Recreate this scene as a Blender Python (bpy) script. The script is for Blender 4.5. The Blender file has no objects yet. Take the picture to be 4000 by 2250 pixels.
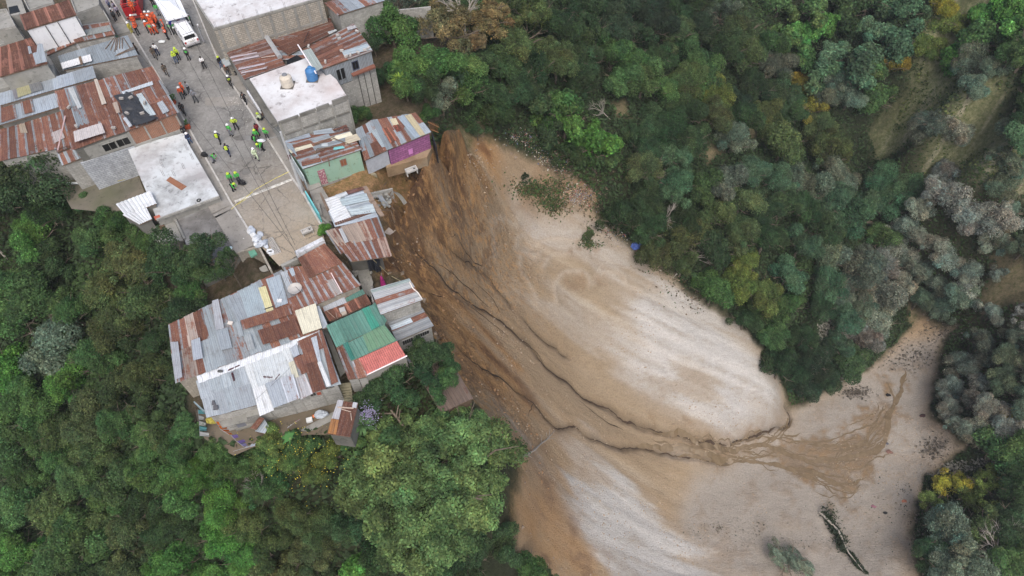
import bpy, math, random
import numpy as np
from mathutils import Vector
from mathutils.geometry import delaunay_2d_cdt
R = math.radians
scene = bpy.context.scene
# ---------------------------------------------------------------- camera
DEP = 55.0; HC = 50.0; FPX = 2667.0
cam_d = bpy.data.cameras.new('camera'); cam = bpy.data.objects.new('camera', cam_d)
scene.collection.objects.link(cam); scene.camera = cam
cam.location = (0, 0, HC); cam.rotation_euler = (R(90 - DEP), 0, 0)
cam_d.lens = 24; cam_d.sensor_width = 36; cam_d.clip_start = 1; cam_d.clip_end = 3000
# ---------------------------------------------------------------- sky, sun, exposure
SUN_EL, SUN_AZ = 58, 172
w = bpy.data.worlds.new("World"); scene.world = w; w.use_nodes = True
nt = w.node_tree; bg = nt.nodes['Background']
sky = nt.nodes.new('ShaderNodeTexSky'); sky.sky_type = 'NISHITA'; sky.sun_disc = False
sky.sun_elevation = R(SUN_EL); sky.sun_rotation = R(SUN_AZ); sky.air_density = 1.0; sky.dust_density = 5.0
bg.inputs[1].default_value = 0.15
nt.links.new(sky.outputs[0], bg.inputs[0])
sd = bpy.data.lights.new('sun', 'SUN'); sd.energy = 1.4; sd.angle = R(50); sd.color = (1, .98, .92)
so = bpy.data.objects.new('sun', sd); scene.collection.objects.link(so)
so.rotation_euler = (R(90 - SUN_EL), 0, R(180 - SUN_AZ)); so.location = (0, 0, 120)
scene.view_settings.view_transform = 'Standard'; scene.view_settings.look = 'None'
scene.view_settings.exposure = 0.36; scene.view_settings.gamma = 1
scene.render.engine = 'CYCLES'; scene.cycles.max_bounces = 5; scene.cycles.diffuse_bounces = 3
scene.cycles.glossy_bounces = 2; scene.cycles.transmission_bounces = 3; scene.cycles.transparent_max_bounces = 4
# ---------------------------------------------------------------- pixel (of the 4000 px photo) -> place
sD, cD = math.sin(R(DEP)), math.cos(R(DEP))
def ray(px, py):
    x = (px - 2000) / FPX; y = (1125 - py) / FPX
    return np.array([x, cD + y * sD, -sD + y * cD])
def G(p, z=0.0):
    d = ray(*p[:2]); t = (z - HC) / d[2]
    return np.array([d[0] * t, d[1] * t, z])
def proj(P):
    x, y, z = P[0], P[1], P[2] - HC
    dep = y * cD - z * sD; up = y * sD + z * cD
    return 2000 + FPX * x / dep, 1125 - FPX * up / dep, dep
def Zf(x0, y0, s): return lambda x, y: (x0 + x / s, y0 + y / s)
S8 = 3.22; S13 = 1.9815
A = Zf(0, 0, S8); B = Zf(700, 0, S8); C = Zf(0, 350, S8); D = Zf(700, 350, S8); E = Zf(400, 750, S8)
F = Zf(1050, 700, S8); GG = Zf(600, 1050, S8); H = Zf(600, 1400, S8); I = Zf(1200, 1000, S8)
K = Zf(1900, 450, S13); L = Zf(2700, 0, S13); N = Zf(2700, 1519, S13); O = Zf(1200, 1519, S13); Q = Zf(1400, 0, S13)
V = Zf(0, 0, 2576 / 4000.0)
def pl(f, *pts): return [f(*p) for p in pts]
# ---------------------------------------------------------------- noise
def _h(ix, iy, s):
    n = (ix.astype(np.int64) * 374761393 + iy.astype(np.int64) * 668265263 + s * 974711) & 0x7fffffff
    n = (n ^ (n >> 13)) * 1274126177 & 0x7fffffff
    return ((n ^ (n >> 16)) & 0xffff) / 65535.0
def vn(x, y, s=0):
    ix = np.floor(x); iy = np.floor(y); fx = x - ix; fy = y - iy
    fx = fx * fx * (3 - 2 * fx); fy = fy * fy * (3 - 2 * fy)
    a = _h(ix, iy, s); b = _h(ix + 1, iy, s); c = _h(ix, iy + 1, s); d = _h(ix + 1, iy + 1, s)
    return (a * (1 - fx) + b * fx) * (1 - fy) + (c * (1 - fx) + d * fx) * fy
def fbm(x, y, s=0, o=4):
    r = 0; a = .5
    for k in range(o): r = r + a * vn(x * 2 ** k, y * 2 ** k, s + k * 17); a *= .5
    return r - .47
# ---------------------------------------------------------------- materials
def newmat(name):
    m = bpy.data.materials.new(name); m.use_nodes = True
    n = m.node_tree.nodes; b = n['Principled BSDF']; b.inputs['Roughness'].default_value = .8
    b.inputs['Specular IOR Level'].default_value = .3
    return m, m.node_tree, b
def nd(t, kind, **kw):
    n = t.nodes.new(kind)
    for k, v in kw.items():
        if k.startswith('i_'): n.inputs[k[2:].replace('_', ' ')].default_value = v
        else: setattr(n, k, v)
    return n
def mix(t, fac, a, b, mode='MIX'):
    m = t.nodes.new('ShaderNodeMix'); m.data_type = 'RGBA'; m.blend_type = mode; m.clamp_factor = True
    for sock, v in ((m.inputs[0], fac), (m.inputs[6], a), (m.inputs[7], b)):
        if isinstance(v, bpy.types.NodeSocket): t.links.new(v, sock)
        elif isinstance(v, (int, float)): sock.default_value = v if sock == m.inputs[0] else (v, v, v, 1)
        else: sock.default_value = (*v, 1)
    return m.outputs[2]
def ramp(t, src, a, b, ca=0., cb=1.):
    m = t.nodes.new('ShaderNodeMapRange'); m.clamp = True
    m.inputs[1].default_value = a; m.inputs[2].default_value = b; m.inputs[3].default_value = ca; m.inputs[4].default_value = cb
    t.links.new(src, m.inputs[0]); return m.outputs[0]
def noise(t, vec, scale, detail=4, rough=.6):
    n = nd(t, 'ShaderNodeTexNoise'); n.inputs['Scale'].default_value = scale
    n.inputs['Detail'].default_value = detail; n.inputs['Roughness'].default_value = rough
    if vec: t.links.new(vec, n.inputs['Vector'])
    return n.outputs[0]
def mapping(t, src, scale=(1, 1, 1), rot=(0, 0, 0)):
    m = t.nodes.new('ShaderNodeMapping'); m.inputs['Scale'].default_value = scale; m.inputs['Rotation'].default_value = rot
    t.links.new(src, m.inputs[0]); return m.outputs[0]
def coord(t, kind='pos'):
    if kind == 'pos': return t.nodes.new('ShaderNodeNewGeometry').outputs['Position']
    return t.nodes.new('ShaderNodeTexCoord').outputs[kind]
def bump(t, b, h, strength=.3, dist=.05):
    n = t.nodes.new('ShaderNodeBump'); n.inputs['Strength'].default_value = strength; n.inputs['Distance'].default_value = dist
    t.links.new(h, n.inputs['Height']); t.links.new(n.outputs[0], b.inputs['Normal'])
def plain(name, col, rough=.7, metal=0, var=.15, scale=3.0):
    m, t, b = newmat(name); p = coord(t)
    n = noise(t, p, scale, 4)
    c = mix(t, ramp(t, n, .3, .7), tuple(x * (1 - var) for x in col), tuple(min(1, x * (1 + var)) for x in col))
    t.links.new(c, b.inputs['Base Color']); b.inputs['Roughness'].default_value = rough; b.inputs['Metallic'].default_value = metal
    return m
MATS = {}
def PM(col, rough=.7, metal=0, var=.12, scale=3.):
    k = (tuple(round(x, 3) for x in col), rough, metal)
    if k not in MATS: MATS[k] = plain('painted_surface', col, rough, metal, var, scale)
    return MATS[k]
def stained(name, base, stain, stain2, scale=.35, lo=.45, hi=.62, dirty=.5, streak=False):
    m, t, b = newmat(name); p = coord(t)
    if streak: p2 = mapping(t, p, (3, 3, .35))
    else: p2 = p
    n1 = noise(t, p2, scale, 8, .7); n2 = noise(t, p, scale * 4.7, 6, .75); n3 = noise(t, p, scale * .45, 3)
    c = mix(t, ramp(t, n1, lo, hi, 0, dirty), base, stain)
    c = mix(t, ramp(t, n2, .56, .66, 0, dirty), c, tuple(x * .45 for x in stain))
    c = mix(t, ramp(t, n3, .5, .68, 0, .5), c, stain2)
    t.links.new(c, b.inputs['Base Color']); bump(t, b, n2, .25, .03)
    b.inputs['Roughness'].default_value = .9; return m
def blocks(name, col, mortar, bw=.4, bh=.2, ms=.012, soft=.5):
    m, t, b = newmat(name); uv = coord(t, 'UV'); p = coord(t)
    br = nd(t, 'ShaderNodeTexBrick'); t.links.new(uv, br.inputs['Vector'])
    br.inputs['Scale'].default_value = 1; br.inputs['Brick Width'].default_value = bw; br.inputs['Row Height'].default_value = bh
    br.inputs['Mortar Size'].default_value = ms; br.inputs['Mortar Smooth'].default_value = .3
    br.inputs['Color1'].default_value = (*[x * .85 for x in col], 1); br.inputs['Color2'].default_value = (*[min(1, x * 1.18) for x in col], 1)
    br.inputs['Mortar'].default_value = (*mortar, 1)
    n = noise(t, mapping(t, p, (1.6, 1.6, .5)), .9, 7, .7); n2 = noise(t, p, 4, 5, .7)
    c = mix(t, ramp(t, n, .42, .66, 0, soft), br.outputs[0], tuple(x * .35 for x in col))
    c = mix(t, ramp(t, n2, .35, .7, 0, .25), c, tuple(min(1, x * 1.5) for x in col))
    t.links.new(c, b.inputs['Base Color']); bump(t, b, br.outputs[1], -.4, .02); b.inputs['Roughness'].default_value = .95
    return m
def sheet_mat():
    m, t, b = newmat('corrugated_metal'); uv = coord(t, 'UV'); p = coord(t)
    a = nd(t, 'ShaderNodeAttribute', attribute_name='Col'); r = nd(t, 'ShaderNodeAttribute', attribute_name='rust')
    ns = noise(t, mapping(t, uv, (4.5, .5, 1)), 1, 8, .72); n2 = noise(t, p, 1.2, 8, .75); n3 = noise(t, p, 9, 4, .7)
    ad = nd(t, 'ShaderNodeMath', operation='ADD'); t.links.new(ns, ad.inputs[0]); t.links.new(n2, ad.inputs[1])
    sub = nd(t, 'ShaderNodeMath', operation='ADD'); t.links.new(ad.outputs[0], sub.inputs[0]); t.links.new(r.outputs['Fac'], sub.inputs[1])
    mask = ramp(t, sub.outputs[0], 1.42, 1.56)
    rc = mix(t, ramp(t, ns, .40, .66), (.135, .058, .042), (.215, .095, .058))
    rc = mix(t, ramp(t, n3, .52, .70, 0, .6), rc, (.32, .26, .22))
    rc = mix(t, ramp(t, n2, .47, .65, 0, .65), rc, (.115, .052, .045))
    lum = nd(t, 'ShaderNodeRGBToBW'); t.links.new(a.outputs['Color'], lum.inputs[0])
    rc = mix(t, 1.0, rc, ramp(t, lum.outputs[0], .13, .32, .62, 1.45), 'MULTIPLY')
    gal = mix(t, ramp(t, n3, .35, .7, 0, .35), a.outputs['Color'], mix(t, 1.0, a.outputs['Color'], (.5, .48, .46), 'MULTIPLY'))
    gal = mix(t, ramp(t, ns, .52, .70, 0, .5), gal, (.12, .105, .095)); gal = mix(t, ramp(t, n2, .50, .68, 0, .45), gal, mix(t, 1., a.outputs['Color'], (.55, .5, .46), 'MULTIPLY'))
    c = mix(t, mask, gal, rc); t.links.new(c, b.inputs['Base Color'])
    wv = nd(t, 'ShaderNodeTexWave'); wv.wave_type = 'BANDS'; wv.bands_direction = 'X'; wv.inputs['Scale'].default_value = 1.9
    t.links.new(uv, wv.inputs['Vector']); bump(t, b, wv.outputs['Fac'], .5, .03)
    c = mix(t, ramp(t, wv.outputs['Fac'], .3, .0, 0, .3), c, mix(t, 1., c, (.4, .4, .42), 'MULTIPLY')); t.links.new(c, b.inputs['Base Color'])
    t.links.new(ramp(t, mask, 0, 1, .5, .9), b.inputs['Roughness']); b.inputs['Metallic'].default_value = .0
    return m
SHEET = sheet_mat()
GREYBLOCK = blocks('grey_block', (.33, .325, .305), (.19, .185, .175))
BLUEBLOCK = blocks('pale_block', (.36, .38, .41), (.16, .17, .18), .5, .22, .02)
TANBLOCK = blocks('tan_block', (.33, .30, .25), (.16, .15, .14))
REDBRICK = blocks('red_brick', (.22, .085, .045), (.35, .31, .26), .25, .12, .014, .35)
CONC = stained('concrete', (.30, .295, .275), (.13, .13, .12), (.22, .215, .18), .5, .42, .65, .6)
DARKCONC = stained('damp_concrete', (.16, .155, .14), (.07, .07, .062), (.24, .235, .22), .4, .4, .62, .6)
MOTTLED = stained('mottled_concrete', (.20, .195, .19), (.095, .09, .085), (.42, .44, .46), .45, .4, .6, .7)
WHITESLAB = stained('whitewashed_slab', (.61, .62, .64), (.34, .30, .29), (.50, .40, .37), .22, .44, .64, .7)
GREYSLAB = stained('stained_white_slab', (.53, .56, .58), (.22, .22, .22), (.40, .36, .36), .30, .46, .64, .75)
PLASTER = stained('white_plaster', (.70, .71, .74), (.45, .45, .47), (.6, .6, .62), .4, .5, .8, .4, True)
MINT = stained('mint_plaster', (.26, .41, .32), (.25, .27, .16), (.35, .48, .38), .5, .5, .75, .7, True)
PINK = blocks('pink_planks', (.28, .105, .23), (.12, .05, .10), .6, .28, .03, .6)
WOOD = stained('weathered_wood', (.17, .12, .085), (.08, .055, .04), (.24, .19, .15), 1.5, .4, .7, .7)
DARK = PM((.012, .012, .012), .4); GLASS = PM((.02, .022, .025), .15)
# ---------------------------------------------------------------- mesh builder
def tag(o, label=None, cat=None, group=None, kind=None):
    if label: o['label'] = label
    if cat: o['category'] = cat
    if group: o['group'] = group
    if kind: o['kind'] = kind
    return o
def empty(name, loc, rz=0):
    o = bpy.data.objects.new(name, None); scene.collection.objects.link(o)
    o.location = [float(v) for v in loc]; o.rotation_euler = (0, 0, rz); o.empty_display_size = .3; return o
def thing(name, label, cat, loc, rz=0, group=None): return tag(empty(name, loc, rz), label, cat, group)
class MB:
    def __init__(s): s.v = []; s.f = []; s.mi = []; s.uv = []; s.col = []; s.rust = []
    def face(s, pts, mi=0, uv=None, col=(.5, .5, .5), rust=0.):
        i = len(s.v); s.v += [tuple(float(c) for c in p) for p in pts]; s.f.append(tuple(range(i, i + len(pts)))); s.mi.append(mi)
        s.uv += list(uv) if uv else [(p[0], p[1]) for p in pts]
        s.col += [(*col, 1)] * len(pts); s.rust += [rust] * len(pts)
    def hexa(s, b, t, mi=0, **kw):       # b, t : 4 bottom / 4 top corners
        s.face(b[::-1], mi, **kw); s.face(t, mi, **kw)
        u = 0
        for k in range(4):
            p, q = b[k], b[(k + 1) % 4]; P_, Q_ = t[k], t[(k + 1) % 4]
            l = math.dist(p[:2], q[:2])
            s.face([p, q, Q_, P_], mi, [(u, p[2]), (u + l, q[2]), (u + l, Q_[2]), (u, P_[2])], **kw); u += l
    def box(s, c, size, rz=0, mi=0, **kw):
        cx, cy, cz = c; hx, hy, hz = size[0] / 2, size[1] / 2, size[2] / 2; ca, sa = math.cos(rz), math.sin(rz)
        q = [(cx + x * ca - y * sa, cy + x * sa + y * ca) for x, y in ((-hx, -hy), (hx, -hy), (hx, hy), (-hx, hy))]
        s.hexa([(x, y, cz - hz) for x, y in q], [(x, y, cz + hz) for x, y in q], mi, **kw)
    def prism(s, poly, z0, mi=0, cap=None, **kw):     # poly: (x,y,ztop)
        n = len(poly); u = 0
        for k in range(n):
            p, q = poly[k], poly[(k + 1) % n]; l = math.dist(p[:2], q[:2])
            s.face([(p[0], p[1], z0), (q[0], q[1], z0), q, p], mi, [(u, z0), (u + l, z0), (u + l, q[2]), (u, p[2])], **kw); u += l
        s.face(poly, mi if cap is None else cap, **kw)
    def bar(s, a, b, r, n=5, mi=0, r2=None, **kw):
        a = Vector(a); b = Vector(b); d = (b - a)
        if d.length < 1e-6: return
        d.normalize(); x = d.orthogonal().normalized(); y = d.cross(x); r2 = r if r2 is None else r2
        ra = [a + x * math.cos(2 * math.pi * k / n) * r + y * math.sin(2 * math.pi * k / n) * r for k in range(n)]
        rb = [b + x * math.cos(2 * math.pi * k / n) * r2 + y * math.sin(2 * math.pi * k / n) * r2 for k in range(n)]
        for k in range(n): s.face([ra[k], ra[(k + 1) % n], rb[(k + 1) % n], rb[k]], mi, **kw)
        s.face(ra[::-1], mi, **kw); s.face(rb, mi, **kw)
    def tube(s, pts, r, n=5, mi=0, r2=None, **kw):
        m = len(pts) - 1
        for k in range(m):
            a = r if r2 is None else r + (r2 - r) * k / m; b = r if r2 is None else r + (r2 - r) * (k + 1) / m
            s.bar(pts[k], pts[k + 1], a, n, mi, b, **kw)
    def lathe(s, c, prof, n=16, mi=0, **kw):
        for k in range(len(prof) - 1):
            (r0, z0), (r1, z1) = prof[k], prof[k + 1]
            for j in range(n):
                a, b = 2 * math.pi * j / n, 2 * math.pi * (j + 1) / n
                s.face([(c[0] + r0 * math.cos(a), c[1] + r0 * math.sin(a), c[2] + z0), (c[0] + r0 * math.cos(b), c[1] + r0 * math.sin(b), c[2] + z0),
                        (c[0] + r1 * math.cos(b), c[1] + r1 * math.sin(b), c[2] + z1), (c[0] + r1 * math.cos(a), c[1] + r1 * math.sin(a), c[2] + z1)], mi, **kw)
    def blob(s, c, r, mi=0, seed=0, n=8, m=5, jit=.15, **kw):
        rn = random.Random(seed); g = []
        for i in range(m + 1):
            th = math.pi * i / m
            g.append([])
            for j in range(n):
                ph = 2 * math.pi * j / n; k = 1 + rn.uniform(-jit, jit)
                g[-1].append((c[0] + r[0] * k * math.sin(th) * math.cos(ph), c[1] + r[1] * k * math.sin(th) * math.sin(ph), c[2] + r[2] * k * math.cos(th)))
            if i in (0, m): g[-1] = [g[-1][0]] * n
        for i in range(m):
            for j in range(n):
                q = [g[i][j], g[i + 1][j], g[i + 1][(j + 1) % n], g[i][(j + 1) % n]]
                if i == 0: q = [q[0], q[1], q[2]]
                elif i == m - 1: q = [q[0], q[1], q[3]]
                s.face(q, mi, **kw)
    def mesh(s, name, mats, off=(0, 0, 0), smooth=False, weld=False):
        me = bpy.data.meshes.new(name)
        v = np.array(s.v) - np.array(off, dtype=float)
        me.from_pydata([tuple(p) for p in v], [], s.f)
        for m in mats: me.materials.append(m)
        me.polygons.foreach_set('material_index', s.mi)
        uv = me.uv_layers.new(name='UVMap'); uv.data.foreach_set('uv', np.array(s.uv, dtype=np.float32).ravel())
        ca = me.color_attributes.new('Col', 'FLOAT_COLOR', 'CORNER'); ca.data.foreach_set('color', np.array(s.col, dtype=np.float32).ravel())
        ra = me.attributes.new('rust', 'FLOAT', 'CORNER'); ra.data.foreach_set('value', np.array(s.rust, dtype=np.float32))
        me.update()
        if weld:
            import bmesh
            bm = bmesh.new(); bm.from_mesh(me); bmesh.ops.remove_doubles(bm, verts=bm.verts, dist=.0005); bmesh.ops.recalc_face_normals(bm, faces=bm.faces)
            bm.to_mesh(me); bm.free()
        if smooth: me.polygons.foreach_set('use_smooth', [True] * len(me.polygons))
        return me
    def build(s, name, mats, parent=None, local=False, smooth=False, weld=False):
        if not isinstance(mats, (list, tuple)): mats = [mats]
        off = (0, 0, 0)
        if parent is not None and not local:
            q = parent
            while q.parent: q = q.parent
            off = q.location
        o = bpy.data.objects.new(name, s.mesh(name, mats, off, smooth, weld)); scene.collection.objects.link(o)
        if parent is not None: o.parent = parent
        return o
def copy_tree(o, parent=None):
    c = o.copy(); scene.collection.objects.link(c); c.parent = parent
    for ch in o.children: copy_tree(ch, c)
    return c
# ================================================================ TERRAIN
ctrl = []      # (px, py, z) on the photo
def cp(z, *pts):
    for p in pts: ctrl.append((p[0], p[1], p[2] if len(p) > 2 else z))
# the plateau with the street and the houses
cp(-.15, (0, 0), (500, 0), (1000, 0), (1400, 60), (700, 400), (900, 700), (1200, 900), (1000, 1000), (1250, 500), (1400, 650), (1130, 1040), (400, 300), (1250, 1000),
   (740, 520), (900, 860), (1000, 1060))
cp(-.7, (1480, 640), (1560, 590), (1640, 560), (1720, 500), (1450, 760), (1380, 860), (1430, 960), (1420, 820), (1500, 400), (1530, 500), (1600, 450), (1330, 760))
cp(-2.9, (430, 740), (520, 720), (560, 830), (250, 640), (100, 560), (700, 1180), (0, 480))
cp(-3.4, (900, 1150), (1050, 1080), (1300, 1120), (1400, 1080), (1200, 1300), (1000, 1300), (760, 1350))
cp(-4.4, (760, 1700), (900, 1740), (1000, 1700), (1200, 1650), (1350, 1560), (1250, 1450), (1500, 1400), (1450, 1600), (740, 1620), (1300, 1700), (1650, 1250), (1570, 1200))
# scarp crest
crest = [(1800, 480, -3), (1755, 530, -1.2), (1715, 560, -.9), (1690, 590, -.8), (1655, 600, -.7), (1625, 645, -.7), (1590, 680, -.7), (1572, 730, -.8), (1545, 760, -.9), (1520, 800, -1.2),
         (1510, 850, -1.7), (1495, 905, -1.9), (1498, 960, -2.1), (1485, 1010, -2.6), (1480, 1060, -3.2), (1500, 1110, -3.6), (1580, 1120, -4.0), (1650, 1180, -4.4), (1685, 1260, -4.8),
         (1740, 1380, -5.6), (1790, 1470, -6.8), (1850, 1570, -8), (1960, 1700, -11), (2010, 1850, -14), (1990, 2050, -17), (1950, 2250, -20)]
toe = [(1850, 560, -10), (1790, 590, -9), (1760, 640, -10), (1725, 660, -9.5), (1700, 690, -10), (1680, 740, -10), (1660, 790, -10), (1640, 850, -10), (1610, 900, -10), (1600, 960, -10), (1590, 1010, -9.5), (1600, 1060, -10),
       (1650, 1110, -11), (1740, 1180, -13), (1780, 1260, -14), (1850, 1380, -15), (1900, 1480, -17), (1960, 1580, -19), (2060, 1720, -24), (2100, 1870, -28), (2090, 2050, -30), (2060, 2250, -32)]
ctrl += crest + toe
cp(0, (1800, 700, -17), (1760, 900, -16.5), (1850, 1000, -21), (1860, 1150, -22), (1930, 1300, -24), (2000, 1450, -27), (2080, 1600, -31), (1950, 600, -14), (2080, 680, -20), (2000, 800, -23), (1980, 1000, -26),
   (2100, 900, -28), (2200, 1080, -32), (2050, 1180, -29), (2120, 1400, -35), (2300, 1250, -38), (2450, 1150, -37), (2650, 1320, -43), (2500, 1450, -45), (2850, 1450, -48), (2980, 1500, -50), (3050, 1570, -53),
   (2800, 1640, -53), (2650, 1620, -51), (2950, 1640, -56), (2870, 1750, -60), (2620, 1710, -55.5), (2400, 1630, -49), (2250, 1500, -43), (3010, 1665, -60), (3090, 1600, -61), (2200, 1670, -40), (2270, 1650, -42),
   (2150, 1800, -36), (2250, 1950, -42), (2400, 1850, -49), (2550, 1800, -55), (2400, 2100, -50), (2250, 2250, -44), (2550, 2100, -57), (2650, 1950, -59.5), (2500, 2250, -55), (2700, 2200, -60.5))
cp(-62, (2900, 1850), (3100, 1750), (3300, 1900), (3500, 1700), (3400, 1480), (3520, 1330), (3600, 2000), (3200, 2200), (3000, 2100), (3600, 1700), (3700, 1450), (3750, 1900))
cp(0, (3750, 1300, -58), (3900, 1350, -54), (4000, 1600, -52), (4000, 1900, -54), (3900, 2200, -57), (4000, 1300, -48), (3650, 1200, -59))
# forest / slide boundary and the spur
cp(0, (1900, 480, -10), (1980, 540, -13), (2120, 620, -19), (2250, 740, -25), (2400, 900, -31), (2600, 1070, -38), (2800, 1220, -44), (2980, 1400, -49.5), (3080, 1560, -58),
   (1700, 350, -1.5), (1850, 250, -4), (1650, 100, -2), (2050, 300, -10), (2200, 400, -16), (2400, 550, -23), (2500, 750, -28), (2650, 850, -31), (2800, 950, -35), (3000, 1080, -40), (3150, 1250, -46), (3250, 1400, -55), (3200, 1500, -60),
   (3300, 1250, -54), (2000, 100, -9), (2200, 150, -13), (2400, 200, -18), (2600, 400, -24), (2800, 600, -30), (3000, 800, -36), (3200, 950, -44), (3400, 1100, -56), (2600, 50, -22), (2800, 200, -28), (3000, 450, -36),
   (3200, 600, -44), (3380, 800, -52), (3450, 1000, -56))
# gully and the far wall
cp(0, (3000, 0, -30), (3050, 200, -36), (3300, 350, -44), (3300, 100, -34), (3450, 600, -48), (3600, 0, -20), (3650, 250, -30), (3600, 500, -38), (3700, 700, -44), (3850, 500, -32), (3850, 900, -46), (4000, 700, -33), (4000, 1000, -42),
   (3950, 300, -22), (4000, 0, -10), (3750, 1000, -54), (4000, 450, -25))
# the left ravine
cp(0, (0, 620, -4), (160, 700, -4.5), (330, 900, -6), (500, 960, -5), (600, 1100, -6), (650, 1400, -8), (640, 1600, -8), (300, 1100, -12), (0, 1000, -12), (0, 1500, -20), (300, 1500, -18), (550, 1750, -12), (800, 1860, -7.5), (1000, 1840, -6),
   (1200, 1780, -6), (1400, 1760, -7), (1600, 1700, -7.5), (1300, 2000, -12), (1700, 1900, -12), (800, 2250, -19), (300, 2000, -24), (0, 2250, -30), (1400, 2250, -19), (1700, 2250, -19), (1000, 2050, -14))
pts2 = [Vector(G(p, p[2])[:2]) for p in ctrl]; zz = [p[2] for p in ctrl]
for x, y, z in ((-75, 15, -34), (-80, 55, -6), (-90, 100, 0), (-110, 130, 1), (-40, 120, 0), (-10, 110, -2), (0, 125, -8), (30, 125, -20), (60, 125, -20), (95, 130, -5), (110, 100, -4), (110, 60, -32), (112, 30, -45), (90, 8, -55),
                (50, 5, -60), (25, 4, -52), (5, 5, -38), (-20, 2, -32), (-50, 2, -38), (-400, -400, -40), (400, -400, -70), (400, 400, 10), (-400, 400, 5), (0, -400, -70), (0, 400, -10), (-400, 0, -40), (400, 30, 0)):
    pts2.append(Vector((x, y))); zz.append(z)
nC, nT = len(crest), len(toe); i0 = len(ctrl)
ic = [i for i, p in enumerate(ctrl) if p in crest][:nC]
start = ctrl.index(crest[0])
edges = [(start + k, start + k + 1) for k in range(nC - 1)] + [(start + nC + k, start + nC + k + 1) for k in range(nT - 1)]
cv, ce, cf, ov_, oe_, of_ = delaunay_2d_cdt(pts2, edges, [], 0, 1e-4, True)
cz = []
for k, src in enumerate(ov_):
    cz.append(zz[src[0]] if len(src) else None)
P2 = np.array(pts2); Z2 = np.array(zz)
for k, v in enumerate(cv):
    if cz[k] is None:
        d = np.hypot(P2[:, 0] - v[0], P2[:, 1] - v[1]); j = np.argsort(d)[:3]; wgt = 1 / (d[j] + .01); cz[k] = float((Z2[j] * wgt).sum() / wgt.sum())
CELL = .34
fx = np.arange(-72, 106, CELL); fy = np.arange(6, 118, CELL)
def coarse(a, b, n): return a + (b - a) * (np.linspace(0, 1, n) ** 2)
XS = np.concatenate([coarse(-72, -395, 22)[1:][::-1], fx, coarse(fx[-1], 395, 22)[1:]])
YS = np.concatenate([coarse(6, -395, 22)[1:][::-1], fy, coarse(fy[-1], 395, 22)[1:]])
ZG = np.full((len(YS), len(XS)), np.nan)
for tri in cf:
    if len(tri) != 3: continue
    a, b, c = [cv[k] for k in tri]; za, zb, zc = [cz[k] for k in tri]
    x0, x1 = min(a[0], b[0], c[0]), max(a[0], b[0], c[0]); y0, y1 = min(a[1], b[1], c[1]), max(a[1], b[1], c[1])
    ix0, ix1 = np.searchsorted(XS, x0), np.searchsorted(XS, x1, 'right'); iy0, iy1 = np.searchsorted(YS, y0), np.searchsorted(YS, y1, 'right')
    if ix1 <= ix0 or iy1 <= iy0: continue
    X, Y = np.meshgrid(XS[ix0:ix1], YS[iy0:iy1])
    det = (b[1] - c[1]) * (a[0] - c[0]) + (c[0] - b[0]) * (a[1] - c[1])
    if abs(det) < 1e-9: continue
    l1 = ((b[1] - c[1]) * (X - c[0]) + (c[0] - b[0]) * (Y - c[1])) / det; l2 = ((c[1] - a[1]) * (X - c[0]) + (a[0] - c[0]) * (Y - c[1])) / det; l3 = 1 - l1 - l2
    ok = (l1 >= -1e-6) & (l2 >= -1e-6) & (l3 >= -1e-6)
    sub = ZG[iy0:iy1, ix0:ix1]; sub[ok] = (l1 * za + l2 * zb + l3 * zc)[ok]
ZG[np.isnan(ZG)] = -30
GX, GY = np.meshgrid(XS, YS)
def blur(Z, n):
    for _ in range(n):
        Zp = np.pad(Z, 1, mode='edge'); Z = (Zp[:-2, 1:-1] + Zp[2:, 1:-1] + Zp[1:-1, :-2] + Zp[1:-1, 2:] + 2 * Zp[1:-1, 1:-1]) / 6
    return Z
Zs = blur(ZG, 60); Zl = blur(ZG, 3)
plat = np.clip((ZG + 6) / 3, 0, 1)                 # keep the plateau crisp
ZG = Zl * plat + Zs * (1 - plat)
def terr(x, y):
    x = np.asarray(x, dtype=float); y = np.asarray(y, dtype=float)
    ix = np.clip(np.searchsorted(XS, x) - 1, 0, len(XS) - 2); iy = np.clip(np.searchsorted(YS, y) - 1, 0, len(YS) - 2)
    u = np.clip((x - XS[ix]) / (XS[ix + 1] - XS[ix]), 0, 1); v = np.clip((y - YS[iy]) / (YS[iy + 1] - YS[iy]), 0, 1)
    return (ZG[iy, ix] * (1 - u) + ZG[iy, ix + 1] * u) * (1 - v) + (ZG[iy + 1, ix] * (1 - u) + ZG[iy + 1, ix + 1] * u) * v
TS = np.arange(30, 300, .15)
def T(p, lift=0.):
    d = ray(*p[:2]); x = d[0] * TS; y = d[1] * TS; z = HC + d[2] * TS
    hit = np.nonzero(z < terr(x, y) + lift)[0]; k = hit[0] if len(hit) else len(TS) - 1
    t = TS[k]; return np.array([d[0] * t, d[1] * t, HC + d[2] * t])
def Tp(f, *pts): return np.array([T(f(*p))[:2] for p in pts])
def sdist(poly, X, Y):       # signed distance, positive inside
    poly = np.asarray(poly); n = len(poly); dm = np.full(X.shape, 1e9); ins = np.zeros(X.shape, bool)
    for k in range(n):
        a, b = poly[k], poly[(k + 1) % n]; e = b - a; L2 = e @ e + 1e-9
        t = np.clip(((X - a[0]) * e[0] + (Y - a[1]) * e[1]) / L2, 0, 1)
        dm = np.minimum(dm, np.hypot(X - a[0] - t * e[0], Y - a[1] - t * e[1]))
        c = ((a[1] > Y) != (b[1] > Y)); ins ^= c & (X < (b[0] - a[0]) * (Y - a[1]) / (b[1] - a[1] + 1e-12) + a[0])
    return np.where(ins, dm, -dm)
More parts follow.
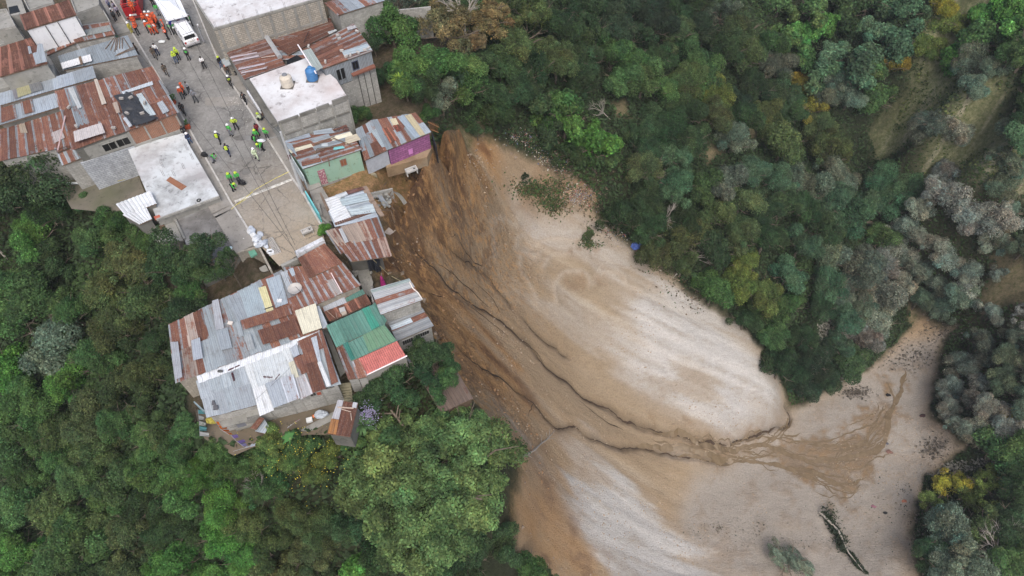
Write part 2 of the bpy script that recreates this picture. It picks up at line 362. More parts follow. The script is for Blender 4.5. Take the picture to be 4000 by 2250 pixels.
def ldist(line, X, Y):
    line = np.asarray(line); dm = np.full(X.shape, 1e9)
    for k in range(len(line) - 1):
        a, b = line[k], line[k + 1]; e = b - a; L2 = e @ e + 1e-9
        t = np.clip(((X - a[0]) * e[0] + (Y - a[1]) * e[1]) / L2, 0, 1)
        dm = np.minimum(dm, np.hypot(X - a[0] - t * e[0], Y - a[1] - t * e[1]))
    return dm
def sm(x, a, b): t = np.clip((x - a) / (b - a), 0, 1); return t * t * (3 - 2 * t)
slide_poly = Tp(V, (1135, 345), (1195, 370), (1240, 350), (1290, 370), (1370, 420), (1440, 460), (1510, 545), (1560, 600), (1650, 650), (1740, 740), (1850, 800), (1910, 870), (1960, 960), (1985, 1030), (2080, 985), (2180, 930),
                (2270, 850), (2320, 790), (2390, 830), (2360, 900), (2340, 1050), (2420, 1130), (2330, 1200), (2290, 1330), (2320, 1470), (2300, 1600), (1400, 1600), (1375, 1449), (1290, 1380), (1290, 1250), (1310, 1180),
                (1260, 1100), (1210, 1030), (1180, 1000), (1120, 880), (1080, 820), (1060, 740), (1020, 705), (960, 700), (955, 650), (975, 600), (965, 540), (1010, 510), (1030, 450), (1060, 400), (1095, 370))
orange_poly = Tp(V, (1100, 360), (1150, 350), (1235, 370), (1215, 430), (1150, 480), (1130, 560), (1080, 620), (1090, 690), (1160, 780), (1230, 860), (1330, 980), (1290, 1010), (1200, 960), (1110, 860), (1050, 740), (960, 720), (950, 620), (960, 520), (1000, 480), (1040, 420))
orange2 = Tp(V, (1250, 1180), (1420, 1150), (1430, 1250), (1470, 1330), (1540, 1470), (1380, 1470), (1270, 1340))
pale1 = Tp(V, (1560, 850), (1570, 930), (1650, 1020), (1740, 1080), (1830, 1112), (1930, 1085), (1978, 1030), (1970, 960), (1900, 860), (1800, 770), (1700, 700), (1600, 680), (1500, 680), (1560, 780))
pale2 = Tp(V, (1440, 1100), (1430, 1180), (1420, 1250), (1480, 1340), (1550, 1500), (1900, 1500), (1780, 1400), (1700, 1330), (1600, 1230), (1520, 1130), (1470, 1090))
pale3 = Tp(V, (1290, 520), (1400, 540), (1520, 580), (1650, 680), (1560, 700), (1430, 640), (1330, 640))
floor_poly = Tp(V, (1850, 1120), (1985, 1040), (2080, 985), (2270, 850), (2390, 830), (2340, 1050), (2420, 1130), (2290, 1330), (2300, 1600), (1800, 1600), (1700, 1330), (1750, 1200))
wet = Tp(V, (1640, 1080), (1830, 1115), (1990, 1100), (2100, 1110), (2230, 960), (2260, 960), (2250, 1060), (2200, 1180), (2170, 1240), (2130, 1270), (2090, 1240), (1950, 1170), (1800, 1150))
bare = [Tp(V, *q) for q in (((1535, 255), (1570, 250), (1575, 290), (1545, 310)), ((1760, 380), (1820, 365), (1830, 400), (1780, 420)), ((1880, 330), (1930, 335), (1925, 365), (1880, 360)), ((1140, 310), (1215, 310), (1225, 360), (1150, 365)),
        ((2530, 480), (2576, 440), (2600, 800), (2460, 800), (2480, 640)), ((2280, 740), (2330, 760), (2350, 830), (2290, 850)))]
yard_poly = Tp(V, (790, 480), (1060, 390), (1090, 350), (1110, 360), (1060, 420), (1010, 500), (960, 540), (830, 500))
scrub = Tp(V, (2190, 330), (2290, 230), (2330, 60), (2400, 0), (2480, 0), (2470, 90), (2420, 200), (2500, 330), (2600, 430), (2600, 480), (2480, 460), (2330, 400), (2200, 370))
nz1 = fbm(GX * .12, GY * .12, 3); nz2 = fbm(GX * .5, GY * .5, 9, 5); nz3 = fbm(GX * 1.6, GY * 1.6, 21, 3)
# flow-aligned coordinates: the slide runs towards +X, slightly -Y
def flow(ang): c, s_ = math.cos(R(ang)), math.sin(R(ang)); return GX * c + GY * s_, -GX * s_ + GY * c
u1, v1 = flow(-12)
stre = fbm(u1 * .05, v1 * .55, 31, 5); stre2 = fbm(u1 * .16, v1 * 1.7, 41, 4)
SL = sm(sdist(slide_poly, GX, GY) + nz2 * 1.5, -.5, .8)
OR = sm(sdist(orange_poly, GX, GY) + nz2 * 6 + stre * 7, -3, 2.5)
OR = np.maximum(OR, .6 * sm(sdist(orange2, GX, GY) + nz2 * 8, -2, 5))
mot = fbm(u1 * .055, v1 * .26, 64, 6); PA = np.maximum.reduce([sm(sdist(pale1, GX, GY) + stre * 10, -3, 5), sm(sdist(pale2, GX, GY) + stre * 9 + nz2 * 2, -1, 2.5), .6 * sm(sdist(pale3, GX, GY) + stre * 7, -2, 3)])
FL = sm(sdist(floor_poly, GX, GY) + nz1 * 4, -2, 3); WE = sm(sdist(wet, GX, GY) + nz2 * 9 + nz3 * 3, -1, 2.2)
BA = np.zeros_like(GX)
for q in bare: BA = np.maximum(BA, sm(sdist(q, GX, GY) + nz2 * 3, -.5, 1))
YA = sm(sdist(yard_poly, GX, GY) + nz3, -.8, .6); SC = sm(sdist(scrub, GX, GY), -2, 2); PA = np.clip(PA * (1 - .6 * sm(mot, .09, .2)) + .6 * sm(-mot, .06, .22) * .6 * SL * sm(sdist(slide_poly, GX, GY), 1, 5) * (1 - OR), 0, 1)
def colz(c): return np.array(c)[None, None, :]
def lerp(a, b, k): return a * (1 - k[..., None]) + b * k[..., None]
forest = colz((.036, .045, .022)) * (1 + nz2[..., None]) + 0 * GX[..., None]
forest = lerp(forest, colz((.065, .05, .03)), sm(nz1, -.05, .25) * .6)
tan = colz((.285, .225, .158)) + 0 * forest
tan = lerp(tan, colz((.27, .205, .135)), sm(stre, -.02, .25) * .7); tan = lerp(tan, colz((.42, .36, .285)), sm(-stre, .02, .25) * .6)
tan = lerp(tan, colz((.345, .24, .145)), sm(-sdist(pale1, GX, GY), 3, 22) * .55); tan = lerp(tan, colz((.22, .17, .115)), sm(stre2 + stre * .5, .08, .3) * .4)
org = lerp(colz((.38, .21, .085)) + 0 * forest, colz((.175, .088, .042)), sm(nz2 + stre2 * .4, .0, .28)); org = lerp(org, colz((.42, .29, .17)), sm(-nz2 + stre, .08, .4) * .6)
org = lerp(org, colz((.16, .09, .05)), sm(nz3, .1, .3) * .4)
pal = lerp(colz((.415, .405, .40)) + 0 * forest, colz((.33, .295, .26)), sm(stre2 + nz2 * .6, -.02, .3) * .7); pal = lerp(pal, colz((.55, .53, .51)), sm(-stre2, .0, .25) * .5)
flo = lerp(colz((.285, .258, .23)) + 0 * forest, colz((.235, .19, .15)), sm(nz2 + nz3 * .5, 0, .3) * .6); flo = lerp(flo, colz((.37, .335, .30)), sm(-nz1 - nz2 * .4, .05, .3) * .5)
col = lerp(forest, colz((.17, .14, .085)) * (1 + 1.2 * nz2[..., None]), BA); col = lerp(col, colz((.30, .30, .17)) * (1 + 1.2 * nz2[..., None]), SC * (1 - BA) * .9)
col = lerp(col, colz((.48, .43, .34)), SC * sm(fbm(*(lambda a: (a[0] * .08, a[1] * .9))(flow(60)), 77, 4), .07, .2) * .7)
col = lerp(col, tan, SL); col = lerp(col, pal, PA * SL); col = lerp(col, flo, FL * SL * (1 - PA)); col = lerp(col, org, OR * sm(sdist(slide_poly, GX, GY), -1.5, .5))
col = lerp(col, colz((.19, .13, .075)) * (1 + .8 * nz3[..., None]), WE * SL * (.7 + .25 * sm(nz3, -.1, .2)))
DC = ldist(np.array([G(p, p[2])[:2] for p in crest[1:20]]), GX, GY); col = lerp(col, colz((.10, .052, .028)) * (1 + nz3[..., None]), np.exp(-((DC - .6) / 1.5) ** 2) * SL * sm(nz2 + .5 * nz3, -.22, .1) * .85)
pl_m = sm(ZG, -5.2, -4.4) * (1 - SL)
col = lerp(col, colz((.13, .10, .07)) * (1 + nz2[..., None]), pl_m * .9); col = lerp(col, colz((.36, .22, .115)) * (1 + .7 * nz2[..., None]), YA)
BR = 1 + .22 * SL[..., None]; col = np.clip(col * BR * np.array([1.0, .995, .97]), .004, .9)
# relief
dcr = ldist(np.array([G(p, p[2])[:2] for p in crest[1:20]]), GX, GY)
near = np.exp(-(dcr / 5.0) ** 2) * sm(-ZG, 1.6, 3.5)
ridg = np.abs(fbm(GX * .45, GY * .45, 55, 5)) * 2
ZG = ZG + near * (ridg * 1.0 - .4 + np.abs(fbm(GX * 1.1, GY * .8, 66, 4)) * 3.4 + nz3 * 1.3 + fbm(GX * 3.1, GY * 2.7, 91, 3) * .7)
ZG = ZG + SL * (1 - FL) * (stre * .8 + stre2 * .32 + nz3 * .10) * sm(-ZG, 3, 9)
scal = sm(sdist(pale3, GX, GY) + nz1 * 14, -4, 4) * SL
step = fbm(GX * .13 + nz2 * .25, GY * .13, 88, 3); ZG = ZG + scal * (np.floor(step * 9) / 9) * 3.2
ZG = ZG + SL * FL * (nz2 * .5 + nz3 * .18) + (1 - SL) * sm(-ZG, 5, 9) * (nz1 * 2.5 + nz2 * 1.2) + SC * (stre2 * .8)
fine = np.ones_like(GX)
# rills (drainage cracks) carved into the slide
rills = {'r1': Tp(V, (1035, 620), (1080, 660), (1130, 705), (1160, 735), (1200, 765), (1250, 800), (1290, 830), (1340, 865), (1365, 905), (1420, 950), (1470, 1000), (1530, 1030), (1575, 1060), (1640, 1078), (1700, 1085), (1760, 1105), (1830, 1118)),
         'r2': Tp(V, (1150, 870), (1190, 905), (1225, 930), (1260, 945), (1295, 980), (1330, 1000), (1350, 1020), (1375, 1055), (1400, 1078), (1420, 1080), (1445, 1068), (1480, 1095), (1540, 1115), (1580, 1130), (1650, 1130), (1740, 1150), (1830, 1160)),
         'r3': Tp(V, (1110, 600), (1150, 635), (1190, 665), (1225, 690), (1250, 725), (1285, 770)),
         'r4': Tp(V, (1320, 810), (1365, 855), (1400, 875), (1430, 895)),
         'r5': Tp(V, (1840, 1112), (1900, 1093), (1975, 1075), (1990, 1045), (1975, 1020))}
def jag(line, seed, step=.4, amp=.28):
    P = [np.asarray(p, float) for p in line]; P = [2 * P[0] - P[1]] + P + [2 * P[-1] - P[-2]]; out = []; s0 = 0
    for k in range(1, len(P) - 2):
        p0, p1, p2, p3 = P[k - 1:k + 3]; L_ = np.hypot(*(p2 - p1)); n = max(1, int(L_ / min(step, .5)))
        for j in range(n):
            t_ = j / n; q = .5 * (2 * p1 + (p2 - p0) * t_ + (2 * p0 - 5 * p1 + 4 * p2 - p3) * t_ ** 2 + (3 * p1 - p0 - 3 * p2 + p3) * t_ ** 3); e = (p2 - p1) / (L_ + 1e-6); s_ = s0 + L_ * t_
            o_ = amp * (3.2 * (float(vn(np.array(s_ * .22), np.array(seed * 1.7), 3)) - .5) + 1.5 * (float(vn(np.array(s_ * .9), np.array(seed * 2.3), 5)) - .5) + .8 * (float(vn(np.array(s_ * 2.7), np.array(seed * 3.3), 7)) - .5)); out.append(q + np.array([-e[1], e[0]]) * o_)
        s0 += L_
    out.append(P[-2]); return np.array(out)
RJ = {k: jag(v, i) for i, (k, v) in enumerate(rills.items())}
for k, v in RJ.items():
    col = lerp(col, colz((.30, .215, .135)) + 0 * col, np.exp(-(ldist(v, GX, GY) / 1.6) ** 2) * .35)
    m = ldist(v, GX, GY); wd = (.5 if k in ('r1', 'r2') else .36) * (1 + 1.2 * np.clip(nz2, -.4, .6))
    ZG -= .85 * np.exp(-(m / wd) ** 2) * (wd > .1); dk = np.exp(-(m / (wd * .75)) ** 2); col = lerp(col, col * .42, dk * .8)
for pts_ in (((60, 830), (150, 815), (220, 860), (260, 760)), ((220, 1040), (250, 950), (300, 945), (350, 1015), (400, 1000), (430, 975), (560, 965), (700, 985), (760, 960), (900, 930)), ((400, 1449), (330, 1300), (262, 1190), (268, 1080), (310, 1070), (390, 1095), (440, 1040), (480, 1060)),
             ((540, 1449), (530, 1340), (580, 1240), (640, 1215), (740, 1225), (790, 1260), (800, 1320)), ((830, 1300), (860, 1250), (950, 1220), (1060, 1235), (1100, 1330), (1200, 1360)), ((440, 1180), (470, 1120), (520, 1090), (640, 1080)), ((200, 640), (250, 560), (330, 500)), ((40, 860), (70, 1000), (60, 1100))):
    m = ldist(jag(Tp(K, *pts_), 5, .8, .12), GX, GY); k_ = np.exp(-(m / .34) ** 2); ZG += .35 * k_; col = lerp(col, colz((.47, .40, .32)), k_ * .75)
isl = sm(sdist(Tp(K, (250, 560), (380, 500), (560, 500), (700, 540), (820, 640), (790, 740), (600, 740), (440, 720), (330, 800), (200, 720)), GX, GY) + nz2 * 4 + nz3 * 2, -.6, 1.2); ZG += isl * (.8 + nz3 * .9); col = lerp(col, colz((.30, .20, .12)) * (1 + .9 * nz3[..., None]), isl * .75)
for q_, r_ in ((((600, 1000), (850, 990), (900, 1060), (650, 1080)), 1), (((600, 1240), (760, 1230), (780, 1380), (600, 1400)), 1), (((830, 1270), (910, 1250), (910, 1330), (850, 1340)), 1)):
    k_ = sm(sdist(Tp(K, *q_), GX, GY) + nz3 * 3, -.4, .8); col = lerp(col, colz((.26, .18, .115)) * (1 + nz3[..., None]), k_ * .6); ZG += k_ * nz3 * .5
def terrain_mesh():
    ny, nx = ZG.shape; me = bpy.data.meshes.new('terrain')
    v = np.stack([GX, GY, ZG], -1).reshape(-1, 3).astype(np.float32); me.vertices.add(len(v)); me.vertices.foreach_set('co', v.ravel())
    i = np.arange(ny * nx).reshape(ny, nx); q = np.stack([i[:-1, :-1], i[:-1, 1:], i[1:, 1:], i[1:, :-1]], -1).reshape(-1, 4)
    me.loops.add(q.size); me.loops.foreach_set('vertex_index', q.ravel().astype(np.int32)); me.polygons.add(len(q))
    me.polygons.foreach_set('loop_start', np.arange(0, q.size, 4, dtype=np.int32)); me.polygons.foreach_set('loop_total', np.full(len(q), 4, dtype=np.int32))
    me.update(calc_edges=True); me.polygons.foreach_set('use_smooth', np.ones(len(q), bool))
    ca = me.color_attributes.new('Col', 'FLOAT_COLOR', 'POINT'); c4 = np.concatenate([col, np.ones_like(col[..., :1])], -1).astype(np.float32); ca.data.foreach_set('color', c4.ravel())
    for nm_, F_ in (('scarp', np.clip(np.exp(-(dcr / 8.0) ** 2) * SL * 1.3, 0, 1) * sm(-ZG, .8, 2)), ('wild', 1 - SL)):
        xa = me.attributes.new(nm_, 'FLOAT', 'POINT'); xa.data.foreach_set('value', F_.astype(np.float32).ravel())
    sa = me.attributes.new('slide', 'FLOAT', 'POINT'); sa.data.foreach_set('value', (SL * (1 - FL)).astype(np.float32).ravel())
    return me
m, t, b = newmat('earth'); p = coord(t)
at = nd(t, 'ShaderNodeAttribute', attribute_name='Col'); sl = nd(t, 'ShaderNodeAttribute', attribute_name='slide')
na = noise(t, p, 4.5, 9, .75); nb = noise(t, mapping(t, p, (.55, 1.9, .7), (0, 0, R(12))), 1.3, 10, .78); nc = noise(t, p, .7, 6, .65)
c = mix(t, ramp(t, na, .42, .66, 0, .6), at.outputs['Color'], mix(t, 1., at.outputs['Color'], (.55, .52, .5), 'MULTIPLY'))
sm_ = nd(t, 'ShaderNodeMath', operation='MULTIPLY'); t.links.new(ramp(t, nb, .5, .72, 0, .42), sm_.inputs[0]); t.links.new(sl.outputs['Fac'], sm_.inputs[1])
c = mix(t, sm_.outputs[0], c, mix(t, 1., c, (.62, .56, .52), 'MULTIPLY'))
s2_ = nd(t, 'ShaderNodeMath', operation='MULTIPLY'); t.links.new(ramp(t, nb, .46, .30, 0, .5), s2_.inputs[0]); t.links.new(sl.outputs['Fac'], s2_.inputs[1])
c = mix(t, s2_.outputs[0], c, mix(t, 1., c, (1.22, 1.22, 1.22), 'MULTIPLY'))
sc_ = nd(t, 'ShaderNodeAttribute', attribute_name='scarp'); wi_ = nd(t, 'ShaderNodeAttribute', attribute_name='wild')
def mul(a, b2): m_ = nd(t, 'ShaderNodeMath', operation='MULTIPLY'); t.links.new(a, m_.inputs[0]); t.links.new(b2, m_.inputs[1]); return m_.outputs[0]
nq = noise(t, mapping(t, p, (1, 1, .55)), .55, 12, .74); nr = noise(t, mapping(t, p, (1, 1, .25)), 1.7, 10, .75)
c = mix(t, mul(ramp(t, nq, .50, .60, 0, .62), sc_.outputs['Fac']), c, (.13, .066, .032)); c = mix(t, mul(ramp(t, nr, .50, .40, 0, .85), sc_.outputs['Fac']), c, (.50, .28, .115)); c = mix(t, mul(ramp(t, nr, .58, .66, 0, .5), sc_.outputs['Fac']), c, (.17, .09, .048))
nw = noise(t, p, 1.6, 11, .78); c = mix(t, mul(ramp(t, nw, .46, .58, 0, .75), wi_.outputs['Fac']), c, mix(t, 1., c, (.42, .55, .32), 'MULTIPLY')); c = mix(t, mul(ramp(t, nw, .44, .36, 0, .6), wi_.outputs['Fac']), c, mix(t, 1., c, (1.7, 1.6, 1.5), 'MULTIPLY'))
t.links.new(c, b.inputs['Base Color']); b.inputs['Roughness'].default_value = .95
ad = nd(t, 'ShaderNodeMath', operation='ADD'); t.links.new(na, ad.inputs[0]); t.links.new(nb, ad.inputs[1]); ad2 = nd(t, 'ShaderNodeMath', operation='ADD'); t.links.new(ad.outputs[0], ad2.inputs[0]); t.links.new(mul(nq, ramp(t, sc_.outputs['Fac'], 0, 1, .6, 6.)), ad2.inputs[1]); bump(t, b, ad2.outputs[0], .9, .3)
EARTH = m
to = bpy.data.objects.new('terrain', terrain_mesh()); to.data.materials.append(EARTH); scene.collection.objects.link(to); to['kind'] = 'structure'
# ---------------------------------------------------------------- braided muddy water on the ravine floor
def ribbon(mb, line, w0, w1, lift=.05, seed=0):
    rn = random.Random(seed); n = len(line); L_, Rr = [], []
    for k in range(n):
        a = line[max(0, k - 1)]; b2 = line[min(n - 1, k + 1)]; e = (b2 - a) / (np.hypot(*(b2 - a)) + 1e-6); nn = np.array([-e[1], e[0]])
        w_ = (w0 + (w1 - w0) * k / (n - 1)) * (.45 + 1.1 * float(vn(np.array(k * .35), np.array(seed * 1.), 9))) * rn.uniform(.8, 1.2) * min(1, (k + .3) / 3, (n - k - .7) / 3) / 2
        for arr, s_ in ((L_, 1), (Rr, -1)):
            q = line[k] + nn * w_ * s_; arr.append((q[0], q[1], float(max(terr(q[0], q[1]), terr(*line[k]))) + lift))
    for k in range(n - 1): mb.face([L_[k], Rr[k], Rr[k + 1], L_[k + 1]])
mb = MB()
for k, (key, wd) in enumerate((('r1', .42), ('r2', .38), ('r3', .28), ('r4', .3), ('r5', .5))):
    rn = random.Random(k); ln = RJ[key]; i0 = 0
    while i0 < len(ln) - 3:
        i1 = min(len(ln) - 1, i0 + rn.randint(8, 40)); ribbon(mb, ln[i0:i1 + 1], wd * rn.uniform(.15, .5), wd * rn.uniform(.25, .8), .07, k * 9 + i0); i0 = i1 + rn.randint(0, 2)
for k, q in enumerate((((1085, 640), (1130, 680), (1165, 715)), ((1180, 700), (1230, 745), (1262, 800)), ((1160, 755), (1230, 810), (1280, 850)), ((1300, 850), (1345, 890), (1372, 925)), ((1130, 600), (1180, 640), (1215, 660)), ((1450, 1000), (1500, 1040), (1570, 1085)), ((1345, 1015), (1330, 1050)), ((1110, 650), (1150, 700), (1190, 730), (1240, 780)), ((1065, 730), (1110, 745), (1145, 770)))):
    ribbon(mb, jag(Tp(V, *q), k + 40, .6, .22), .06, .18, .06, k)
tag(mb.build('crack', PM((.055, .036, .024), .95, 0, .4)), kind='structure')
m, t, b = newmat('muddy_water'); p = coord(t); c = mix(t, ramp(t, noise(t, p, 1.5, 6), .3, .7), (.125, .09, .052), (.19, .14, .085)); t.links.new(c, b.inputs['Base Color']); b.inputs['Roughness'].default_value = .35
mb = MB(); k = 0
streams = [[(1640, 1080), (1750, 1110), (1850, 1130), (1950, 1122), (2050, 1160), (2150, 1155), (2215, 1120), (2240, 1060), (2262, 960), (2275, 930)],
           [(1600, 1120), (1700, 1135), (1800, 1150), (1900, 1165), (1980, 1180), (2050, 1195), (2110, 1225), (2150, 1240)],
           [(1830, 1120), (1920, 1105), (2000, 1115), (2090, 1110), (2150, 1085), (2200, 1060), (2225, 1020)], [(1860, 1140), (1980, 1150), (2070, 1170), (2170, 1160)],
           [(1990, 1050), (1960, 1090), (1900, 1120)], [(1980, 1070), (1930, 1110), (1880, 1125)], [(2000, 1060), (1970, 1095), (1930, 1115)], [(2010, 1085), (1960, 1110)],
           [(2030, 1120), (2100, 1125), (2180, 1110), (2240, 1030)], [(2100, 1155), (2130, 1130), (2180, 1120), (2220, 1080)], [(1980, 1180), (2060, 1210), (2130, 1235), (2170, 1220)],
           [(1640, 1100), (1720, 1125), (1800, 1145), (1870, 1150), (1930, 1140)], [(2180, 1130), (2200, 1100), (2225, 1080), (2235, 1040), (2258, 1000), (2270, 950)], [(2120, 1150), (2170, 1140), (2200, 1135)],
           [(1700, 1140), (1790, 1160), (1880, 1165), (1960, 1180)], [(2060, 1195), (2120, 1215), (2180, 1200)], [(2230, 960), (2245, 990), (2240, 1030)]]
for s_ in streams:
    ln = jag(Tp(V, *s_), k + 70, 1.0, .35); ribbon(mb, ln, .8 if k < 2 else .34, .5 if k < 2 else .2, .05, k); k += 1
rn = random.Random(99)
for _ in range(34):
    s_ = rn.choice(streams[:3] + streams[8:11]); a_ = rn.randrange(len(s_) - 2); dx, dy = rn.uniform(-22, 22), rn.uniform(-16, 16); ln = jag(Tp(V, *[(x + dx, y + dy) for x, y in s_[a_:a_ + 3]]), _ + 200, .5, .5); ribbon(mb, ln, .12, .22, .045, _)
tag(mb.build('stream', m), kind='structure')
# ================================================================ STREET
def W3(spec): return G(spec[0](spec[1], spec[2]), spec[3])
def lerp3(a, b, t): return np.asarray(a, float) * (1 - t) + np.asarray(b, float) * t
m, t, b = newmat('cracked_road'); p = coord(t)
vo = nd(t, 'ShaderNodeTexVoronoi', feature='DISTANCE_TO_EDGE'); vo.inputs['Scale'].default_value = .38
wp = noise(t, p, 1.1, 6, .7); mm = nd(t, 'ShaderNodeVectorMath', operation='ADD'); cmb = nd(t, 'ShaderNodeCombineXYZ')
t.links.new(wp, cmb.inputs[0]); t.links.new(noise(t, p, 1.7, 6, .7), cmb.inputs[1]); t.links.new(p, mm.inputs[0]); t.links.new(cmb.outputs[0], mm.inputs[1]); t.links.new(mm.outputs[0], vo.inputs['Vector'])
vo2 = nd(t, 'ShaderNodeTexVoronoi', feature='DISTANCE_TO_EDGE'); vo2.inputs['Scale'].default_value = 2.2; t.links.new(mm.outputs[0], vo2.inputs['Vector'])
n1 = noise(t, p, .35, 7, .7); n2 = noise(t, p, 2.6, 7, .75); n3 = noise(t, p, .16, 3)
sep = nd(t, 'ShaderNodeSeparateXYZ'); t.links.new(p, sep.inputs[0])
c = mix(t, ramp(t, n1, .38, .62), (.255, .25, .24), (.17, .167, .16)); c = mix(t, ramp(t, n2, .5, .75, 0, .7), c, (.40, .39, .38))
c = mix(t, ramp(t, n3, .55, .72, 0, .6), c, (.16, .155, .15))
yy = nd(t, 'ShaderNodeMath', operation='ADD'); t.links.new(sep.outputs[1], yy.inputs[0]); mu = nd(t, 'ShaderNodeMath', operation='MULTIPLY'); t.links.new(sep.outputs[0], mu.inputs[0]); mu.inputs[1].default_value = -.62
t.links.new(mu.outputs[0], yy.inputs[1]); dirt = nd(t, 'ShaderNodeMath', operation='SUBTRACT'); t.links.new(yy.outputs[0], dirt.inputs[0]); n8 = nd(t, 'ShaderNodeMath', operation='MULTIPLY'); t.links.new(n1, n8.inputs[0]); n8.inputs[1].default_value = 14; t.links.new(n8.outputs[0], dirt.inputs[1])
c = mix(t, ramp(t, dirt.outputs[0], 62, 41, 0, .85), c, (.39, .315, .225))
crk = nd(t, 'ShaderNodeMath', operation='ADD'); t.links.new(vo.outputs['Distance'], crk.inputs[0]); t.links.new(ramp(t, n1, .42, .56, .02, .0), crk.inputs[1])
c = mix(t, ramp(t, crk.outputs[0], .02, .003, 0, .8), c, (.07, .066, .062)); c = mix(t, ramp(t, vo2.outputs['Distance'], .07, .01, 0, .30), c, (.10, .095, .09))
t.links.new(c, b.inputs['Base Color']); bump(t, b, n2, .3, .03); ROAD = m
Lc = [A(1300, -300), A(1425, 0), D(0, 250), D(680, 1449), E(1680, 200), E(1960, 650), E(2230, 935)]
Rc = [B(40, -300), B(195, 70), B(520, 860), B(880, 1400), D(1290, 920), F(290, 0), F(430, 200), F(650, 590), F(700, 745)]
Lw = [G(p, 0) for p in Lc]; Rw = [G(p, 0) for p in Rc]
mb = MB(); mb.face([tuple(p) for p in Lw] + [tuple(p) for p in Rw[::-1]])
o = mb.build('road', ROAD); o['kind'] = 'structure'
KERB = stained('kerb_concrete', (.50, .49, .47), (.2, .19, .18), (.40, .36, .32), 1.5, .45, .7, .7)
SIDE = stained('sidewalk_concrete', (.27, .255, .235), (.15, .14, .125), (.33, .32, .31), .6, .4, .7, .6)
def strip(mb, line, width, z0, z1, mi=0):
    for k in range(len(line) - 1):
        a, c_ = np.array(line[k][:2]), np.array(line[k + 1][:2]); e = (c_ - a) / np.hypot(*(c_ - a)); nn = np.array([-e[1], e[0]]) * width
        q = [a, c_, c_ + nn, a + nn]; mb.hexa([(x, y, z0) for x, y in q], [(x, y, z1) for x, y in q], mi)
mb = MB(); strip(mb, Lw[:6], -.17, -.1, .13); strip(mb, Rw[:8], .17, -.1, .13); mb.build('kerb', KERB)['kind'] = 'structure'
mb = MB(); strip(mb, [p + np.array([-.1, -.07, 0]) for p in Lw[:6]], -2.0, -.1, .115); strip(mb, [p + np.array([.1, .07, 0]) for p in Rw[:8]], 1.9, -.1, .115); mb.build('sidewalk', SIDE)['kind'] = 'structure'
# white painted hump across the street
a, c_ = G(D(700, 1410), 0), G(D(1415, 1130), 0); mb = MB(); e = (c_ - a) / np.linalg.norm(c_ - a); nn = np.array([-e[1], e[0], 0])
n_ = 40
for k in range(n_):
    p, q = a + (c_ - a) * k / n_, a + (c_ - a) * (k + 1) / n_; j = random.Random(k).uniform(-.05, .05)
    mb.hexa([tuple(p - nn * .16), tuple(q - nn * .16), tuple(q + nn * .16), tuple(p + nn * .16)], [tuple(p - nn * (.10 + j) + (0, 0, .06)), tuple(q - nn * (.1 + j) + (0, 0, .06)), tuple(q + nn * .1 + (0, 0, .06)), tuple(p + nn * .1 + (0, 0, .06))])
o = mb.build('road_hump', stained('worn_white_paint', (.62, .61, .58), (.25, .24, .22), (.4, .38, .35), 2.5, .42, .62, .9)); o['kind'] = 'structure'
for (f, x, y, r) in ((D, 860, 385, .45), (D, 842, 1035, .45)):
    mb = MB(); c0 = G(f(x, y), .006); mb.lathe(c0, [(r, 0), (r, .012), (r - .06, .014), (r - .07, .004), (0.001, .006)], 24)
    tag(mb.build('manhole_cover', PM((.17, .165, .155), .9)), 'round manhole cover near the %s' % ('white clad workers at mid street' if y < 500 else 'yellow tape at the lower street'), 'manhole cover', 'manhole covers in the street')
# patches of repaired road
for k, poly in enumerate([pl(D, (330, 100), (740, 85), (790, 180), (560, 215), (320, 195)), pl(D, (660, 600), (800, 560), (960, 600), (900, 640), (720, 640))]):
    mb = MB(); mb.face([tuple(G(p, .005)) for p in poly]); mb.build('road_patch', MOTTLED if k else SIDE)['kind'] = 'structure'
# ================================================================ HOUSES
GA = (.25, .29, .325); GB = (.33, .375, .42); GD = (.20, .22, .24); WH = (.80, .83, .86); CR = (.80, .77, .62); YE = (.68, .64, .42)
PAL = {'rust': [(8, GD, .78), (3, GD, .62), (1, GA, .3)], 'mixed': [(5, GD, .75), (2, GA, .48), (3, GB, .12), (2, GA, .25)], 'galv': [(5, GA, .05), (3, GB, .0), (1, GD, .3)],
       'blue': [(3, GB, .05), (2, (.40, .46, .53), .1)], 'oldgrey': [(4, (.22, .23, .24), .4), (3, (.27, .28, .29), .3), (2, GD, .6), (1, GB, .1)], 'white': [(1, WH, -.2)], 'plainrust': [(1, (.22, .10, .07), .62)],
       'silver': [(3, (.52, .57, .61), -.05), (2, (.43, .48, .52), .05)], 'green': [(1, (.10, .225, .185), -.6)], 'cream': [(1, CR, -.5)]}
def pick(rn, pal):
    tot = sum(q[0] for q in pal); x = rn.uniform(0, tot)
    for q in pal:
        x -= q[0]
        if x <= 0: return q
    return pal[-1]
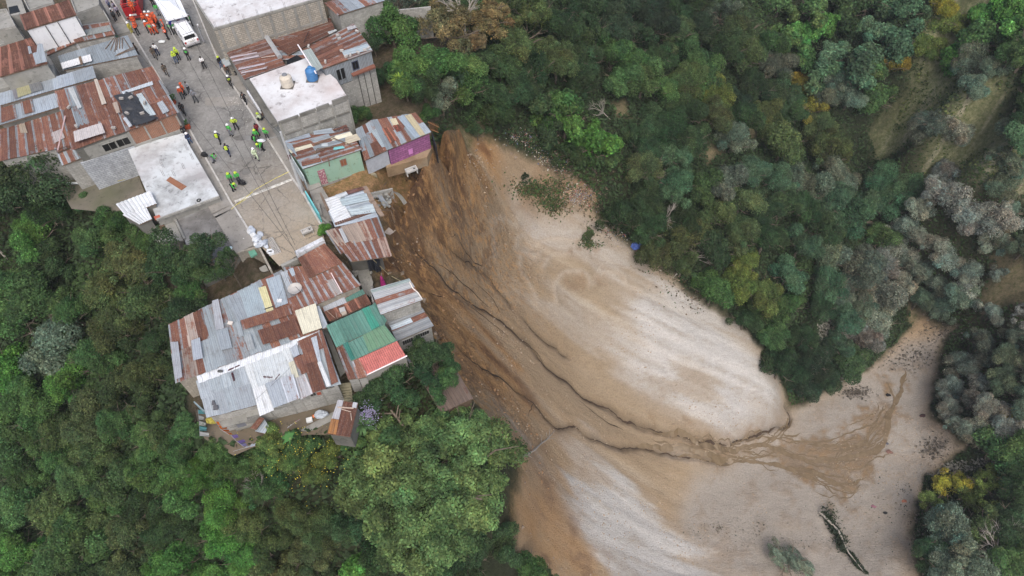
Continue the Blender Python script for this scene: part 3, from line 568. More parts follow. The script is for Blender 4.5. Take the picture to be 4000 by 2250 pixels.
def sheet(mb, a, b_, c, d, col, rust, lift, k=5, amp=.014, mi=0, thick=.0):
    a, b_, c, d = [np.asarray(v, float) for v in (a, b_, c, d)]
    col = tuple(v * (.84 if min(col) > .45 else 1) for v in col)
    wd = np.linalg.norm(b_ - a); ln = np.linalg.norm(d - a); ou, ov2 = random.random() * 40, random.random() * 40
    k = max(2, int(wd / .16)) if k is None else k
    for j in range(k):
        u0, u1 = j / k, (j + 1) / k; z0 = lift + (amp if j % 2 else -amp); z1 = lift + (-amp if j % 2 else amp)
        p, q, r, s_ = lerp3(a, b_, u0), lerp3(a, b_, u1), lerp3(d, c, u1), lerp3(d, c, u0)
        for v, zz_ in ((p, z0), (q, z1), (r, z1), (s_, z0)): v[2] += zz_
        ru_ = rust - (.28 if (j in (0, k - 1) and k > 3 and rust > .3) else 0); cl_ = tuple(min(1, x * 1.25) for x in col) if ru_ < rust else col
        mb.face([p, q, r, s_], mi, [(ou + u0 * wd, ov2), (ou + u1 * wd, ov2), (ou + u1 * wd, ov2 + ln), (ou + u0 * wd, ov2 + ln)], cl_, ru_)
def roof(mb, cs, pal, w=.82, l=2.6, seed=0, jit=1., amp=.016, slab=.07, rows=None):
    a, b_, c, d = [np.asarray(v, float) for v in cs]; rn = random.Random(seed)
    wd = (np.linalg.norm(b_ - a) + np.linalg.norm(c - d)) / 2; ln = (np.linalg.norm(d - a) + np.linalg.norm(c - b_)) / 2
    nu = max(1, round(wd / w)); pal = PAL[pal] if isinstance(pal, str) else pal
    def P(u, v): return lerp3(lerp3(a, b_, u), lerp3(d, c, u), v)
    nr = rows or max(1, round(ln / l)); cuts0 = [k / nr for k in range(nr + 1)]
    for i in range(nu):
        cuts = [0] + [min(.97, max(.03, q + rn.uniform(-.25, .25) * jit / nr * (rn.random() < .5))) for q in cuts0[1:-1]] + [1]
        prev = None
        for j in range(len(cuts) - 1):
            _, col_, ru = prev if prev and rn.random() < .35 else pick(rn, pal); prev = (0, col_, ru)
            u0 = i / nu - .012 * jit / 1; u1 = (i + 1) / nu + .015 * jit; v0 = cuts[j] - (.01 if j else rn.uniform(0, .015) * jit); v1 = cuts[j + 1] + rn.uniform(.0, .02) * jit
            f_ = rn.uniform(.85, 1.15) if ru < .5 else rn.uniform(.65, 1.35); s0 = rn.uniform(-.006, .006) * jit
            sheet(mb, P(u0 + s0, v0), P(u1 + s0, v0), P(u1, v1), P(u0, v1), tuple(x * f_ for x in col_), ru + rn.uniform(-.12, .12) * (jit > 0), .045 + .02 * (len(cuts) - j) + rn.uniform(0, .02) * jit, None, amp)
    lo = [lerp3(v, (a + b_ + c + d) / 4, .01) for v in (a, b_, c, d)]
    mb.hexa([tuple(v - (0, 0, slab)) for v in lo], [tuple(v - (0, 0, .0)) for v in lo], 1)
def plane_of(cs):
    a, b_, c = [np.asarray(v, float) for v in (cs[0], cs[1], cs[2])]; n = np.cross(b_ - a, c - a); return a, n / np.linalg.norm(n)
def onplane(p, pln, lift=0):
    d = ray(*p); o_ = np.array([0, 0, HC]); a, n = pln; t_ = ((a - o_) @ n) / (d @ n); q = o_ + d * t_; q[2] += lift; return q
PN = [0]
def patch(mb, pts, pln, col_, rust=-.3, lift=.12, k=None, amp=.014):
    PN[0] += 1; sheet(mb, *[onplane(p, pln) for p in pts], col_, rust, .17 + .022 * (PN[0] % 14) if lift < .25 else lift, k, amp)
def inset(cs, d=.18):
    cs = [np.asarray(v, float) for v in cs]; ce_ = sum(cs) / len(cs); out = []
    for v in cs: e = (ce_ - v); e[2] = 0; L_ = np.linalg.norm(e); out.append(v + e / L_ * min(d, L_ * .3) - np.array([0, 0, .09]))
    return out
def wallbox(mb, P, Q_, z0, zt0, zt1, th=.15, mi=0, u0=0., u1=1., out=0.):
    P, Q_ = np.asarray(P, float), np.asarray(Q_, float); e = Q_[:2] - P[:2]; L_ = np.hypot(*e); e /= L_; nn = np.array([-e[1], e[0]])
    a, c = P[:2] + e * L_ * u0 + nn * out, P[:2] + e * L_ * u1 + nn * out; za, zc = zt0 + (zt1 - zt0) * u0, zt0 + (zt1 - zt0) * u1; a2, c2 = a + nn * th, c + nn * th
    bt = [(*a, z0), (*c, z0), (*c2, z0), (*a2, z0)]; tp = [(*a, za), (*c, zc), (*c2, zc), (*a2, za)]
    mb.hexa(bt, tp, mi)
def rect_on(mb, P, Q_, u0, u1, z0, z1, out, th=.06, mi=0):
    wallbox(mb, P, Q_, z0, z1, z1, th, mi, u0, u1, out)
def window(root, P, Q_, u0, u1, z0, z1, off=0., glass=DARK, frame=None, bars=1):
    """window on wall line P->Q; side=+1: outside is left of P->Q"""
    fm = MB(); L_ = math.dist(P[:2], Q_[:2]); fw = .06 / L_; o_ = off - .05
    rect_on(fm, P, Q_, u0 - fw, u1 + fw, z1, z1 + .07, o_, .07); rect_on(fm, P, Q_, u0 - fw, u1 + fw, z0 - .07, z0, o_, .07)
    rect_on(fm, P, Q_, u0 - fw, u0, z0, z1, o_, .07); rect_on(fm, P, Q_, u1, u1 + fw, z0, z1, o_, .07)
    for k in range(bars): uu = u0 + (u1 - u0) * (k + 1) / (bars + 1); rect_on(fm, P, Q_, uu - fw * .3, uu + fw * .3, z0, z1, o_, .06)
    fr = fm.build('window', frame or CONC, root); gm = MB(); rect_on(gm, P, Q_, u0, u1, z0, z1, off - .02, .05); gm.build('pane', glass, fr)
def house(name, label, roofs, base, wmat, cat='house', group='tin roofed houses of the hillside settlement', ins=.18, wall_poly=None):
    cs0 = [W3(s_) for s_ in roofs[0]['c']]; ce_ = sum(cs0) / 4
    root = thing(name, label, cat, (ce_[0], ce_[1], base), 0, group); out = []
    for r_ in roofs:
        cs = [W3(s_) for s_ in r_['c']]; out.append(cs); mb = MB(); roof(mb, cs, r_.get('pal', 'rust'), r_.get('w', .82), r_.get('l', 2.6), r_.get('seed', 1), r_.get('jit', 1), r_.get('amp', .016), rows=r_.get('rows'))
        pln = plane_of([cs[0], cs[1], cs[2]])
        PN[0] = -1
        for q in r_.get('patch', []): patch(mb, q[0], pln, q[1], q[2] if len(q) > 2 else -.3, q[3] if len(q) > 3 else .13)
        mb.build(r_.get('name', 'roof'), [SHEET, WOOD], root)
        if r_.get('walls', True):
            wm = MB(); wm.prism([tuple(v) for v in inset(cs, ins)], r_.get('base', base)); wm.build('wall', r_.get('wmat', wmat), root)
    return root, out
def c4(f, z, *pts):
    zs = z if isinstance(z, (list, tuple)) else [z] * 4
    return [(f, x, y, zz_) for (x, y), zz_ in zip(pts, zs)]
def small(name, label, cat, mb, mats, group=None, kind=None, **kw):
    o = mb.build(name, mats, **kw); return tag(o, label, cat, group, kind)
# ---------- upper left block
root, _ = house('house', 'plain brown tin roof house with white wall, top left', [dict(c=c4(A, 6.2, (250, 195), (870, 5), (965, 190), (318, 385)), pal='plainrust', w=1.4, l=6, jit=.0)], 0, PLASTER)
P0, P1 = G(A(318, 385), 6.2), G(A(965, 190), 6.2); mb = MB()
for u in (.02, .37, .61, .97): rect_on(mb, P0, P1, u - .006, u + .006, 2.5, 6.05, -.02, .1)
mb.build('pillar', PM((.03, .03, .03)), root)
house('house', 'low kinked rusty roof with grey sheets below the white walled house', [
    dict(c=c4(A, 3.3, (560, 560), (900, 395), (955, 545), (590, 705)), pal='rust', w=1, seed=3, patch=[(pl(A, (590, 600), (900, 435), (940, 500), (560, 680)), (.27, .29, .28), -.1)]),
    dict(c=c4(A, 3.6, (870, 355), (1385, 290), (1445, 440), (950, 545)), pal='rust', w=1, seed=4, patch=[(pl(A, (930, 420), (1390, 330), (1420, 400), (955, 495)), (.27, .29, .28), -.1)]),
    dict(c=c4(A, 3.2, (0, 600), (430, 472), (520, 590), (0, 745)), pal='plainrust', w=1, seed=5)], 0, GREYBLOCK)
house('house', 'dark alley cover of green and black sheeting between two tin roofs', [dict(c=c4(A, 1.9, (720, 620), (1430, 440), (1500, 480), (740, 720)), pal=[(2, (.05, .05, .05), -.3), (1, (.05, .13, .05), -.4)], w=1.6, seed=6)], 0, DARKCONC, cat='roof cover')
root, cs = house('house', 'long grey tin roof house under old poles on the street corner', [dict(c=c4(A, [3.2, 3.2, 2.9, 2.9], (735, 710), (1600, 452), (1735, 700), (800, 890)), pal='galv', w=.9, l=3.2, seed=7, jit=.4)], 0, GREYBLOCK)
pln = plane_of(cs[0]); mb = MB()
for q in [((1440, 500), (1330, 630)), ((1460, 500), (1395, 645)), ((1475, 495), (1450, 660)), ((1495, 490), (1470, 640)), ((1515, 490), (1510, 625)), ((1545, 490), (1545, 625)), ((1560, 490), (1640, 615)), ((1690, 610), (1480, 700)), ((1700, 630), (1460, 715))]:
    mb.bar(onplane(A(*q[0]), pln, .2), onplane(A(*q[1]), pln, .14), .045)
small('wooden_poles', 'bundle of grey wooden poles fanned out on the grey tin roof', 'poles', mb, WOOD)
mb = MB(); patch(mb, pl(A, (780, 822), (1148, 710), (1175, 795), (806, 895)), pln, (.85, .87, .9), -.6, .3); mb.box(tuple(onplane(A(1040, 800), pln, .4)), (.25, 1.5, .1), .5, 1)
small('metal_sheet', 'bright white metal sheet lying loose on the long grey tin roof', 'metal sheet', mb, [SHEET, WOOD])
# brick front below the grey roof
P0, P1 = G(A(1200, 985), 0.1), G(A(1745, 870), 0.1); mb = MB(); wallbox(mb, P0, P1, 0, 2.6, 2.9, .15, 0, 0, 1, .15); root2 = thing('brick_wall', 'unplastered red brick wall with concrete frame between grey roof and rust roof', 'wall', P0)
mb.build('brick_panel', REDBRICK, root2); mb = MB()
for u in (.02, .5, .97): rect_on(mb, P0, P1, u - .02, u + .02, 0, 2.8, .06, .1)
rect_on(mb, P0, P1, 0, 1, 1.2, 1.4, .055, .1); mb.build('concrete_frame', CONC, root2)
root, cs = house('house', 'house with flat brown tin roof and pale blue sheets, left edge', [dict(c=c4(A, [5.2, 5.2, 5, 5], (0, 690), (490, 568), (602, 800), (0, 975)), pal='plainrust', w=1.1, l=6, jit=.1, seed=8,
    patch=[(pl(A, (480, 570), (540, 562), (602, 790), (455, 828)), GB), (pl(A, (420, 690), (500, 665), (540, 790), (462, 826)), GB, -.3, .16), (pl(A, (360, 605), (392, 600), (415, 690), (378, 700)), GB)])], 0, CONC)
mb = MB(); P0, P1 = G(A(-60, 1140), 3.4), G(A(690, 945), 3.4)
wallbox(mb, P0, P1, 0, 3.4, 3.4, 2.0, 0, 0, 1, .1)
root3 = thing('house', 'grey concrete terrace stepping down below the flat brown roof, left edge', 'house', P0, 0, 'tin roofed houses of the hillside settlement'); mb.build('wall', CONC, root3)
root, cs = house('house', 'narrow house with pale blue tin roof and one olive panel, left edge', [dict(c=c4(A, 3.1, (0, 1180), (1165, 835), (1212, 985), (0, 1335)), pal='blue', w=1.1, l=4, seed=9, jit=.2,
    patch=[(pl(A, (160, 1140), (215, 1120), (240, 1250), (195, 1262)), (.2, .2, .22)), (pl(A, (215, 1122), (372, 1075), (410, 1188), (240, 1245)), (.34, .33, .20), -.6), (pl(A, (372, 1075), (515, 1030), (560, 1142), (412, 1188)), (.18, .19, .2))])], 0, DARKCONC)
root, cs = house('house', 'house with tin roof alternating rust and grey strips, left edge', [dict(c=c4(A, 2.7, (0, 1330), (715, 1150), (800, 1335), (0, 1580)), pal='blue', w=1.3, l=4, seed=10, jit=.2,
    patch=[(pl(C, (0, 220), (185, 175), (232, 370), (0, 440)), GD, .7), (pl(C, (262, 150), (405, 110), (450, 295), (300, 330)), GD, .75)])], 0, DARKCONC)
root, cs = house('house', 'house with long rusty corrugated roof half hidden by the dark round tree', [dict(c=c4(C, [2.1, 2.1, 1.7, 1.7], (0, 515), (800, 262), (930, 700), (0, 900)), pal='rust', w=.85, l=4, seed=11,
    patch=[(pl(C, (245, 455), (320, 435), (360, 560), (270, 560)), (.33, .28, .22), .1), (pl(C, (660, 560), (780, 510), (830, 620), (700, 690)), (.42, .38, .38), .2)])], -3, GREYBLOCK)
# far upper-left concrete buildings
for lab, f, z, pts, mt in (('grey concrete flat roof at the top left corner', A, 4.2, ((-40, 150), (95, 130), (212, 350), (-40, 400)), CONC), ('stained grey slab below the top left flat roof', A, 2.4, ((-40, 400), (228, 330), (330, 500), (-40, 600)), CONC),
    ('pale grey flat roof beside the brown tin roof at the top', A, 4.6, ((285, -30), (650, -30), (685, 50), (372, 145)), CONC),
    ('dark grey flat terrace with a bright spot, beside the red truck', A, 2.2, ((960, 185), (1285, 100), (1400, 295), (1040, 345)), DARKCONC), ('grey ledge roof of the block behind the dark terrace', A, 3.0, ((880, -30), (1240, -40), (1262, 85), (965, 190)), CONC),
    ('small grey corner slab on the street below the red truck', A, .5, ((1390, 320), (1545, 270), (1640, 390), (1445, 440)), CONC)):
    q = [G(f(*p_), z) for p_ in pts]; ro = thing('concrete_building', lab, 'building', (*(sum(q) / 4)[:2], 0), 0, 'concrete buildings at the top left'); mb = MB(); mb.prism([tuple(v) for v in q], -.1); mb.build('wall', mt, ro)
    if z > .6:
        mb = MB(); n4 = 4
        for k in range(4): wallbox(mb, q[k], q[(k + 1) % 4], z, z + .25, z + .25, -.12, 0, .012, .985)
        mb.build('parapet', GREYBLOCK, ro)
q = [G(A(*p_), 4.3) for p_ in ((60, -40), (255, -40), (330, 165), (120, 200))]; ro = thing('concrete_building', 'grey roof with a dark square skylight, top left', 'building', (*(sum(q) / 4)[:2], 0), 0, 'concrete buildings at the top left'); mb = MB(); mb.prism([tuple(v) for v in q], -.1); mb.build('wall', CONC, ro)
mb = MB(); mb.prism([tuple(G(A(*p_), 4.34)) for p_ in ((105, 90), (215, 65), (250, 145), (125, 175))], 4.25); mb.build('skylight', DARK, ro)
# ---------- the big rusty house with the tarp (beside the white slab)
SG = 'tin roofed houses of the hillside settlement'
c1 = c4(C, [3.6, 3.5, 3.2, 2.9], (705, 35), (1905, -275), (2235, 295), (920, 760))
root, cs = house('house', 'large rusty roof house with a black tarp and brick front, left side of street', [dict(c=c1, pal='rust', w=.95, l=3.3, seed=12, patch=[
    (pl(C, (860, 0), (925, -18), (1038, 238), (990, 258)), (.55, .58, .60)), (pl(C, (1190, -110), (1230, -120), (1350, 190), (1290, 210)), (.50, .44, .38), .15), (pl(C, (1720, 80), (1790, 60), (1975, 335), (1875, 352)), (.52, .60, .64)),
    (pl(C, (1542, 48), (1925, -85), (1940, -40), (1560, 78)), (.60, .66, .72)), (pl(C, (1985, 192), (2055, 160), (2142, 292), (2062, 330)), (.38, .42, .46)), (pl(C, (1560, 385), (1600, 370), (1680, 480), (1640, 500)), (.55, .6, .66)),
    (pl(C, (940, 555), (1290, 445), (1340, 570), (960, 690)), (.62, .58, .58), .05, .1), (pl(C, (1430, 200), (1490, 180), (1530, 315), (1485, 330)), (.40, .33, .28), .2)])], 0, DARKCONC)
pln = plane_of(cs[0]); P0, P1 = cs[0][3], cs[0][2]           # street-parallel? front edge from left to right
P0 = P0 + np.array([.1, .3, 0]); P1 = P1 + np.array([-.2, .2, 0])
mb = MB(); wallbox(mb, P0, P1, 1.2, 2.75, 3.05, .15, 0, .50, .99, -.17); mb.build('brick_panel', REDBRICK, root)
mb = MB(); wallbox(mb, P0, P1, 1.2, 2.6, 2.9, .15, 0, .06, .495, -.17); mb.build('plaster_panel', CONC, root)
mb = MB()
for u in (.50, .66, .82, .98): wallbox(mb, P0, P1, 1.0, 2.9, 2.9, .1, 0, u - .008, u + .008, -.22)
wallbox(mb, P0, P1, .7, 1.2, 1.2, .2, 0, .48, .99, -.26); mb.build('concrete_frame', CONC, root)
mb = MB(); wallbox(mb, P0, P1, -2.9, 1.15, 1.0, .2, 0, -.04, .485, -.24); mb.build('retaining_wall', BLUEBLOCK, root)
for (u0, u1) in ((.22, .34), (.355, .47)): window(root, P0, P1, u0, u1, 1.5, 2.35, -.17, DARK)
mb = MB(); rn = random.Random(4); tarp = [onplane(C(*q), pln) for q in ((1440, 100), (1600, 45), (1755, 130), (1800, 260), (1900, 340), (2005, 370), (1930, 420), (1680, 475), (1560, 330), (1520, 200))]
ce_ = sum(tarp) / len(tarp)
NR = 6
for k in range(len(tarp)):
    a, b_ = tarp[k], tarp[(k + 1) % len(tarp)]
    for j in range(NR):
        def TP(e_, s_): q = lerp3(e_, ce_, s_); h_ = rn2(q); q = q + np.array([0, 0, .12 + h_ * .28]); return q
        def rn2(q): return float(vn(np.array(q[0] * 2.2), np.array(q[1] * 2.2), 5))
        for i_ in range(3):
            e0, e1 = lerp3(a, b_, i_ / 3), lerp3(a, b_, (i_ + 1) / 3); mb.face([TP(e0, j / NR), TP(e1, j / NR), TP(e1, (j + 1) / NR), TP(e0, (j + 1) / NR)])
small('tarpaulin', 'crumpled black tarpaulin weighted with blocks on the large rusty roof', 'tarpaulin', mb, PM((.035, .037, .042), .45), weld=True)
for k, q in enumerate(((1550, 150), (1665, 138), (1840, 205), (1620, 335), (1810, 335), (880, 240), (970, 482), (1440, 500))):
    mb = MB(); mb.box(tuple(onplane(C(*q), pln, .42 if k < 5 else .22)), (.42, .2, .2), k * .9); small('concrete_block', ['on the upper tarp edge', 'right of it by the tarp edge', 'on the grey strip beside the tarp', 'on the left tarp corner', 'among the tarp folds', 'on the rust sheets far left', 'by the torn roof hole', 'by the lower roof edge'][k].join(['grey building block lying ', ' of the large rusty roof']), 'block', mb, PM((.33, .31, .29), .9), 'blocks weighing down the large rusty roof')
mb = MB(); mb.bar(onplane(C(830, 345), pln, .15), onplane(C(690, 715), pln, -.5), .06); small('metal_pipe', 'pale pink pipe leaning off the left end of the large rusty roof', 'pipe', mb, PM((.5, .36, .36)))
root, _ = house('lean_to', 'small patched tin lean-to below the large rusty roof, beside the dark tree', [dict(c=c4(C, [1.4, 1.4, 1.0, 1.0], (720, 800), (1000, 730), (1080, 850), (785, 960)), pal='mixed', w=.7, l=2, seed=13), dict(c=c4(C, 1.6, (700, 650), (850, 620), (930, 720), (720, 800)), pal='rust', w=.6, l=1, seed=14)], -2.8, GREYBLOCK, 'lean-to', None)
# sunken yard
YD = stained('damp_yard_soil', (.17, .15, .12), (.09, .085, .07), (.06, .075, .03), .35, .4, .65, .6)
mb = MB(); mb.face([tuple(G(C(*q), -2.6)) for q in ((700, 1150), (1150, 1100), (1720, 930), (1900, 1300), (1500, 1560), (900, 1500))]); o = mb.build('yard', YD); o['kind'] = 'structure'
mb = MB(); P_ = [G(C(*q), -1.7) for q in ((1295, 1030), (1500, 990), (1520, 1030), (1330, 1080))]; mb.prism([tuple(v) for v in P_], -1.85); 
for v in P_: mb.bar((v[0], v[1], -2.6), (v[0], v[1], -1.8), .05)
small('work_bench', 'mossy wooden bench against the pale block wall in the sunken yard', 'bench', mb, PM((.17, .19, .13), .9))
mb = MB(); mb.bar(G(C(840, 1178), -2.3), G(C(1145, 1172), -2.3), .12, 8); small('metal_pipe', 'shiny metal pipe lying along the foot of the pale block wall', 'pipe', mb, PM((.6, .64, .66), .4))
for q0, q1, lab in (((1480, 1140), (1660, 985), 'long bamboo pole leaning across the sunken yard'), ((1430, 1160), (1570, 1132), 'short bamboo pole on the sunken yard floor')):
    mb = MB(); mb.bar(G(C(*q0), -2.5), G(C(*q1), -2.1), .04); small('bamboo_pole', lab, 'pole', mb, PM((.35, .31, .15)))
# white slab house roofs
def slab(lab, pts, z, base, top, wall, name='concrete_building', ledge=0, cat='building', group=None):
    q = [G(p_, z if not isinstance(z, (list, tuple)) else z[k]) for k, p_ in enumerate(pts)]; ro = thing(name, lab, cat, (*(sum(q) / len(q))[:2], base), 0, group)
    mb = MB(); mb.prism([tuple(v) for v in q], base); mb.build('wall', wall, ro); mb = MB(); mb.prism([tuple(v + (0, 0, .12)) for v in q], q[0][2] - .0 + .004); mb.build('roof', top, ro); return ro, q
def rebar(name, label, pts, h=.8, group='rebar stubs'):
    mb = MB()
    for p_ in pts:
        for dx, dy in ((0, 0), (.18, .05), (.05, .16)): mb.bar((p_[0] + dx, p_[1] + dy, p_[2]), (p_[0] + dx + .05, p_[1] + dy, p_[2] + h), .014, 3)
    return small(name, label, 'rebar', mb, PM((.11, .07, .05)))
ro, q = slab('flat roof slab with worn white paint and black stains beside the left sidewalk', [C(1608, 742), C(2310, 556), D(140, 720), E(1470, 55), E(690, 352), C(1830, 1255)], .8, -2.7, GREYSLAB, CONC)
mb = MB(); wallbox(mb, G(E(690, 370), .8), G(E(1480, 78), .8), .8, 1.05, 1.05, .14, 0, 0, 1, -.0); mb.build('parapet', GREYBLOCK, ro)
mb = MB()
for k, (x, y) in enumerate(((2045, 980), (2055, 1090), (2190, 1090), (2310, 1000), (2420, 880), (2520, 870), (2350, 760))):
    p_ = G(C(x, y), .92); 
    for dx in (0, .15): mb.bar((p_[0] + dx, p_[1], .9), (p_[0] + dx, p_[1] + .06, 1.7), .016, 3)
tag(mb.build('rebar', PM((.12, .08, .06)), ro), kind='stuff')
mb = MB()
for dx, (cc_, pts_) in enumerate((((.28, .11, .06), ((2090, 1140), (2140, 1092), (2345, 1215), (2280, 1262))), ((.55, .5, .48), ((2150, 1130), (2180, 1115), (2300, 1195), (2240, 1230))))):
    mb.prism([tuple(G(C(*p_), .99 + .05 * dx)) for p_ in pts_], .93, 0, col=cc_)
small('metal_sheet', 'rusty brown metal sheet lying on the stained white roof slab', 'metal sheet', mb, PM((.26, .12, .07)))
mb = MB(); mb.lathe(G(E(1213, 108), .95), [(.16, 0), (.22, .06), (.16, .12), (.1, .06), (.16, 0)], 14); small('tyre', 'small dark ring tyre on the lower edge of the stained white slab', 'tyre', mb, PM((.03, .03, .03)))
mb = MB(); mb.prism([tuple(G(E(*p_), 1.0)) for p_ in ((640, 308), (715, 285), (735, 325), (668, 352))], .93); small('floor_tiles', 'small red floor tile patch at the slab corner by the white corrugated roof', 'tile patch', mb, PM((.42, .12, .08)))
root, cs = house('shed', 'shed with bright white corrugated L shaped roof beside the stained slab', [dict(c=c4(E, 1.4, (170, 158), (605, -8), (686, 152), (290, 300)), pal='white', w=.9, l=6, jit=0, amp=.03), dict(c=c4(E, 1.4, (255, 292), (560, 205), (628, 345), (470, 415)), pal='white', w=.9, l=6, jit=0, amp=.03)], -2.6, DARKCONC, 'shed', None)
ro, q = slab('mottled grey concrete slab beside the sidewalk above the dark tree', [E(915, 345), E(1500, 95), E(1545, 95), E(1680, 375), E(1870, 670), E(1700, 770), E(1180, 1000), E(1040, 620)], -.15, -3.0, MOTTLED, DARKCONC, cat='slab', name='concrete_slab')
mb = MB(); mb.bar(G(E(915, 340), .1), G(E(1035, 590), .1), .12, 6); small('concrete_beam', 'long pale concrete beam lying along the left edge of the mottled slab', 'beam', mb, CONC)
ro, q = slab('cracked pale grey floor slab left of the concrete beam', [E(540, 490), E(900, 352), E(1025, 620), E(700, 640)], -.3, -3.0, CONC, DARKCONC, cat='slab', name='concrete_slab')
mb = MB(); mb.prism([tuple(G(E(*p_), -.02)) for p_ in ((700, 440), (765, 395), (785, 430), (735, 475))], -.18); small('brown_board', 'broken brown panel on the cracked pale floor slab', 'panel', mb, PM((.15, .08, .055)))
for k, (x, y) in enumerate(((1780, 593), (1615, 703))):
    mb = MB(); mb.lathe(G(E(x, y), 0), [(.02, .12), (.13, .1), (.17, 0)], 12); small('plastic_bowl', ['white', 'pale blue'][k] + ' plastic bowl on the dark end of the mottled slab', 'bowl', mb, PM(((.8, .8, .8), (.55, .7, .75))[k]))
# terrace below the slab, with steps
mb = MB(); q = [G(E(*p_), -2.9) for p_ in ((1270, 1010), (1500, 880), (1760, 760), (1900, 905), (1350, 1195))]; mb.prism([tuple(v) for v in q], -4.2); ro = thing('terrace', 'sunken concrete terrace behind the small tree at the street end', 'terrace', (*q[0][:2], -4.2)); mb.build('floor', DARKCONC, ro)
mb = MB(); wallbox(mb, G(E(1350, 1195), -2.9), G(E(1900, 905), -2.9), -4.2, -2.45, -2.45, .22, 0); wallbox(mb, G(E(1270, 1010), -2.9), G(E(1350, 1195), -2.9), -4.2, -2.45, -2.45, .22, 0); mb.build('low_wall', CONC, ro)
st = thing('stairway', 'green concrete steps going down beside the block wall at the street end', 'stairs', G(E(1880, 760), -3)); mb = MB()
for k in range(7):
    z = -.3 - k * .36; a, c_ = G(E(1835 + k * 13, 745 + k * 22), z), G(E(1925 + k * 12, 705 + k * 26), z); e = (c_ - a); nn = np.array([e[1], -e[0], 0]) / np.linalg.norm(e) * .34
    mb.prism([tuple(a), tuple(c_), tuple(c_ + nn), tuple(a + nn)], z - .8)
mb.build('step', PM((.13, .22, .16), .9), st); mb = MB(); mb.prism([tuple(G(E(*p_), .0)) for p_ in ((1830, 750), (1905, 712), (1945, 775), (1865, 815))], -.2); mb.build('landing', PM((.12, .30, .22), .8), st)
mb = MB(); wallbox(mb, G(E(1955, 690), .3), G(E(2100, 975), .3), -3.5, .3, .3, .18, 0); wallbox(mb, G(E(1700, 770), .2), G(E(1955, 690), .2), -3.4, .2, .2, .18, 0); small('block_wall', 'mossy grey wall beside the green steps at the street end', 'wall', mb, TANBLOCK)
mb = MB(); mb.prism([tuple(G(E(*p_), -1.2)) for p_ in ((1955, 960), (2050, 915), (2090, 985), (1985, 1030))], -3.6); small('concrete_box', 'square grey concrete box at the foot of the green steps', 'box', mb, CONC)
mb = MB(); mb.prism([tuple(G(E(*p_), -1.6)) for p_ in ((1985, 1030), (2120, 970), (2150, 1030), (2000, 1090))], -3.6); small('tin_cover', 'rust brown tin cover between the street end and the big roof', 'sheet', mb, PM((.17, .065, .04)))
# end of street: low walls
mb = MB(); wallbox(mb, G(F(165, 1105), .25), G(F(365, 1010), .25), -3.3, .3, .3, .3, 0); small('retaining_wall', 'low concrete wall at the end of the street', 'wall', mb, CONC)
mb = MB(); wallbox(mb, G(F(350, 945), 1.0), G(F(700, 765), 1.0), -3.3, 1.0, 1.0, .45, 0); small('retaining_wall', 'thick whitewashed wall closing the street above the patched roof', 'wall', mb, stained('worn_whitewash', (.60, .62, .66), (.2, .2, .2), (.4, .4, .42), 1.2, .45, .65, .8))
# ================================================================ RIGHT SIDE OF THE STREET
SG = 'tin roofed houses of the hillside settlement'
def far4(a, b_, c): return np.asarray(a) + np.asarray(c) - np.asarray(b_)
# big white roofed block building
a, b_, c = G(B(172, -20), 6), G(B(437, 385), 6), G(B(1800, -10), 6); d = far4(a, b_, c); d2 = d + (d - c) * 0
ro = thing('concrete_building', 'large block building with a wide white roof beyond the rusty roofs', 'building', (*((a + b_ + c + d) / 4)[:2], 0)); mb = MB(); mb.prism([tuple(v) for v in (a, b_, c, d)], 0); mb.build('wall', blocks('tan_grey_block', (.36, .33, .28), (.17, .165, .155), .42, .22, .03, .4), ro)
mb = MB(); ins_ = [tuple(lerp3(v, (a + b_ + c + d) / 4, .012) + (0, 0, .08)) for v in (a, b_, c, d)]; mb.prism(ins_, 6.004); mb.build('roof', WHITESLAB, ro)
mb = MB(); wallbox(mb, b_, c, 5.9, 6.22, 6.22, .18, 0, 0, 1); wallbox(mb, b_, a, 5.9, 6.2, 6.2, -.18, 0, .02, 1, 0); mb.build('parapet', CONC, ro)
for k in range(9):
    u = .04 + k * .115; mb = MB(); rect_on(mb, b_, c, u - .013, u + .013, 1, 5.9, -.05, .12); mb.build('pillar', CONC, ro)
mb = MB(); wallbox(mb, b_, c, 3.4, 3.65, 3.65, .08, 0, 0, 1, -.045); mb.build('floor_beam', CONC, ro)
for k in range(6):
    u = .02 + k * .125; p_ = lerp3(b_, c, u); mb = MB()
    for dx in (0, .14): mb.bar((p_[0] + dx, p_[1] + .05, 6.1), (p_[0] + dx, p_[1] + .09, 6.95), .016, 3)
    mb.build('rebar', PM((.12, .08, .06)), ro)
# rusty roof at the top beside it
root, cs = house('house', 'rusty tin roof house touching the trees at the top edge', [dict(c=c4(B, 4.8, (1835, 45), (2400, -130), (2576, 15), (2000, 200)), pal='mixed', w=.8, l=2.4, seed=21)], 0, GREYBLOCK)
mb = MB(); P0, P1 = G(B(1890, 235), 3.0), G(Q(560, 55), 3.0); wallbox(mb, P0, P1, -1, 3.2, 3.0, .2); small('garden_wall', 'long grey block wall running behind the trees at the top', 'wall', mb, GREYBLOCK)
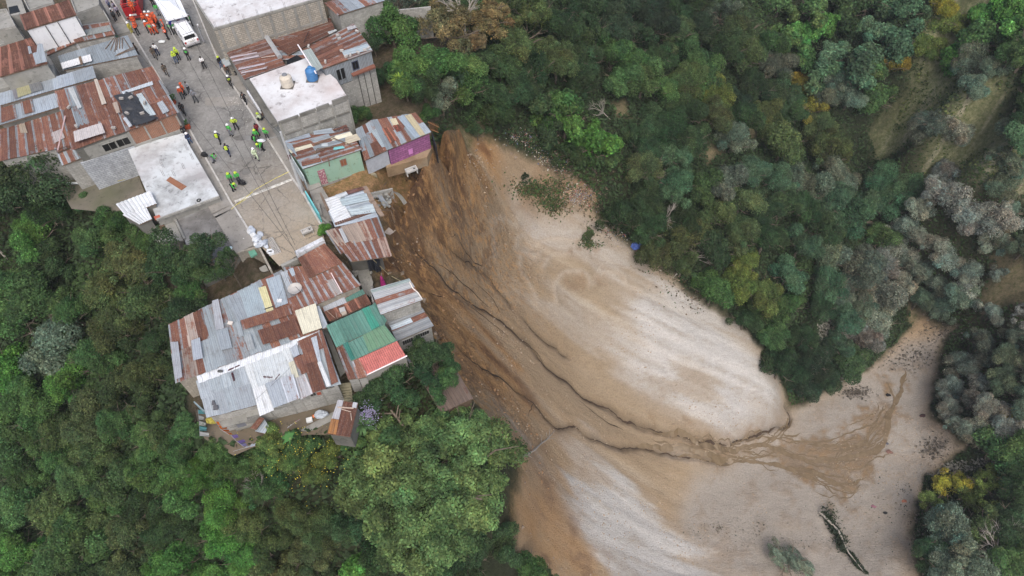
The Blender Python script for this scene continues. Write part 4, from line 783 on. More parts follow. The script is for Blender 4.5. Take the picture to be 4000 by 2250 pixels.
# rust roof 2
root, cs = house('house', 'wide rusty roof with silver stripes along the right sidewalk below the block building', [dict(c=c4(B, [3.0, 3.0, 3.3, 3.3], (562, 602), (820, 1005), (1335, 822), (1085, 452)), pal=[(6, GD, .75), (2, (.25, .2, .2), .55)], w=.72, l=3, seed=22, name='roof', patch=[
    (pl(B, (650, 748), (655, 725), (985, 668), (985, 682)), (.55, .50, .56), -.2), (pl(B, (680, 795), (685, 772), (1005, 708), (1010, 728)), (.55, .50, .56), -.2), (pl(B, (750, 900), (758, 875), (1080, 808), (1085, 828)), (.55, .50, .56), -.2), (pl(B, (785, 948), (790, 925), (1105, 865), (1110, 880)), (.52, .47, .5), -.1), (pl(B, (1040, 752), (1045, 742), (1210, 715), (1215, 727)), (.5, .4, .35), -.1)]),
    dict(c=c4(B, [2.9, 2.9, 3.2, 3.2], (1085, 450), (1300, 755), (1600, 745), (1900, 470)), pal='rust', w=.8, l=3, seed=23), dict(c=c4(B, [2.8, 3.2, 3.4, 2.9], (1085, 450), (1380, 700), (1960, 400), (1890, 228)), pal=[(1, (.16, .14, .13), .8)], w=1.0, l=4, seed=24)], 0, GREYBLOCK)
pln = plane_of(cs[0]); mb = MB()
for k, (q0, q1) in enumerate((((1085, 452), (1145, 545)), ((1145, 545), (1210, 640)), ((1200, 630), (1275, 740)))):
    a_, b2 = onplane(B(*q0), pln, .2), onplane(B(*q1), pln, .2); mb.bar(a_, b2, .28, 6)
small('tarpaulin', 'rolled grey sheeting lying over the ridge of the wide rusty roof', 'sheeting', mb, PM((.34, .35, .36), .6))
mb = MB(); mb.prism([tuple(G(B(*p_), 3.42)) for p_ in ((1345, 760), (1480, 690), (1560, 745), (1360, 815))], 3.36); mb.build('roof_opening', DARK, root)
mb = MB(); mb.bar(G(B(1625, 400), 3.7), G(B(1570, 530), 3.5), .05); small('metal_pipe', 'thin dark pipe lying on the wide rusty roof', 'pipe', mb, PM((.05, .03, .03)))
# tower house with the raised rust roof
root, cs = house('house', 'tall grey house with striped rusty roof weighted by blocks above the white slab', [dict(c=c4(B, [6.2, 6.0, 6.0, 6.2], (1580, 640), (1812, 872), (2430, 642), (2190, 308)), pal=[(6, GD, .74), (3, (.22, .2, .2), .6), (1, GB, .3)], w=.62, l=3.2, seed=25, walls=False, patch=[
    (pl(B, (2045, 660), (2075, 715), (2428, 640), (2370, 560)), (.38, .45, .5), -.1), (pl(B, (1560, 655), (1660, 625), (1815, 868), (1720, 922)), (.33, .38, .37), -.3, .2), (pl(B, (2110, 365), (2215, 335), (2240, 370), (2125, 405)), (.5, .5, .52), 0), (pl(B, (1870, 425), (1980, 390), (1990, 410), (1895, 455)), (.42, .45, .45), 0)])], 0, GREYBLOCK)
fp = inset(cs[0], .15); CORR = blocks('blue_grey_cladding', (.235, .26, .285), (.10, .11, .12), .16, 9, .03, .3)
ptsW = [fp[0], fp[1], fp[2], fp[3]]; mb = MB(); mb.prism([tuple(v) for v in ptsW], 3.4); mb.build('upper_wall', CORR, root)
mb = MB(); e_ = (fp[2] - fp[1]); low = [fp[1] + e_ * .50, fp[2] + e_ * .02, fp[3] + e_ * .02, fp[0] + e_ * .5]; mb.prism([(v[0], v[1], 4.2) for v in low], -1.6); mb.build('wall', GREYBLOCK, root)
mb = MB(); mb.prism([(v[0], v[1], 3.3) for v in (fp[1], fp[1] + e_ * .5, fp[0] + e_ * .5, fp[0])], 0); mb.build('lower_wall', GREYBLOCK, root)
window(root, fp[1], fp[2], .57, .68, 4.6, 5.5, -.0, DARK, PM((.05, .06, .1))); window(root, fp[1], fp[2], .22, .29, 4.0, 5.3, -.0, DARK, CORR_F := PM((.2, .22, .24)), 0); window(root, fp[1], fp[2], .31, .38, 4.0, 5.3, 0, DARK, CORR_F, 0)
mb = MB(); 
for u in (.25, .5, .75): rect_on(mb, low[0], low[1], u - .012, u + .012, -1.6, 4.2, -.05, .1)
mb.build('water_stain_strip', PM((.06, .058, .055)), root)
P0, P1 = fp[1] + e_ * .5, fp[2]; mb = MB(); wallbox(mb, P0, P1, 4.15, 4.3, 4.4, .5, 0, 0, 1, -.45); mb.build('tin_ledge', PM((.2, .085, .06)), root)
mb = MB(); mb.tube([G(B(1492, 562), 6.35), G(B(1720, 922), 6.2)], .07, 6); small('gutter_pipe', 'white pipe edging the striped rusty roof above the blue tank', 'pipe', mb, PM((.8, .75, .78)))
pln = plane_of(cs[0])
for k, q in enumerate(((2000, 465), (2020, 508), (1635, 605), (2240, 418), (2050, 660), (2105, 732), (2160, 715), (2255, 685), (2340, 650), (2388, 630), (1845, 800))):
    mb = MB(); mb.box(tuple(onplane(B(*q), pln, .25)), (.38, .19, .2), k * .8)
    small('concrete_block', ['on the upper seam, higher of a pair', 'on the upper seam, lower of a pair', 'at the left end', 'near the upper right corner', 'on the corner of the grey sheet', 'on the eave, first from the left', 'on the eave, second from the left', 'on the eave, third from the left', 'on the eave, fourth from the left', 'at the right end of the eave', 'by the lower left corner'][k] + ' of the striped tall roof', 'block', mb, PM((.42, .40, .38), .9), 'blocks weighing down the striped tall roof')
for o in scene.collection.objects:
    if o.name.startswith('concrete_block') and o.get('group') == 'blocks weighing down the striped tall roof': o['label'] = 'grey block ' + o['label']
# white slab with the tanks
ro, q = slab('white painted flat roof with pinkish stains carrying two water tanks', [B(888, 1002), D(1250, 430), D(1720, 262), D(1885, 198), D(2125, 118), B(1980, 1010), B(1815, 870), B(1600, 742)], 5.0, -.5, WHITESLAB, GREYBLOCK)
P0, P1 = G(D(1252, 432), 5.0), G(D(2130, 120), 5.0); mb = MB()
for u0, u1, h in ((0, .28, .2), (.3, .53, .25), (.54, .72, .3), (.77, 1.0, .45)): wallbox(mb, P0, P1, 4.9, 5 + h, 5 + h, .16, 0, u0, u1, -.02)
mb.build('parapet', DARKCONC, ro)
for u in (.02, .28, .52, .76, .985): mb = MB(); rect_on(mb, P0, P1, u - .012, u + .012, 0, 5, -.05, .1); mb.build('pillar', CONC, ro)
mb = MB(); rect_on(mb, P0, P1, 0, 1, 3.4, 3.6, -.045, .08); mb.build('floor_beam', DARKCONC, ro)
mb = MB(); mb.prism([tuple(G(p_, 4.6)) for p_ in (B(815, 1022), B(885, 1003), D(1250, 432), D(1170, 475))], 4.45); mb.build('awning', DARKCONC, ro)
mb = MB(); wallbox(mb, G(B(850, 1150), 2.7), G(B(1010, 1400), 2.7), 2.4, 2.8, 2.8, .15); mb.build('balcony_rail', PLASTER, ro)
def tank(name, label, p_, r, h, mat, lidmat):
    c0 = G(p_, 5.13); ro = thing(name, label, 'water tank', c0); mb = MB(); mb.lathe((0, 0, 0), [(.001, 0), (r, 0), (r * 1.03, h * .1), (r, h * .12), (r * 1.03, h * .35), (r, h * .37), (r * 1.03, h * .6), (r, h * .62), (r * .97, h * .8), (r * .5, h * .97), (r * .4, h)], 24)
    mb.build('tank_body', mat, ro, local=True); mb = MB(); mb.lathe((0, 0, h - .02), [(r * .42, 0), (r * .42, .1), (.001, .13)], 18); mb.build('lid', lidmat, ro, local=True); mb = MB(); mb.box((0, 0, -.03), (r * 2.2, r * 2.2, .08)); mb.build('base', PM((.12, .11, .1)), ro, local=True)
tank('water_tank', 'beige ribbed water tank with grey lid on the white roof', B(1365, 1070), .60, 1.25, PM((.52, .47, .40), .6), PM((.2, .21, .23)))
tank('water_tank', 'blue barrel water tank on the white roof beside the tall house', B(1680, 990), .56, 1.35, PM((.05, .17, .38), .5), PM((.06, .20, .42), .5))
# green walled patchwork house
cG = c4(D, [2.7, 2.5, 2.5, 2.7], (1322, 668), (1558, 1002), (2290, 758), (2090, 455)); LT = (.48, .55, .6)
root, cs = house('house', 'mint green walled house under a patchwork of mixed tin sheets, right of street', [dict(c=cG, pal=[(4, GD, .75), (3, GA, .3), (3, (.36, .42, .47), .15), (1, CR, -.2)], w=.55, l=2.0, seed=31, patch=[
    (pl(D, (1330, 690), (1345, 655), (1640, 560), (1660, 610)), (.30, .35, .42), 0), (pl(D, (1700, 585), (1690, 540), (1920, 500), (1960, 560)), (.3, .35, .4), .1), (pl(D, (1945, 780), (1950, 745), (2060, 722), (2090, 755)), (.18, .50, .52), -.5), (pl(D, (1795, 735), (1800, 700), (1870, 690), (1880, 735)), (.6, .68, .72)),
    (pl(D, (2100, 715), (2095, 630), (2235, 580), (2290, 650)), (.52, .47, .36), -.1), (pl(D, (1440, 760), (1430, 720), (1640, 660), (1700, 690)), GD, .8), (pl(D, (1555, 990), (1545, 940), (1780, 880), (1800, 930)), GD, .8), (pl(D, (1360, 740), (1350, 700), (1420, 700), (1500, 870)), (.28, .33, .38), 0)])], -.6, MINT)
fp = inset(cs[0]); window(root, fp[1], fp[2], .62, .72, 1.2, 2.0, 0, PM((.24, .09, .045))); 
dr = MB(); rect_on(dr, fp[1], fp[2], .19, .315, -.5, 1.6, -.05, .09); dd = dr.build('door', PM((.30, .12, .16)), root); dr = MB()
rn = random.Random(2)
for k in range(60): u = .2 + rn.random() * .105; z = -.4 + rn.random() * 1.9; rect_on(dr, fp[1], fp[2], u, u + .006, z, z + .10, -.065, .02)
dd2 = dr.build('lattice', PM((.6, .55, .5)), dd)
mb = MB(); rect_on(mb, fp[1], fp[2], 0, 1, -.6, -.35, -.09, .12); mb.build('plinth', CONC, root)
mb = MB(); mb.prism([tuple(G(D(*p_), -.6)) for p_ in ((1650, 1200), (2370, 1000), (2480, 1060), (2090, 1140), (1730, 1290))], -1.3); small('terrace', 'narrow earth and concrete terrace in front of the mint wall', 'terrace', mb, stained('mossy_concrete', (.25, .22, .15), (.12, .11, .07), (.3, .27, .2), .6))
pln = plane_of([cs[0][0], cs[0][1], cs[0][2]]); mb = MB()
for q0, q1, r_ in (((1945, 640), (2260, 750), .05), ((1740, 775), (2050, 725), .05), ((1740, 780), (1720, 830), .05), ((1680, 835), (1830, 770), .04), ((1700, 720), (1960, 610), .04), ((1710, 730), (1970, 630), .04), ((1900, 990), (1880, 870), .05)): mb.bar(onplane(D(*q0), pln, .3), onplane(D(*q1), pln, .22), r_)
small('roof_poles', 'loose dark poles and battens scattered over the patchwork tin roof', 'poles', mb, WOOD)
for k, (x, y, f) in enumerate(((2035, 540, D), (2075, 505, D))):
    pass
by = thing('bicycle', 'old bicycle lying on the patchwork roof near the block wall', 'bicycle', onplane(D(2050, 525), pln, .3)); mb = MB(); r0 = .3
for dx in (-.45, .45):
    m2 = MB(); n_ = 16
    for j in range(n_): a0, a1 = 2 * math.pi * j / n_, 2 * math.pi * (j + 1) / n_; m2.bar((dx + r0 * math.cos(a0), r0 * math.sin(a0), .0), (dx + r0 * math.cos(a1), r0 * math.sin(a1), .0), .025, 4)
    for j in range(4): a0 = math.pi * j / 4; m2.bar((dx - r0 * math.cos(a0), -r0 * math.sin(a0), 0), (dx + r0 * math.cos(a0), r0 * math.sin(a0), 0), .006, 3)
    m2.build('wheel', PM((.05, .04, .04)), by, local=True)
for p_, q_ in (((-.45, 0, 0), (-.1, .35, .03)), ((-.1, .35, .03), (.35, .4, .03)), ((.35, .4, .03), (.45, 0, 0)), ((-.1, .35, .03), (-.02, 0, .03)), ((-.02, 0, .03), (.35, .4, .03)), ((-.02, 0, .03), (-.45, 0, 0)), ((.35, .4, .03), (.3, .6, .03))): mb.bar(p_, q_, .02, 4)
mb.build('frame', PM((.10, .05, .05)), by, local=True)
# pink shed
root, cs = house('shed', 'shed with multicoloured tin roof and bright pink plank front by the scarp', [dict(c=c4(Q, [1.7, 1.7, 1.5, 1.5], (-20, 1010), (105, 938), (235, 1160), (50, 1245)), pal='mixed', w=.5, l=1.6, seed=33, name='side_roof', wmat=PM((.36, .38, .42)), patch=[(pl(Q, (95, 1020), (150, 1000), (235, 1140), (185, 1150)), (.34, .40, .44), 0)]),
    dict(c=c4(Q, [1.8, 1.8, 1.6, 1.6], (105, 938), (440, 880), (560, 1028), (225, 1165)), pal='mixed', w=.5, l=1.8, seed=34, patch=[(pl(Q, (360, 905), (410, 890), (520, 1050), (480, 1062)), (.48, .42, .28), -.1), (pl(Q, (300, 915), (350, 900), (480, 1070), (440, 1080)), (.32, .39, .46), -.1), (pl(Q, (245, 935), (290, 925), (315, 975), (270, 985)), (.60, .54, .38), -.3), (pl(Q, (265, 985), (310, 975), (350, 1020), (300, 1035)), (.30, .08, .05), .5), (pl(Q, (185, 1010), (235, 1000), (300, 1100), (250, 1120)), (.3, .11, .07), .6)])], -.6, PINK, 'shed', None)
fp = inset(cs[1]); mb = MB(); rect_on(mb, fp[3], fp[2], .45, .55, -.2, .5, -.03, .06); mb.build('shutter', PM((.5, .2, .45)), root)
mb = MB(); mb.prism([tuple(G(Q(*p_), -.55)) for p_ in ((210, 1215), (570, 1140), (530, 1215), (215, 1300))], -1.9); small('earth_terrace', 'small earth terrace in front of the pink plank shed', 'terrace', mb, stained('terrace_soil', (.27, .19, .115), (.12, .08, .05), (.3, .26, .2), .8))
mb = MB(); 
for k in range(7): mb.bar(G(Q(545 + k * 12, 940 + k * 4), .3), G(Q(560 + k * 8, 1010 + k * 2), -1.0), .035)
mb.bar(G(Q(540, 945), .3), G(Q(625, 985), .2), .05); mb.bar(G(Q(560, 1000), -.3), G(Q(620, 1025), -.4), .05); small('wooden_fence', 'broken orange brown wooden fence beside the pink shed', 'fence', mb, PM((.22, .11, .05)))
mb = MB(); wallbox(mb, G(Q(565, 1030), .8), G(Q(600, 1140), .5), -1.8, .8, .5, .1); small('black_door', 'black sheet panel standing at the end of the pink shed', 'panel', mb, PM((.02, .022, .028), .5))
mb = MB(); mb.blob(tuple(G(Q(325, 1200), -.2)), (.22, .1, .35)); small('yellow_jug', 'yellow plastic can standing in front of the pink shed', 'can', mb, PM((.75, .6, .02)))
mb = MB(); mb.blob(tuple(G(Q(372, 1160), .1)), (.12, .12, .3), n=6); small('yellow_cloth', 'small yellow cloth hanging at the pink plank wall', 'cloth', mb, PM((.8, .62, .03)))
# concrete wash basin on the orange yard
def basin(label, p_, z, rz, s_=1.0):
    ro = thing('wash_basin', label, 'wash basin', G(p_, z), rz); mb = MB()
    for x in (-.75, .75): mb.box((x * s_, 0, .35 * s_), (.14 * s_, .6 * s_, .7 * s_))
    mb.build('leg', PM((.5, .49, .46)), ro, local=True); mb = MB(); L_ = .85 * s_; W_ = .42 * s_
    mb.box((0, 0, .72 * s_), (2 * L_, 2 * W_, .06)); mb.box((-L_ + .05, 0, .84 * s_), (.1, 2 * W_, .22)); mb.box((L_ - .05, 0, .84 * s_), (.1, 2 * W_, .22)); mb.box((0, -W_ + .05, .84 * s_), (2 * L_ - .2, .1, .22)); mb.box((0, W_ - .05, .84 * s_), (2 * L_ - .2, .1, .22)); mb.box((.15, 0, .84 * s_), (.08, 2 * W_ - .2, .2))
    mb.build('bowl', PM((.42, .41, .39)), ro, local=True); mb = MB(); mb.box((.42 * s_, 0, .755 * s_), (.35 * s_, .5 * s_, .02)); mb.build('basin_floor', PM((.06, .06, .06)), ro, local=True)
basin('grey concrete wash basin on legs at the orange scarp edge', Q(415, 1345), -.7, .5, .72)
basin('white concrete wash basin standing on the lower street', F(495, 690), 0, .55, .62)
# street face walls and the aqua gate
mb = MB(); wallbox(mb, G(F(455, 165), 1.2), G(F(625, 450), 1.2), -.2, 1.35, 1.35, .12, 0, 0, 1, .0); small('aqua_wall', 'aqua painted wall along the right sidewalk near the orange yard', 'wall', mb, stained('aqua_paint', (.16, .52, .55), (.1, .3, .32), (.3, .55, .55), .8))
mb = MB(); wallbox(mb, G(D(1350, 760), 1.8), G(D(1560, 1100), 1.6), -.2, 1.9, 1.7, .1, 0); small('pale_wall', 'pale blue plastered wall along the sidewalk at the patchwork house', 'wall', mb, stained('pale_blue_plaster', (.50, .56, .58), (.25, .26, .27), (.4, .45, .46), .8))
mb = MB(); rn = random.Random(8)
for k in range(9): p_ = lerp3(G(D(1545, 1150), .9), G(D(1650, 1330), .9), k / 8); mb.bar((p_[0], p_[1], -.3), (p_[0] + rn.uniform(-.1, .1), p_[1], 1.1), .05)
mb.bar(G(D(1545, 1150), .8), G(D(1650, 1330), .8), .04); small('picket_fence', 'grey wooden stake fence at the corner of the mint house terrace', 'fence', mb, WOOD)
mb = MB(); wallbox(mb, G(F(600, 300), .6), G(F(640, 460), .6), -1.5, .6, .6, .25); wallbox(mb, G(F(620, 470), .4), G(F(780, 590), .4), -1.5, .5, .5, .2); small('block_wall', 'broken grey block wall between sidewalk and white sheet roof', 'wall', mb, CONC)
# white sheet roof and tile ridge
root, cs = house('house', 'house with bright white and pale blue tin sheets at the scarp edge', [dict(c=c4(F, [2.0, 2.0, 1.8, 1.8], (690, 268), (832, 606), (1388, 492), (1178, 112)), pal='blue', w=.75, l=2.4, seed=41, jit=.5, patch=[
    (pl(F, (695, 270), (850, 598), (1045, 500), (880, 205)), (.80, .83, .86), -.6, .1), (pl(F, (840, 215), (880, 262), (1000, 215), (975, 168)), (.66, .71, .75), -.6, .14), (pl(F, (975, 165), (1005, 215), (1215, 150), (1180, 112)), (.17, .09, .08), .5, .15), (pl(F, (890, 270), (935, 355), (1270, 285), (1230, 195)), (.48, .58, .63), -.4, .14), (pl(F, (1000, 395), (1050, 480), (1355, 440), (1310, 330)), (.55, .64, .68), -.4, .16)])], -1.7, DARKCONC)
pln = plane_of(cs[0]); mb = MB(); 
for a_, b2, c_, d_ in ((((1168, 112)), (1232, 95), (1335, 275), (1270, 300)), ((1275, 300), (1340, 285), (1455, 465), (1400, 480))): mb.prism([tuple(onplane(F(*p_), pln, .16)) for p_ in (a_, b2, c_, d_)], 1.8)
small('wooden_boards', 'two brown boards laid along the right edge of the white sheet roof', 'boards', mb, PM((.24, .18, .14), .9, 0, .3))
mb = MB(); mb.prism([tuple(onplane(F(*p_), pln, .3)) for p_ in ((645, 198), (668, 193), (770, 405), (735, 415))], 1.9); small('wooden_board', 'weathered grey board at the left corner of the white sheet roof', 'board', mb, WOOD)
mb = MB()
for k in range(16):
    p_ = onplane(F(860 + k * 28, 588 - k * 9.6), pln, .1); q_ = onplane(F(860 + k * 28 - 14, 588 - k * 9.6 - 26), pln, .16); mb.bar(p_, q_, .13, 8, 0, .11)
small('ridge_tiles', 'row of brown clay ridge tiles along the white sheet roof edge', 'tiles', mb, PM((.13, .075, .06), .9, 0, .3))
# overhanging rust roof
root, cs = house('house', 'rusty roofed house hanging over the scarp beside the white sheet roof', [dict(c=c4(F, [1.9, 2.2, 2.1, 1.7], (725, 655), (1375, 480), (1465, 730), (880, 850)), pal=[(5, GD, .72), (2, (.3, .24, .2), .35), (1, (.4, .38, .36), .2)], w=.62, l=4, seed=42), dict(c=c4(F, [1.75, 2.05, 1.8, 1.5], (860, 815), (1465, 728), (1542, 972), (1040, 1042)), pal=[(5, GD, .75), (2, (.27, .2, .17), .45), (1, (.3, .28, .27), .3)], w=.62, l=4, seed=43, walls=False), dict(c=c4(F, [1.9, 1.9, 1.5, 1.5], (712, 660), (880, 625), (985, 905), (900, 945)), pal='rust', w=.7, l=4, seed=44, name='side_roof', walls=False)], -3, DARKCONC, ins=1.3)
pln = plane_of(cs[0]); mb = MB(); patch(mb, pl(F, (880, 640), (925, 630), (1010, 800), (965, 820)), pln, (.48, .5, .52), -.1, .15); small('metal_sheet', 'pale metal sheet on the overhanging rusty roof', 'metal sheet', mb, SHEET)
mb = MB(); mb.prism([tuple(G(F(*p_), -.6)) for p_ in ((1445, 670), (1510, 605), (1578, 660), (1520, 700))], -.66); small('loose_panel', 'grey square panel jutting out over the scarp beside the rusty roof', 'panel', mb, PM((.33, .28, .24)))
# hanging black plastic and pink cloth
mb = MB(); P0, P1 = G(F(1225, 1015), .3), G(F(1395, 990), .3); Q0, Q1 = G(F(1255, 1138), -1.9), G(F(1412, 1172), -2.2)
for i_ in range(6):
    for j in range(6):
        def FP(u, v): q = lerp3(lerp3(P0, P1, u), lerp3(Q0, Q1, u), v); q[1] += .15 * math.sin(u * 12 + v * 3); return q
        mb.face([FP(i_ / 6, j / 6), FP((i_ + 1) / 6, j / 6), FP((i_ + 1) / 6, (j + 1) / 6), FP(i_ / 6, (j + 1) / 6)])
small('tarpaulin', 'black plastic curtain hanging below the overhanging rusty roof', 'tarpaulin', mb, PM((.022, .026, .035), .5), weld=True)
mb = MB(); mb.bar(G(F(1290, 990), .5), G(F(1510, 1200), -3), .035); small('bamboo_pole', 'leaning bamboo pole crossing in front of the black plastic curtain', 'pole', mb, PM((.4, .34, .2)))
mb = MB(); mb.bar(G(F(1545, 1220), -3.2), G(F(1665, 1285), -3.4), .03); small('bamboo_pole', 'short pale pole lying on the scarp left of the striped lower roof', 'pole', mb, PM((.4, .34, .2)))
mb = MB(); mb.lathe(G(F(1440, 1330), -3.3), [(.05, 1.5), (.12, 1.2), (.2, .7), (.26, .1), (.25, 0)], 9); small('pink_cloth', 'magenta cloth hanging on a post above the orange earth', 'cloth', mb, PM((.42, .03, .2), .7, 0, .5))
mb = MB(); mb.bar(G(F(1415, 1180), -1.5), G(F(1425, 1250), -3), .03); small('post', 'thin pale post holding the magenta cloth', 'post', mb, PM((.45, .4, .35)))
# rubble and dangling structure at scarp top
mb = MB(); rn = random.Random(5)
for k in range(26): p_ = G(F(1300 + rn.uniform(0, 230), 160 + rn.uniform(0, 190)), -.8); mb.blob(tuple(p_), (rn.uniform(.1, .3),) * 2 + (rn.uniform(.06, .2),), 0, k, 6, 4, .3)
small('rubble', 'heap of broken blocks and stones left at the scarp top', 'rubble', mb, CONC, kind='stuff')
mb = MB(); P_ = [G(F(*q_), z) for q_, z in (((1545, 150), .2), ((1600, 160), .4), ((1740, 295), -1.4), ((1700, 325), -1.8))]; a_, b2, c_, d_ = P_
for k in range(8): u0, u1 = k / 8, (k + 1) / 8; s0, s1 = .35 * math.sin(u0 * 3.14), .35 * math.sin(u1 * 3.14); mb.face([lerp3(a_, d_, u0) + (0, 0, s0), lerp3(b2, c_, u0) + (0, 0, s0), lerp3(b2, c_, u1) + (0, 0, s1), lerp3(a_, d_, u1) + (0, 0, s1)], 0, None, (.42, .42, .40), .0)
small('metal_sheet', 'bent grey metal sheet dangling over the scarp edge', 'metal sheet', mb, SHEET)
mb = MB(); mb.prism([tuple(G(F(*p_), -.7)) for p_ in ((1360, 200), (1410, 190), (1505, 320), (1440, 335))], -.8); small('door_leaf', 'grey wooden door lying flat on the rubble at the scarp', 'door', mb, PM((.25, .27, .29)))
mb = MB()
for q0, q1 in (((1430, 130), (1560, 140)), ((1430, 130), (1420, 210)), ((1500, 180), (1600, 290)), ((1540, 150), (1480, 260)), ((1510, 310), (1580, 390)), ((1450, 80), (1480, 40)), ((1560, 200), (1500, 330)), ((1420, 390), (1535, 390)), ((1535, 390), (1585, 550))): mb.bar(G(F(*q0), -.8 + .5 * rn.random()), G(F(*q1), -1.4), .045)
small('timber_heap', 'broken timber frame and sticks at the collapsed scarp edge', 'timber', mb, WOOD)
mb = MB(); wallbox(mb, G(F(1290, 190), -.5), G(F(1560, 130), -.5), -1.8, -.4, -.4, .15); small('block_wall', 'short broken block wall beside the dangling metal sheet', 'wall', mb, GREYBLOCK)
# ================================================================ LOWER HOUSES
YEL = (.62, .58, .34)
cR5 = c4(GG, [-.2, -.2, -.5, -.5], (200, 715), (1600, 30), (2050, 790), (298, 1432))
root, cs = house('house', 'long lower house with patchwork of grey and rusty sheets and one yellow sheet', [
    dict(c=cR5, pal=[(5, GD, .76), (3, (.24, .26, .28), .38), (2, (.28, .32, .35), .2), (1, (.3, .25, .22), .5)], w=.72, l=2.9, seed=51, patch=[
        (pl(GG, (920, 380), (1330, 160), (1500, 560), (1060, 680)), (.29, .33, .37), -.05, .1), (pl(GG, (1085, 300), (1320, 180), (1430, 590), (1195, 640)), (.34, .41, .46), -.2, .13), (pl(GG, (1325, 255), (1418, 232), (1522, 545), (1430, 572)), YEL, -.6, .16), (pl(GG, (1420, 150), (1600, 90), (1700, 450), (1545, 510)), (.36, .42, .48), -.2, .14),
        (pl(GG, (790, 800), (940, 755), (1000, 1010), (850, 1045)), (.30, .34, .38), -.1, .15), (pl(GG, (1040, 690), (1095, 675), (1145, 860), (1092, 880)), (.32, .36, .39), 0, .15), (pl(GG, (1165, 855), (1235, 840), (1290, 1030), (1200, 1045)), (.33, .36, .38), .1, .15), (pl(GG, (1320, 800), (1790, 650), (1870, 830), (1390, 980)), (.19, .15, .14), .9, .12),
        (pl(GG, (750, 430), (830, 405), (905, 770), (800, 800)), (.38, .40, .44), .22, .13), (pl(GG, (490, 930), (600, 890), (640, 1150), (520, 1180)), (.36, .40, .46), .12, .14), (pl(GG, (235, 950), (330, 945), (385, 1390), (298, 1420)), (.34, .36, .40), .12, .14), (pl(GG, (1110, 680), (1720, 490), (1760, 600), (1150, 800)), GD, .8, .11)]),
    dict(c=c4(GG, [.15, .1, -.3, -.3], (1640, -5), (2369, -70), (2602, 213), (1890, 520)), pal=[(6, GD, .76), (2, (.3, .28, .27), .42)], w=.6, l=2.2, seed=52, name='east_roof', patch=[(pl(GG, (1600, 60), (1690, 30), (1790, 260), (1700, 300)), (.38, .42, .46), .1, .14), (pl(GG, (1700, 20), (1760, 0), (1790, 90), (1750, 110)), (.36, .42, .48), 0, .16)]),
    dict(c=c4(GG, [.7, .6, .2, .2], (1822, -125), (2149, -310), (2369, -67), (1960, 120)), pal=[(5, GD, .76), (2, (.28, .33, .38), .2), (2, (.3, .24, .2), .5)], w=.55, l=2.6, seed=59, name='upper_roof'),
    dict(c=c4(GG, [-.1, -.1, -.3, -.3], (1778, 535), (2040, 438), (2120, 748), (1882, 832)), pal='cream', w=1.2, l=5, seed=54, jit=0, name='skylight_sheet', walls=False),
    dict(c=c4(GG, [-.35, -.35, -.5, -.5], (2032, 485), (2085, 470), (2205, 738), (2128, 760)), pal='blue', w=1.2, l=5, seed=55, jit=0, name='edge_sheet', walls=False)], -3.6, TANBLOCK)
fp = inset(cs[0]); window(root, fp[3], fp[0], .12, .25, -1.7, -.9, -.0); window(root, fp[0], fp[3], .8, .9, -1.9, -1.0, 0)
pln = plane_of([cs[0][0], cs[0][1], cs[0][3]])
mb = MB(); c0 = onplane(GG(1800, 300), pln, .5); mb.lathe((c0[0], c0[1], c0[2]), [(.001, 0), (.3, .04), (.62, .18)], 20); dsh = thing('satellite_dish', 'round satellite dish on the patchwork lower roof', 'satellite dish', onplane(GG(1800, 300), pln, .05)); mb.build('dish', PM((.42, .40, .38)), dsh)
mb = MB(); mb.bar(c0 - (0, 0, .45), c0, .04); mb.build('mast', PM((.1, .1, .1)), dsh); mb = MB(); mb.tube([c0 + (.5, -.3, .15), c0 + (.2, -.1, .6)], .02, 4); mb.build('feed_arm', PM((.08, .08, .08)), dsh)
mb = MB(); mb.tube([onplane(GG(2245, 88), pln, .45), onplane(GG(2380, 335), pln, .5)], .045, 6); small('metal_pipe', 'long pinkish white pipe lying on the east end of the patchwork roof', 'pipe', mb, PM((.8, .66, .66)))
for k, (x, y) in enumerate(((1595, 425), (1965, 105), (2085, 100), (980, 705))):
    mb = MB(); mb.box(tuple(onplane(GG(x, y), pln, .3)), (.42, .3, .16), k); small('concrete_block', ['white box on the blue grey sheets of the patchwork roof', 'grey block on the ridge of the patchwork roof, left of a pair', 'dark block on the ridge of the patchwork roof, right of a pair', 'tiny pale block on the rusty middle of the patchwork roof'][k], 'block', mb, PM(((.7, .7, .72), (.35, .33, .32), (.12, .1, .1), (.6, .55, .5))[k]))
mb = MB(); mb.bar(onplane(GG(1405, 530), pln, .25), onplane(GG(1518, 492), pln, .25), .06); small('wooden_board', 'dark board across the lower end of the yellow sheet', 'board', mb, PM((.03, .03, .03)))
